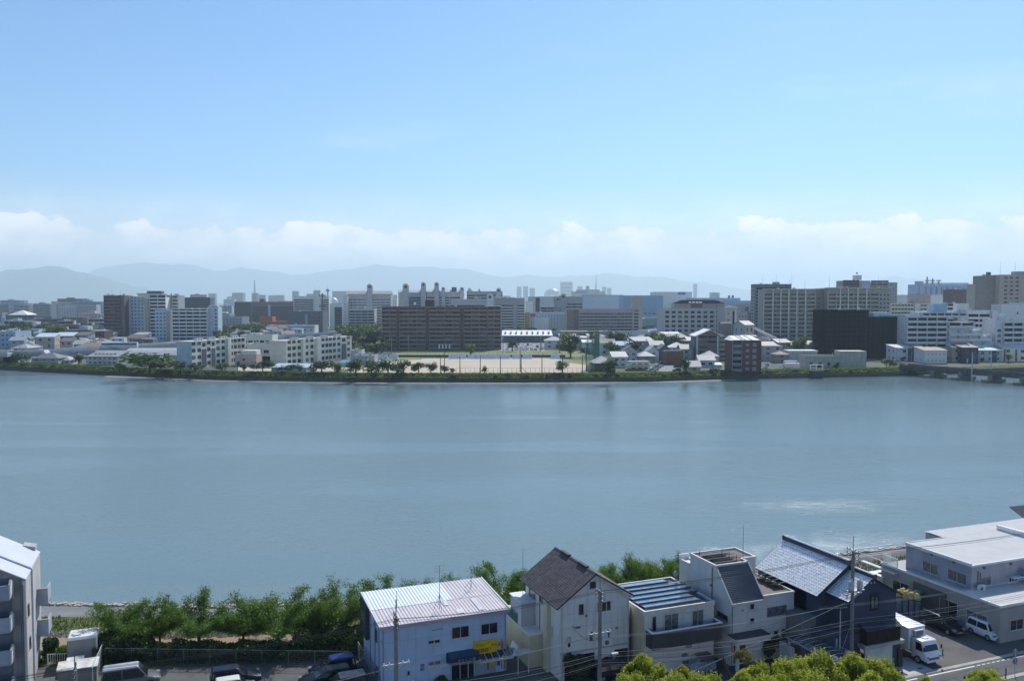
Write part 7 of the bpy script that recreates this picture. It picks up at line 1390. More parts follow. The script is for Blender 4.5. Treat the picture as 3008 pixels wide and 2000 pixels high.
def car(label, P, rz, L, Wd, H, body, roof=None, hood=.9, belt=.9, rake=.5, tail=.12, cat='car', name='parked_car', lamp=True):
    """front towards +x; side profile lofted to a narrower greenhouse"""
    t = thing(name, label, cat, P, rz); hw = Wd/2; h2 = hw-.14; f = L/2; gz = belt
    o = MB().hexa([(-f,-hw,.28),(f,-hw,.28),(f,hw,.28),(-f,hw,.28)],[(-f+.03,-hw+.02,gz),(f-hood,-hw+.02,gz),(f-hood,hw-.02,gz),(-f+.03,hw-.02,gz)])
    body_mb = MB().sweep([(-f+.02,.25),(f-.05,.25),(f,.45),(f-.04,.62 if hood > .6 else .75),(f-hood*.55,gz-.10),(f-hood,gz),(-f+.04,gz+.02),(-f,.6)], -hw, hw, 'y')
    bevel(body_mb.build('body', body, t), .09)
    gf, gb = f-hood, -f+.08
    gh = MB().hexa([(gb,-hw+.05,gz),(gf,-hw+.05,gz-.02),(gf,hw-.05,gz-.02),(gb,hw-.05,gz)],[(gb+tail,-h2+.05,H-.06),(gf-rake,-h2+.05,H-.06),(gf-rake,h2-.05,H-.06),(gb+tail,h2-.05,H-.06)])
    bevel(gh.build('pillars', body, t), .05)
    bevel(MB().hexa([(gb+tail-.03,-h2+.03,H-.10),(gf-rake+.06,-h2+.03,H-.12),(gf-rake+.06,h2-.03,H-.12),(gb+tail-.03,h2-.03,H-.10)],[(gb+tail+.1,-h2+.14,H),(gf-rake-.12,-h2+.14,H),(gf-rake-.12,h2-.14,H),(gb+tail+.1,h2-.14,H)]).build('roof', roof or body, t), .05)
    for s in (-1, 1):   # side glass in two panes
        def yy(z): return s*((hw-.05) + ((h2-.05)-(hw-.05))*(z-gz)/(H-.06-gz) + .012)
        z0, z1 = gz+.05, H-.17; a0, a1 = gb+.12, gf-.12; k = (z1-gz)/(H-.06-gz); b0, b1 = gb+.12+tail*k, gf-.1-rake*k; m0 = (a0*.55+a1*.45)
        for x0, x1, u0, u1, nm in ((a0, m0-.04, b0, m0-.06, 'rear_side_window'), (m0+.04, a1, m0+.03, b1, 'front_side_window')):
            p = [(x0,yy(z0),z0),(x1,yy(z0),z0),(u1,yy(z1),z1),(u0,yy(z1),z1)]; mb = MB().poly(p if s < 0 else p[::-1]); mb.build(nm, NGL, t)
        bevel(MB().box(gf-.35,gf-.15,s*(hw-.02) if s > 0 else -hw-.13, s*(hw-.02)+(.15 if s > 0 else 0) if s > 0 else -hw+.02, gz+.0,gz+.14).build('wing_mirror', body, t), .03)
        if lamp: MB().hexa([(f-.28,s*(hw-.42) if s>0 else -hw+.02,.60),(f-.02,s*(hw-.42) if s>0 else -hw+.02,.56),(f-.02,s*(hw-.02) if s>0 else -hw+.42,.56),(f-.28,s*(hw-.02) if s>0 else -hw+.42,.60)],[(f-.3,s*(hw-.42) if s>0 else -hw+.02,.74),(f-.03,s*(hw-.42) if s>0 else -hw+.02,.68),(f-.03,s*(hw-.02) if s>0 else -hw+.42,.68),(f-.3,s*(hw-.02) if s>0 else -hw+.42,.74)]).build('headlight', LAMP, t)
    k = .08/(H-.06-gz)
    MB().poly([(gf+.012-rake*.05,hw-.14,gz+.04),(gf+.012-rake*.05,-hw+.14,gz+.04),(gf+.012-rake*.9,-h2+.14,H-.13),(gf+.012-rake*.9,h2-.14,H-.13)][::-1]).build('windscreen', NGL, t)
    MB().poly([(gb-.012+tail*.1,-hw+.16,gz+.08),(gb-.012+tail*.1,hw-.16,gz+.08),(gb-.012+tail*.85,h2-.16,H-.18),(gb-.012+tail*.85,-h2+.16,H-.18)][::-1]).build('rear_window', NGL, t)
    MB().box(f-.02,f+.015,-hw+.3,hw-.3,.34,.5).build('grille', DGREY, t); MB().box(f+.0,f+.03,-.17,.17,.36,.45).build('number_plate', LGREY, t)
    wheels(t, (-f+.72, f-.75), hw, .31); return t
def Pc(px, py): return G(px, py)
car('silver minivan with dark windows parked by the tank yard fence', Pc(384,2012), TH, 4.7, 1.7, 1.85, paint('silver', (.12,.115,.11)), hood=.95, rake=.75, roof=paint('silver_roof', (.42,.42,.45)), cat='van', name='minivan')
car('dark navy hatchback parked behind the two tone small car', Pc(692,2006), TH, 4.2, 1.7, 1.55, paint('navy', (.012,.018,.035)), hood=1.1, rake=.8)
car('two tone small car with cream roof and bonnet in the lot', Pc(690,2040), TH, 3.4, 1.48, 1.55, paint('two_tone', (.11,.105,.10)), roof=paint('cream', (.70,.66,.55)), hood=.75, rake=.55, name='small_car')
car('dark car with bright blue roof in the row by the shop fence', Pc(977,1980), TH+math.pi, 4.1, 1.7, 1.6, paint('deep_blue', (.01,.012,.03)), roof=paint('blue_roof', (.02,.035,.18)), hood=1.0, rake=.8)
car('black low saloon in the middle of the row by the shop fence', Pc(957,2008), TH+math.pi, 4.5, 1.75, 1.42, paint('black', (.012,.014,.018)), hood=1.25, rake=.95)
car('dark car with faded pinkish brown roof nearest the camera by the shop fence', Pc(1005,2036), TH+math.pi, 4.3, 1.7, 1.65, paint('black'), roof=mat('faded_roof', (.36,.24,.21), rough=.7, rgb2=(.52,.44,.40), scale=1.2), hood=1.1, rake=.8)
car('dark blue car under the gabled house', Pc(1800,1985), TH, 4.2, 1.7, 1.5, paint('navy'), hood=1.1, rake=.8)
kv_ = -math.pi/2 + TH
car('small white boxy van parked against the grey workshop', Pc(2893,1868), kv_-.05, 3.4, 1.48, 1.64, paint('white', (.72,.73,.75)), hood=.62, rake=.42, cat='van', name='small_van')
car('black estate car in the shadow behind the small white van', Pc(2768,1846), kv_-.04, 4.4, 1.7, 1.5, paint('black'), hood=1.15, rake=.85)
# box truck
t = thing('box_truck', 'white refrigerated box truck parked beside the tiled house', 'truck', Pc(2742,1954), -math.pi/2+TH); t.scale = (1.1,1.06,.98); wp = paint('white')
# local: +x front; cab front at x=0
bevel(MB().box(-6.1,-1.75,-.95,.95,.85,2.95).build('cargo_box', mat('box_white', (.70,.71,.73), rough=.45, var=.04), t), .03)
for y_ in (-.97,.93): 
    for z_ in (.85, 2.88): MB().box(-6.12,-1.73,y_,y_+.04,z_,z_+.07).build('box_trim', RIM, t)
bevel(MB().sweep([(-1.55,.4),(0,.4),(.05,.95),(-.22,1.35),(-.45,2.12),(-.6,2.2),(-1.5,2.2),(-1.55,2.1)], -.84, .84, 'y').build('cab', wp, t), .08)
MB().poly([(-.20,-.74,1.32),(-.20,.74,1.32),(-.475,.66,2.04),(-.475,-.66,2.04)]).build('windscreen', NGL, t); t.children[-1].location.x = .03
for s in (-1, 1):
    MB().poly([(-1.1,s*.855,1.25),(-.34,s*.855,1.25),(-.55,s*.855,1.98),(-1.1,s*.855,1.98)][::1 if s < 0 else -1]).build('side_window', NGL, t)
    MB().box(-.05,.07,s*.8-.22 if s > 0 else -.8,s*.8 if s > 0 else -.58,.78,.92).build('headlight', LAMP, t); MB().cyl((-.1,s*.98,1.45),(-.1,s*.98,1.85),.07,None,8).build('wing_mirror', blk, t); MB().cyl((-.25,s*.84,1.9),(-.1,s*.98,1.8),.015,None,4).build('mirror_arm', blk, t)
MB().box(.02,.08,-.55,.55,.62,.78).build('grille', DGREY, t); MB().box(.04,.09,-.8,.8,.38,.58).build('bumper', wp, t); MB().box(-1.75,-1.45,-.5,.5,2.25,2.75).build('cooling_unit', LGREY, t); MB().box(-1.46,-1.43,-.4,.4,2.32,2.68).build('cooling_grille', DGREY, t); MB().box(-1.15,-.75,-.25,.25,2.2,2.27).build('roof_hatch', wp, t)
MB().box(-6.0,-1.5,-.4,.4,.55,.85).build('chassis', DGREY, t); MB().box(-5.9,-5.6,-.9,.9,.4,.6).build('rear_bumper', DGREY, t); MB().box(-3.6,-2.6,-.85,-.4,.4,.8).build('fuel_tank', MGREY, t); wheels(t, (-.85, -4.3), .86, .36)
# blue barrels and yellow sacks beside the tiled house
br_ = random.Random(12)
bar = MB().lathe([(.24,0),(.28,.1),(.28,.85),(.25,.9)], n=12).mesh('drum', mat('drum_grey', (.16,.18,.24), var=.3)); sk = MB().lathe([(.1,0),(.33,.1),(.36,.45),(.2,.72),(.05,.8)], n=8).mesh('sack', mat('sack_yellow', (.50,.40,.14), var=.3, scale=3))
cols = ['leftmost front','second front','third front','fourth front','rear','middle rear','right rear']
for i in range(7):
    P = G(2642+i*9, 1800-i % 2*6+i*2, 0); o = newobj('drum', bar, None, P); o.scale = (1,1,1.9); tag(o, f'{cols[i]} grey blue drum beneath the yellow sacks by the tiled house', 'drum', 'drums beside the tiled house')
    o = newobj('sack', sk, None, (P.x, P.y+.15, 1.72), br_.uniform(0,3)); tag(o, f'{cols[i]} yellow sack lying on the drums by the tiled house', 'sack', 'yellow sacks beside the tiled house')
    if i % 2: o2 = newobj('sack', sk, None, (P.x+.5, P.y+.9, 1.5), br_.uniform(0,3)); tag(o2, f'{cols[i]} yellow sack in the back pile behind the drums', 'sack', 'yellow sacks beside the tiled house')
o = newobj('sack', MB().lathe([(.1,0),(.4,.1),(.35,.3),(.1,.42)], n=8).mesh('sack', mat('green_bag', (.05,.28,.08))), None, G(2696,1795) + Vector((0,0,1.9))); tag(o, 'bright green bag among the yellow sacks', 'sack')
for px, py, l in ((2592,1748,'white storage hut behind the tiled house roof'),(2618,1752,'smaller grey storage hut beside the white one')):
    s = NB('storage_hut', l, 'shed', 0, 0, O=G(px, py)); s.b('wall', LGREY, 0, 1.6, 0, 2, 0, 2.0); s.b('roof', WROOF, -.1, 1.7, -.1, 2.1, 2.0, 2.1); s.b('door', DGREY, 1.0, 1.45, -.02, 0, .1, 1.8)
# ---------------------------------------------------------------- utility poles and cables
PM = mat('pole_concrete', (.21,.20,.195), rough=.9, var=.15, scale=2, streak=.3); INS = mat('insulator', (.75,.75,.74), rough=.3); CBL = mat('cable_black', (.02,.02,.022), rough=.6)
def upole(label, P, h, trans=False, arms2=True, ext=True):
    t = thing('utility_pole', label, 'pole', P, TH); MB().cyl((0,0,0),(0,0,h-.8),.19,.13,12).build('pole', PM, t)
    if ext: MB().cyl((0,0,h-.8),(0,0,h+.6),.035,None,6).build('top_rod', STEEL, t)
    for k in range(3):
        z = h-.75-.33*k; MB().box(-.04,.04,-.75,.75,z,z+.08).build('crossarm', STEEL, t)
        for y in (-.65,-.25,.35,.7): MB().lathe([(.03,0),(.045,.04),(.03,.08),(.045,.11),(.02,.14)], (0,y,z+.08), 8).build('insulator', mat('ins_dark', (.06,.06,.07)), t)
    if arms2:
        z = h*.62; MB().box(-1.0,1.0,-.05,.05,z,z+.09).build('crossarm', LGREY, t); MB().cyl((0,0,z-.5),(.8,0,z),.03,None,5).cyl((0,0,z-.5),(-.8,0,z),.03,None,5).build('brace', STEEL, t)
        for x in (-.9,-.5,.5,.9): MB().lathe([(.04,0),(.06,.06),(.04,.14)], (x,0,z+.09), 8).build('insulator', INS, t)
    for k in range(10): MB().cyl((0,.14,1.8+k*.45),(0,.26,1.8+k*.45),.012,None,4).build('step_bolt', STEEL, t)
    if trans:
        for x in (-.42,.55): MB().lathe([(.2,0),(.24,.06),(.24,.75),(.17,.82),(.05,.9)], (x,-.28,h*.66), 14).build('transformer', LGREY, t); MB().lathe([(.02,0),(.05,.08),(.03,.2)], (x+.08,-.28,h*.66+.85), 8).build('bushing', INS, t)
        MB().box(-.8,.9,-.5,-.1,h*.66-.1,h*.66).build('platform', STEEL, t)
    return t
P0 = Vector((-.5236*52.6, 52.6, 0)); P1 = Vector((-8.35, 60.3, 0)); P2 = Vector((6.95, 66.2, 0)); P3 = Vector((29.76, 73.3, 0)); P4 = P3 + Vector((cT,sT,0))*30; PL = P0 - Vector((cT,sT,0))*30
upole('utility pole whose top just shows above the bottom edge at the tank yard', P0, 10.6)
upole('slim concrete utility pole in front of the pale blue shop building', P1, 11.0); upole('concrete utility pole standing before the cream gabled house', P2, 10.9); upole('big utility pole with two transformers before the navy tiled house', P3, 12.0, trans=True)
def cable(a, b, sag, r=.016, m=None, label='', grp='overhead cables along the street'):
    mb = MB(); prev = None; n = 9
    for i in range(n+1):
        t = i/n; p = a.lerp(b, t) - Vector((0,0,sag*4*t*(1-t)))
        if prev is not None: mb.cyl(prev, p, r, None, 5, False)
        prev = p
    return tag(mb.build('power_cable', m or CBL), label, 'cable', grp)
vv = Vector((-sT, cT, 0))
Vz = lambda z: Vector((0,0,z))
spans = [(PL,P0,10.4,10.2,'left of the tank yard pole'),(P0,P1,10.0,10.4,'between the tank yard pole and the shop pole'),(P1,P2,10.4,10.4,'between the shop pole and the gabled house pole'),(P2,P3,10.4,11.3,'between the gabled house pole and the transformer pole'),(P3,P4,11.3,11.2,'right of the transformer pole')]
for a, b, za, zb_, l in spans:
    for k, off in enumerate((-.65, .35, .7)):
        cable(a+vv*off+Vz(za-.33*k), b+vv*off+Vz(zb_-.33*k), .35, .014, label=f"{['uppermost','middle','lowest'][k]} of the three high wires {l}")
    for k in range(3):
        cable(a+Vz(6.6-.05*k)+vv*(-.1*k), b+Vz(6.7-.05*k)+vv*(.1*k), .5, .009, mat('cable_grey', (.3,.32,.35)), f"{['upper','second','third'][k]} thin grey wire {l}")
    for k in range(6):
        cable(a+Vz(5.35-.22*k)+vv*(.12*(k % 3)-.3), b+Vz(5.3-.2*k)+vv*(.12*(k % 3)-.3), .45+.05*k, .017 if k % 2 else .014, mat('cable_dark', (.05,.05,.055)) if k % 2 else mat('cable_grey'), f"{['topmost','second','third','fourth','fifth','bottom'][k]} strand of the low cable bundle {l}")
# guy wires and drops
cable(P3+Vz(5.0), P3 - Vector((cT,sT,0))*2.3, .0, .02, mat('cable_grey'), 'pale guy wire slanting down left of the transformer pole', None); cable(P3+Vz(4.6), P3 + Vector((cT,sT,0))*2.7, .0, .018, mat('cable_dark'), 'dark guy wire slanting down right of the transformer pole', None)
cable(G(1990,1990,3.0), Eh.root.location + Vector((cT*-6-sT*0, sT*-6+cT*0, 6.3)), .1, .018, mat('cable_grey'), 'long pale service wire rising from the foreground trees to the tiled house', None)
for k in range(4): cable(P3+Vz(8.2-.3*k), Dh.root.location + Vector((cT*(5.5-k*1.1), sT*(5.5-k*1.1), 2.2+.3*k)), .3, .009, mat('cable_dark'), f"{['uppermost','second','third','lowest'][k]} service wire from the transformer pole to the pale house", 'service wires to the pale house')
cable(P2+Vz(6.4), Bh.root.location + Vector((cT*1.0, sT*1.0, 4.8)), .6, .014, None, 'sagging service wire from the pole to the cream gabled house', None)
cable(P1+Vz(6.2), A.root.location + Vector((cT*ax0, sT*ax0, 4.4)), .2, .014, None, 'short service wire from the pole to the blue shop corner', None)
cable(P3+Vz(7.0), F.root.location + Vector((cT*.2, sT*.2, 3.5)), .3, .012, None, 'service wire from the transformer pole to the workshop corner', None)
t = thing('antenna_pole', 'thin pole with a long comb antenna left of the transformer pole', 'antenna', Vector((28.7,73.2,0)), TH); MB().cyl((0,0,0),(0,0,6.0),.06,.04,8).build('pole', LGREY, t); mb = MB().cyl((-2.4,0,6.5),(.8,0,6.2),.02,None,5).cyl((0,0,6.0),(0,0,6.3),.03,None,5)
for i in range(16): x = -2.35+.2*i; mb.cyl((x,0,6.48-.017*i*5.6*.2),(x,0,6.75-.017*i),.01,None,4)
mb.build('comb_antenna', STEEL, t)
t = thing('street_lamp', 'street lamp head on the gabled house pole', 'lamp', P2 + Vector((.3,-.2,4.9)), TH); MB().cyl((-.2,0,0),(.7,0,.2),.025,None,5).build('arm', STEEL, t); MB().box(.7,1.25,-.12,.12,.12,.26).build('lamp_head', LGREY, t)
t = thing('traffic_mirror', 'round orange rimmed traffic mirror at the foot of the transformer pole', 'mirror', Vector((29.1,72.6,0)), TH); MB().cyl((0,0,0),(0,0,2.3),.04,None,8).build('pole', mat('orange_pole', (.5,.18,.05)), t); MB().cyl((0,-.05,2.4),(0,-.02,2.4),.36,None,20).build('mirror', PINK, t); MB().cyl((0,-.02,2.4),(0,.02,2.4),.4,None,20).build('rim_disc', mat('orange_pole'), t)
t = thing('road_sign', 'pole with two round road signs seen from behind at the right edge', 'sign', world(uv(2981,1985)[0], rv0-.3), TH); MB().cyl((0,0,0),(0,0,2.45),.035,None,8).build('pole', LGREY, t)
for z in (1.35, 2.1): MB().cyl((.06,.04,z),(.06,.06,z),.31,None,20).build('sign_disc', mat('sign_back', (.22,.22,.26), rough=.5), t)
for px, l in ((2828,'black kerb post nearer the middle of the road edge'),(2950,'black kerb post beside the round signs')): q = uv(px, 1990); o = MB().cyl((0,0,0),(0,0,.95),.05,None,8).build('kerb_post', blk, None, world(q[0], rv0-.35)); tag(o, l, 'post')
t = thing('barrier_post', 'short dark post standing in the car park beside the truck', 'post', G(2769,1922)); MB().cyl((0,0,0),(0,0,.55),.05,None,8).build('post', blk, t); MB().cyl((0,0,0),(0,0,.04),.16,None,10).build('base', blk, t)
# riverside lamp
for px, yb, yt_, l in ((496,1820,1750,'dark riverside lamp among the cherry trees at the left'),): P = G(px, yb); t = thing('park_lamp', l, 'lamp', P); zt_ = D(px, yt_, P.y).z; MB().cyl((0,0,0),(0,0,zt_),.06,.05,8).build('pole', DGREY, t); MB().lathe([(.06,0),(.28,.1),(.3,.18),(.05,.3)], (0,0,zt_-.05), 12).build('lamp_head', DGREY, t)
# bicycles/planters clutter before the solar house
for i, (px, py, l) in enumerate(((2040,1976,'blue grey covered bicycle at the left before the solar house'),(2062,1972,'second covered bicycle in the middle before the solar house'),(2084,1968,'third covered bicycle nearest the gap beside the solar house'))):
    t = thing('covered_bicycle', l, 'bicycle', G(px, py), TH+.2); mb = MB().hexa([(-.75,-.18,0),(.75,-.18,0),(.75,.18,0),(-.75,.18,0)],[(-.55,-.06,.85),(.5,-.3,1.05),(.5,.3,1.05),(-.55,.06,.85)]); bevel(mb.build('cover', mat('bike_cover', (.14,.17,.23), rgb2=(.35,.38,.45), scale=5), t), .1)
    for x_ in (-.5,.5): MB().cyl((x_,-.03,.3),(x_,.03,.3),.31,None,14).build('wheel', TY, t)
# ---------------------------------------------------------------- near trees
def limb_tree(name, seed, rad, h, nleaf, ls, m, droop=.0, trunkh=.28):
    rn = random.Random(seed); tb = MB(); tips = []
    tb.cyl((0,0,0),(0,0,h*trunkh),rad*.055,rad*.042,8)
    nl = 10
    for i in range(nl):
        a = 6.283*i/nl + rn.uniform(-.3,.3); e = rn.uniform(.12,.8); L = rad*rn.uniform(.75,1.05)
        d = Vector((math.cos(a)*math.cos(e), math.sin(a)*math.cos(e), math.sin(e))); p = Vector((0,0,h*trunkh)); r = rad*.032
        for sgm in range(5):
            d = (d + Vector((rn.uniform(-.18,.18), rn.uniform(-.18,.18), .06-droop))).normalized(); q = p + d*L/4.4; tb.cyl(p, q, r, r*.72, 5, False); r *= .72
            if sgm > 0:
                for b in range(3):
                    dd = (d + Vector((rn.gauss(0,.7), rn.gauss(0,.7), rn.gauss(.22,.45)))).normalized(); qq = q + dd*rad*rn.uniform(.18,.42); tb.cyl(q, qq, r*.5, r*.2, 4, False); tips.append((q, qq))
            tips.append((p, q)); p = q
    mb = MB()
    for i in range(nleaf):
        a, b = rn.choice(tips); t = rn.random()**.6; c = a.lerp(b, t) + Vector((rn.gauss(0,1), rn.gauss(0,1), rn.gauss(0,.75)))*rad*.075
        if c.z < h*trunkh*.8: continue
        n = Vector((rn.gauss(0,.8), rn.gauss(0,.8), rn.gauss(.6,.6))).normalized(); u = n.orthogonal().normalized(); u = Matrix.Rotation(rn.uniform(0,6.28), 3, n) @ u; w = n.cross(u); q = ls*rn.uniform(.6,1.3)
        mb.poly([c-u*q, c-w*q*.45, c+u*q, c+w*q*.45])
    return tb.mesh('trunk', TRUNK), mb.mesh('crown', m)
LC = leafmat('leaf_cherry', (.045,.12,.012), (.17,.27,.03), .8, .5)
CH = [limb_tree('cherry', 100+i, 4.0, 5.2, 19000, .105, LC, .0) for i in range(3)]
def ctree(px, yb, wpx, yt_, i, label, v=None, P=None):
    P = P or G(px, yb); s = wpx*P.y/FPX/7.7; zt_ = D(px, yt_, P.y).z; t = thing('cherry_tree', label, 'tree', P, i*1.3, 'cherry trees along the near bank')
    tm_, cm_ = CH[i % 3]; hz_ = max(v_.co.z for v_ in cm_.vertices)
    for nm, me in (('trunk', tm_), ('crown', cm_)): o = newobj(nm, me, t); o.scale = (s, s, zt_/hz_)
    return t
for i, (px, yb, w_, yt_, l) in enumerate(((375,1900,200,1748,'broad cherry tree at the left end of the riverside row'),(470,1893,120,1765,'slim cherry tree behind the riverside lamp'),(585,1892,200,1735,'cherry tree standing before the tan path'),(715,1890,150,1760,'smaller cherry tree in the left half of the riverside row'),(815,1890,250,1722,'widest cherry tree in the middle of the riverside row'),(915,1885,130,1752,'small cherry tree right of the widest one'),(1015,1862,210,1702,'tall feathery cherry tree left of the blue shop'),
    (1165,1840,190,1690,'cherry tree whose top shows above the left of the ribbed roof'),(1362,1812,130,1672,'cherry tree behind the right corner of the ribbed roof'),(1478,1806,190,1645,'dense cherry tree between the shop and the gabled house'),(1570,1800,120,1655,'cherry tree mostly hidden behind the gabled house'),
    (1765,1775,140,1655,'first cherry tree right of the dark gabled roof'),(1830,1772,150,1638,'second cherry tree right of the dark gabled roof'),(1900,1768,160,1622,'tallest cherry tree behind the solar roof'),(1965,1764,150,1618,'cherry tree beside the back of the pale house'),(2035,1760,110,1640,'cherry tree behind the steep roofed house'))):
    ctree(px, yb, w_, yt_, i, l)
# hedges below them
HL = leafmat('leaf_hedge', (.018,.045,.008), (.06,.11,.02), 1.0, .3)
def hedge(label, pts, w_, h, n, ls, m, name='hedge', cat='hedge'):
    rn = random.Random(n); mb = MB(); core = MB(); segs = list(zip(pts, pts[1:])); Ls = [(b-a).length for a, b in segs]; T_ = sum(Ls)
    for i in range(n):
        r = rn.uniform(0, T_); k = 0
        while r > Ls[k] and k < len(segs)-1: r -= Ls[k]; k += 1
        a, b = segs[k]; c = a.lerp(b, r/Ls[k]); d = (b-a).normalized(); nn_ = Vector((-d.y, d.x, 0)); s_ = rn.uniform(-1,1); bump = .82+.18*math.sin(r*1.3+k)*math.cos(r*.7)
        z = rn.uniform(0,1)**.6*h*bump*(1-.25*s_*s_); c = c + nn_*s_*w_/2 + Vector((rn.gauss(0,.1), rn.gauss(0,.1), z))
        n_ = Vector((rn.gauss(0,1), rn.gauss(0,1), rn.gauss(.5,.7))).normalized(); u = n_.orthogonal().normalized(); u = Matrix.Rotation(rn.uniform(0,6.28),3,n_) @ u; w2 = n_.cross(u); q = ls*rn.uniform(.6,1.4)
        mb.poly([c-u*q, c-w2*q*.5, c+u*q, c+w2*q*.5])
    return tag(mb.build(name, m), label, cat, kind='stuff')
hedge('long dark hedge and undergrowth behind the car park fence', [G(300,1935)+Vz(0), G(500,1932), G(700,1930), G(900,1926), G(1075,1908)], 2.6, 1.7, 24000, .12, HL)
hedge('tall dark thicket beside the tank yard', [G(290,1925), G(440,1918)], 3.4, 2.3, 10000, .12, HL, name='thicket')
hedge('tall dark thicket beside the blue shop building', [G(860,1918), G(1080,1895)], 3.6, 2.5, 12000, .12, HL, name='thicket')
hedge('low clipped hedge behind the tank yard', [G(170,1925), G(250,1925)], 1.2, 1.0, 2500, .09, LC)
hedge('green shrubs along the riverbank behind the solar house', [G(1700,1790), G(1900,1770), G(2080,1752)], 2.0, 2.2, 12000, .12, HL)
def nbush(px, yb, w_, h, m, label, n=2200, ls=.09, name='bush'):
    P = G(px, yb); me = crown_mesh('bush', n+int(px), n, ls*2/w_, m, lobes=8); o = newobj(name, me, None, (P.x, P.y, h*.45)); o.scale = (w_/2, w_/2, h/2*1.1); return tag(o, label, 'bush')
nbush(1700, 1995, 3.2, 3.0, HL, 'large dark bush covering the foot of the cream gabled house', 5000); nbush(1295, 2003, 1.6, .8, LC, 'small bushes at the foot of the blue shop front wall'); nbush(2262, 1935, 2.2, 2.6, HL, 'dark shrub beside the letter wall of the pale house', 3500); nbush(146, 1938, 1.8, 2.4, HL, 'tall green shrub between the apartment building and the tank', 3000); nbush(262, 1995, .9, .9, LC, 'small bright bush inside the pale fence corner'); nbush(2600,1660, 2.2, 1.2, LC, 'round green shrub on the riverside lawn behind the tiled house')
# foreground trees, seen from above
LF = leafmat('leaf_camphor', (.10,.17,.008), (.62,.62,.05), 2.2, .5); LFB = leafmat('leaf_bronze', (.16,.15,.03), (.32,.26,.08), 1.1, .4)
def dome_crown(seed, nl, nleaf, ls, m):
    rn = random.Random(seed); mb = MB(); L = []
    for i in range(nl):
        a = rn.uniform(0,6.283); r = rn.uniform(0,.78)**.8; z = .62*(1-r*r)+rn.uniform(-.30,.12); L.append((Vector((r*math.cos(a), r*math.sin(a), z)), rn.uniform(.13,.34)))
    for i in range(nleaf):
        c, r = rn.choice(L); u = Vector((rn.gauss(0,1), rn.gauss(0,1), rn.gauss(.25,1))).normalized(); rr = r*(rn.random()**.3)*(1+.25*math.sin(9*u.x+seed)*math.sin(8*u.y)); p = c + u*rr
        n = (u*.5 + Vector((rn.gauss(0,.7), rn.gauss(0,.7), rn.gauss(.5,.6)))).normalized(); a = n.orthogonal().normalized(); a = Matrix.Rotation(rn.uniform(0,6.28),3,n) @ a; b = n.cross(a); q = ls*rn.uniform(.6,1.3)
        mb.poly([p-a*q, p-b*q*.42, p+a*q, p+b*q*.42])
    return mb.mesh('crown', m)
DC = [dome_crown(200+i, 36, 24000, .040, LF) for i in range(3)]; DCB = dome_crown(300, 18, 9000, .04, LFB)
ftm = MB().cyl((0,0,0),(0,0,.75),.05,.035,8).cyl((0,0,.45),(.25,.1,.9),.03,.012,5).cyl((0,0,.45),(-.25,.05,.9),.03,.012,5).mesh('trunk', TRUNK)
def ftree(px, ytop, wpx, d, i, label, bronze=False):
    zt_ = D(px, ytop, d).z; P = D(px, ytop, d); R_ = wpx*d/FPX/2*1.02; t = thing('street_tree', label, 'tree', (P.x, P.y, 0), i*2.1, 'foreground street trees')
    me = DCB if bronze else DC[i % 3]; top_ = max(v.co.z for v in me.vertices); sz = R_*1.1; o = newobj('crown', me, t, (0,0,zt_-top_*sz)); o.scale = (R_, R_, sz); k = newobj('trunk', ftm, t); k.scale = (zt_*.6, zt_*.6, zt_); return t
for i, (px, yt_, w_, d, l) in enumerate(((1885,1916,140,56,'leftmost bright green street tree crown'),(1855,1975,150,54,'low street tree at the left below the leftmost crown'),(1985,1963,190,53.5,'street tree crown in the gap left of the bare asphalt'),(2003,1950,90,56,'small pointed street tree crown behind its wider neighbour'),(2080,1976,150,53,'low street tree crown sloping down to the right'),
    (2235,1934,170,56,'street tree crown beneath the wooden door'),(2180,1966,130,53,'low street tree crown left of the wide group'),(2330,1930,170,55,'street tree crown before the carport'),(2412,1899,190,57,'highest crown of the wide street tree group'),(2505,1913,190,57,'street tree crown at the foot of the transformer pole'),(2590,1930,150,57,'street tree crown before the pale driveway'),(2400,1960,220,53,'lower front crown in the middle of the wide group'),(2560,1968,200,53,'lower front crown at the right of the wide group'),
    (2280,1975,180,52,'lower front crown at the left of the wide group'),(2650,1990,110,53,'small crown at the bottom edge beside the driveway'),(2722,1983,90,53,'small crown poking up over the road line'),(2905,1962,130,55,'pointed street tree crown at the right over the road'),(2870,1978,90,54,'smaller crown left of the pointed one at the right'),(2800,1995,60,54,'tip of a crown at the bottom edge over the road'),(2945,1992,110,53,'crown at the bottom edge near the round signs'))):
    ftree(px, yt_, w_, d, i, l)
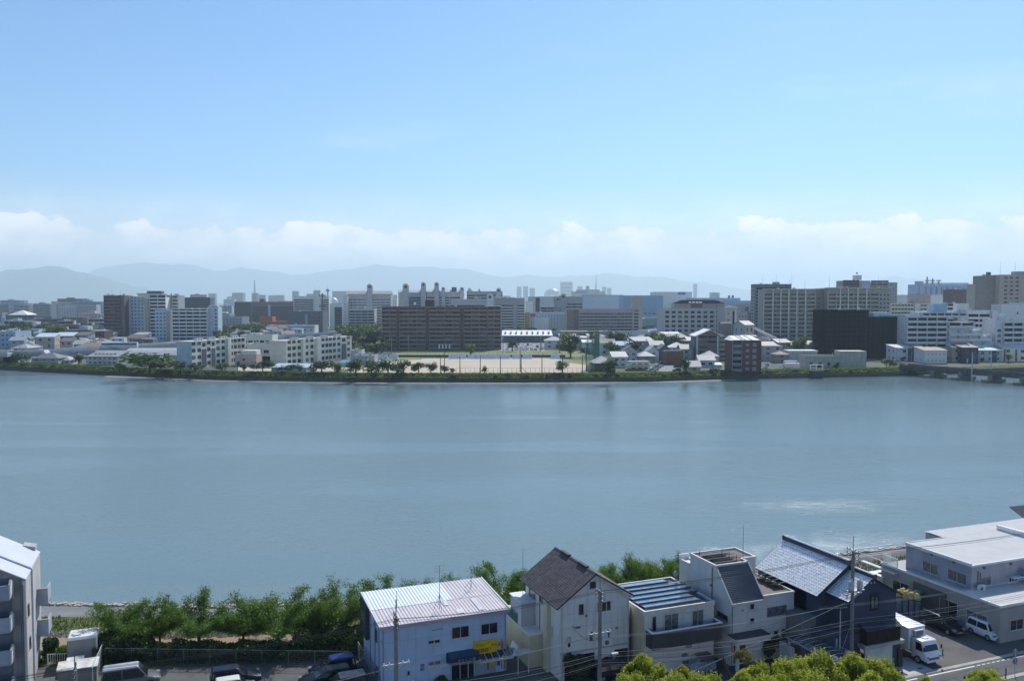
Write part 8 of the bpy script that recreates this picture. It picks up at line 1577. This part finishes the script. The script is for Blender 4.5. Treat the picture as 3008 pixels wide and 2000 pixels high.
ftree(2190, 1905, 70, 56, 1, 'small bronze tinted tree crown before the pale house', True)
# grass blades of the riverside lawns
def lawn(rr):
    x = rr.uniform(-75, 95); o = rr.uniform(-14.2,-9.4) if rr.random() < .6 else rr.uniform(-21,-18.4); return x, plin(SHN, x)+o, .0
tufts('lawn_grass', 26000, lawn, leafmat('leaf_grass', (.07,.12,.015), (.17,.20,.05), .4), .15, .4, 'tufts of grass on the riverside lawns', .3)
def flow(rr):
    x = rr.uniform(-60,-25); return x, plin(SHN, x)-rr.uniform(13.2,14.6), .0
tufts('white_flowers', 2600, flow, mat('flower_white', (.6,.6,.52)), .12, .3, 'band of small white flowers along the path', .5)
# low walls, bits of bank behind the houses
br2 = random.Random(3)
for i in range(2):
    pass
# ---- give look-alikes their own words
def _fix():
    seen = {}
    for o in C.objects:
        if o.parent is None and 'label' in o: seen.setdefault((o['label']), []).append(o)
    for l, L in seen.items():
        if len(L) > 1 and all('group' in o for o in L):
            L.sort(key=lambda o: o.location.x/max(o.location.y,1))
            ords = ['first','second','third','fourth','fifth','sixth','seventh','eighth','ninth','tenth','eleventh','twelfth']
            for i, o in enumerate(L):
                if i < 12: o['label'] = ords[i] + ' from the left, ' + l
    for o in C.objects:
        if o.parent is None and 'label' in o:
            w = o['label'].split()
            if len(w) > 16: w = [x for x in w if x not in ('just','the','a','little','very')]
            o['label'] = ' '.join(w[:16])
_fix()
# ---------------------------------------------------------------- haze
HZ = 0.97e-4
hb = MB().box(-40500, 40500, -320, 40500, -4.5, 1130)
hm = bpy.data.materials.new('haze'); hm.use_nodes = True; hnt = hm.node_tree; hnt.nodes.clear()
pv = N(hnt, 'ShaderNodeVolumePrincipled'); pv.inputs['Color'].default_value = (.73,.895,1.0,1); pv.inputs['Density'].default_value = HZ; pv.inputs['Anisotropy'].default_value = .25
ho = N(hnt, 'ShaderNodeOutputMaterial'); hnt.links.new(pv.outputs[0], ho.inputs['Volume'])
tag(hb.build('haze', hm), 'thin pale blue haze over the river and the city', 'haze', kind='stuff')
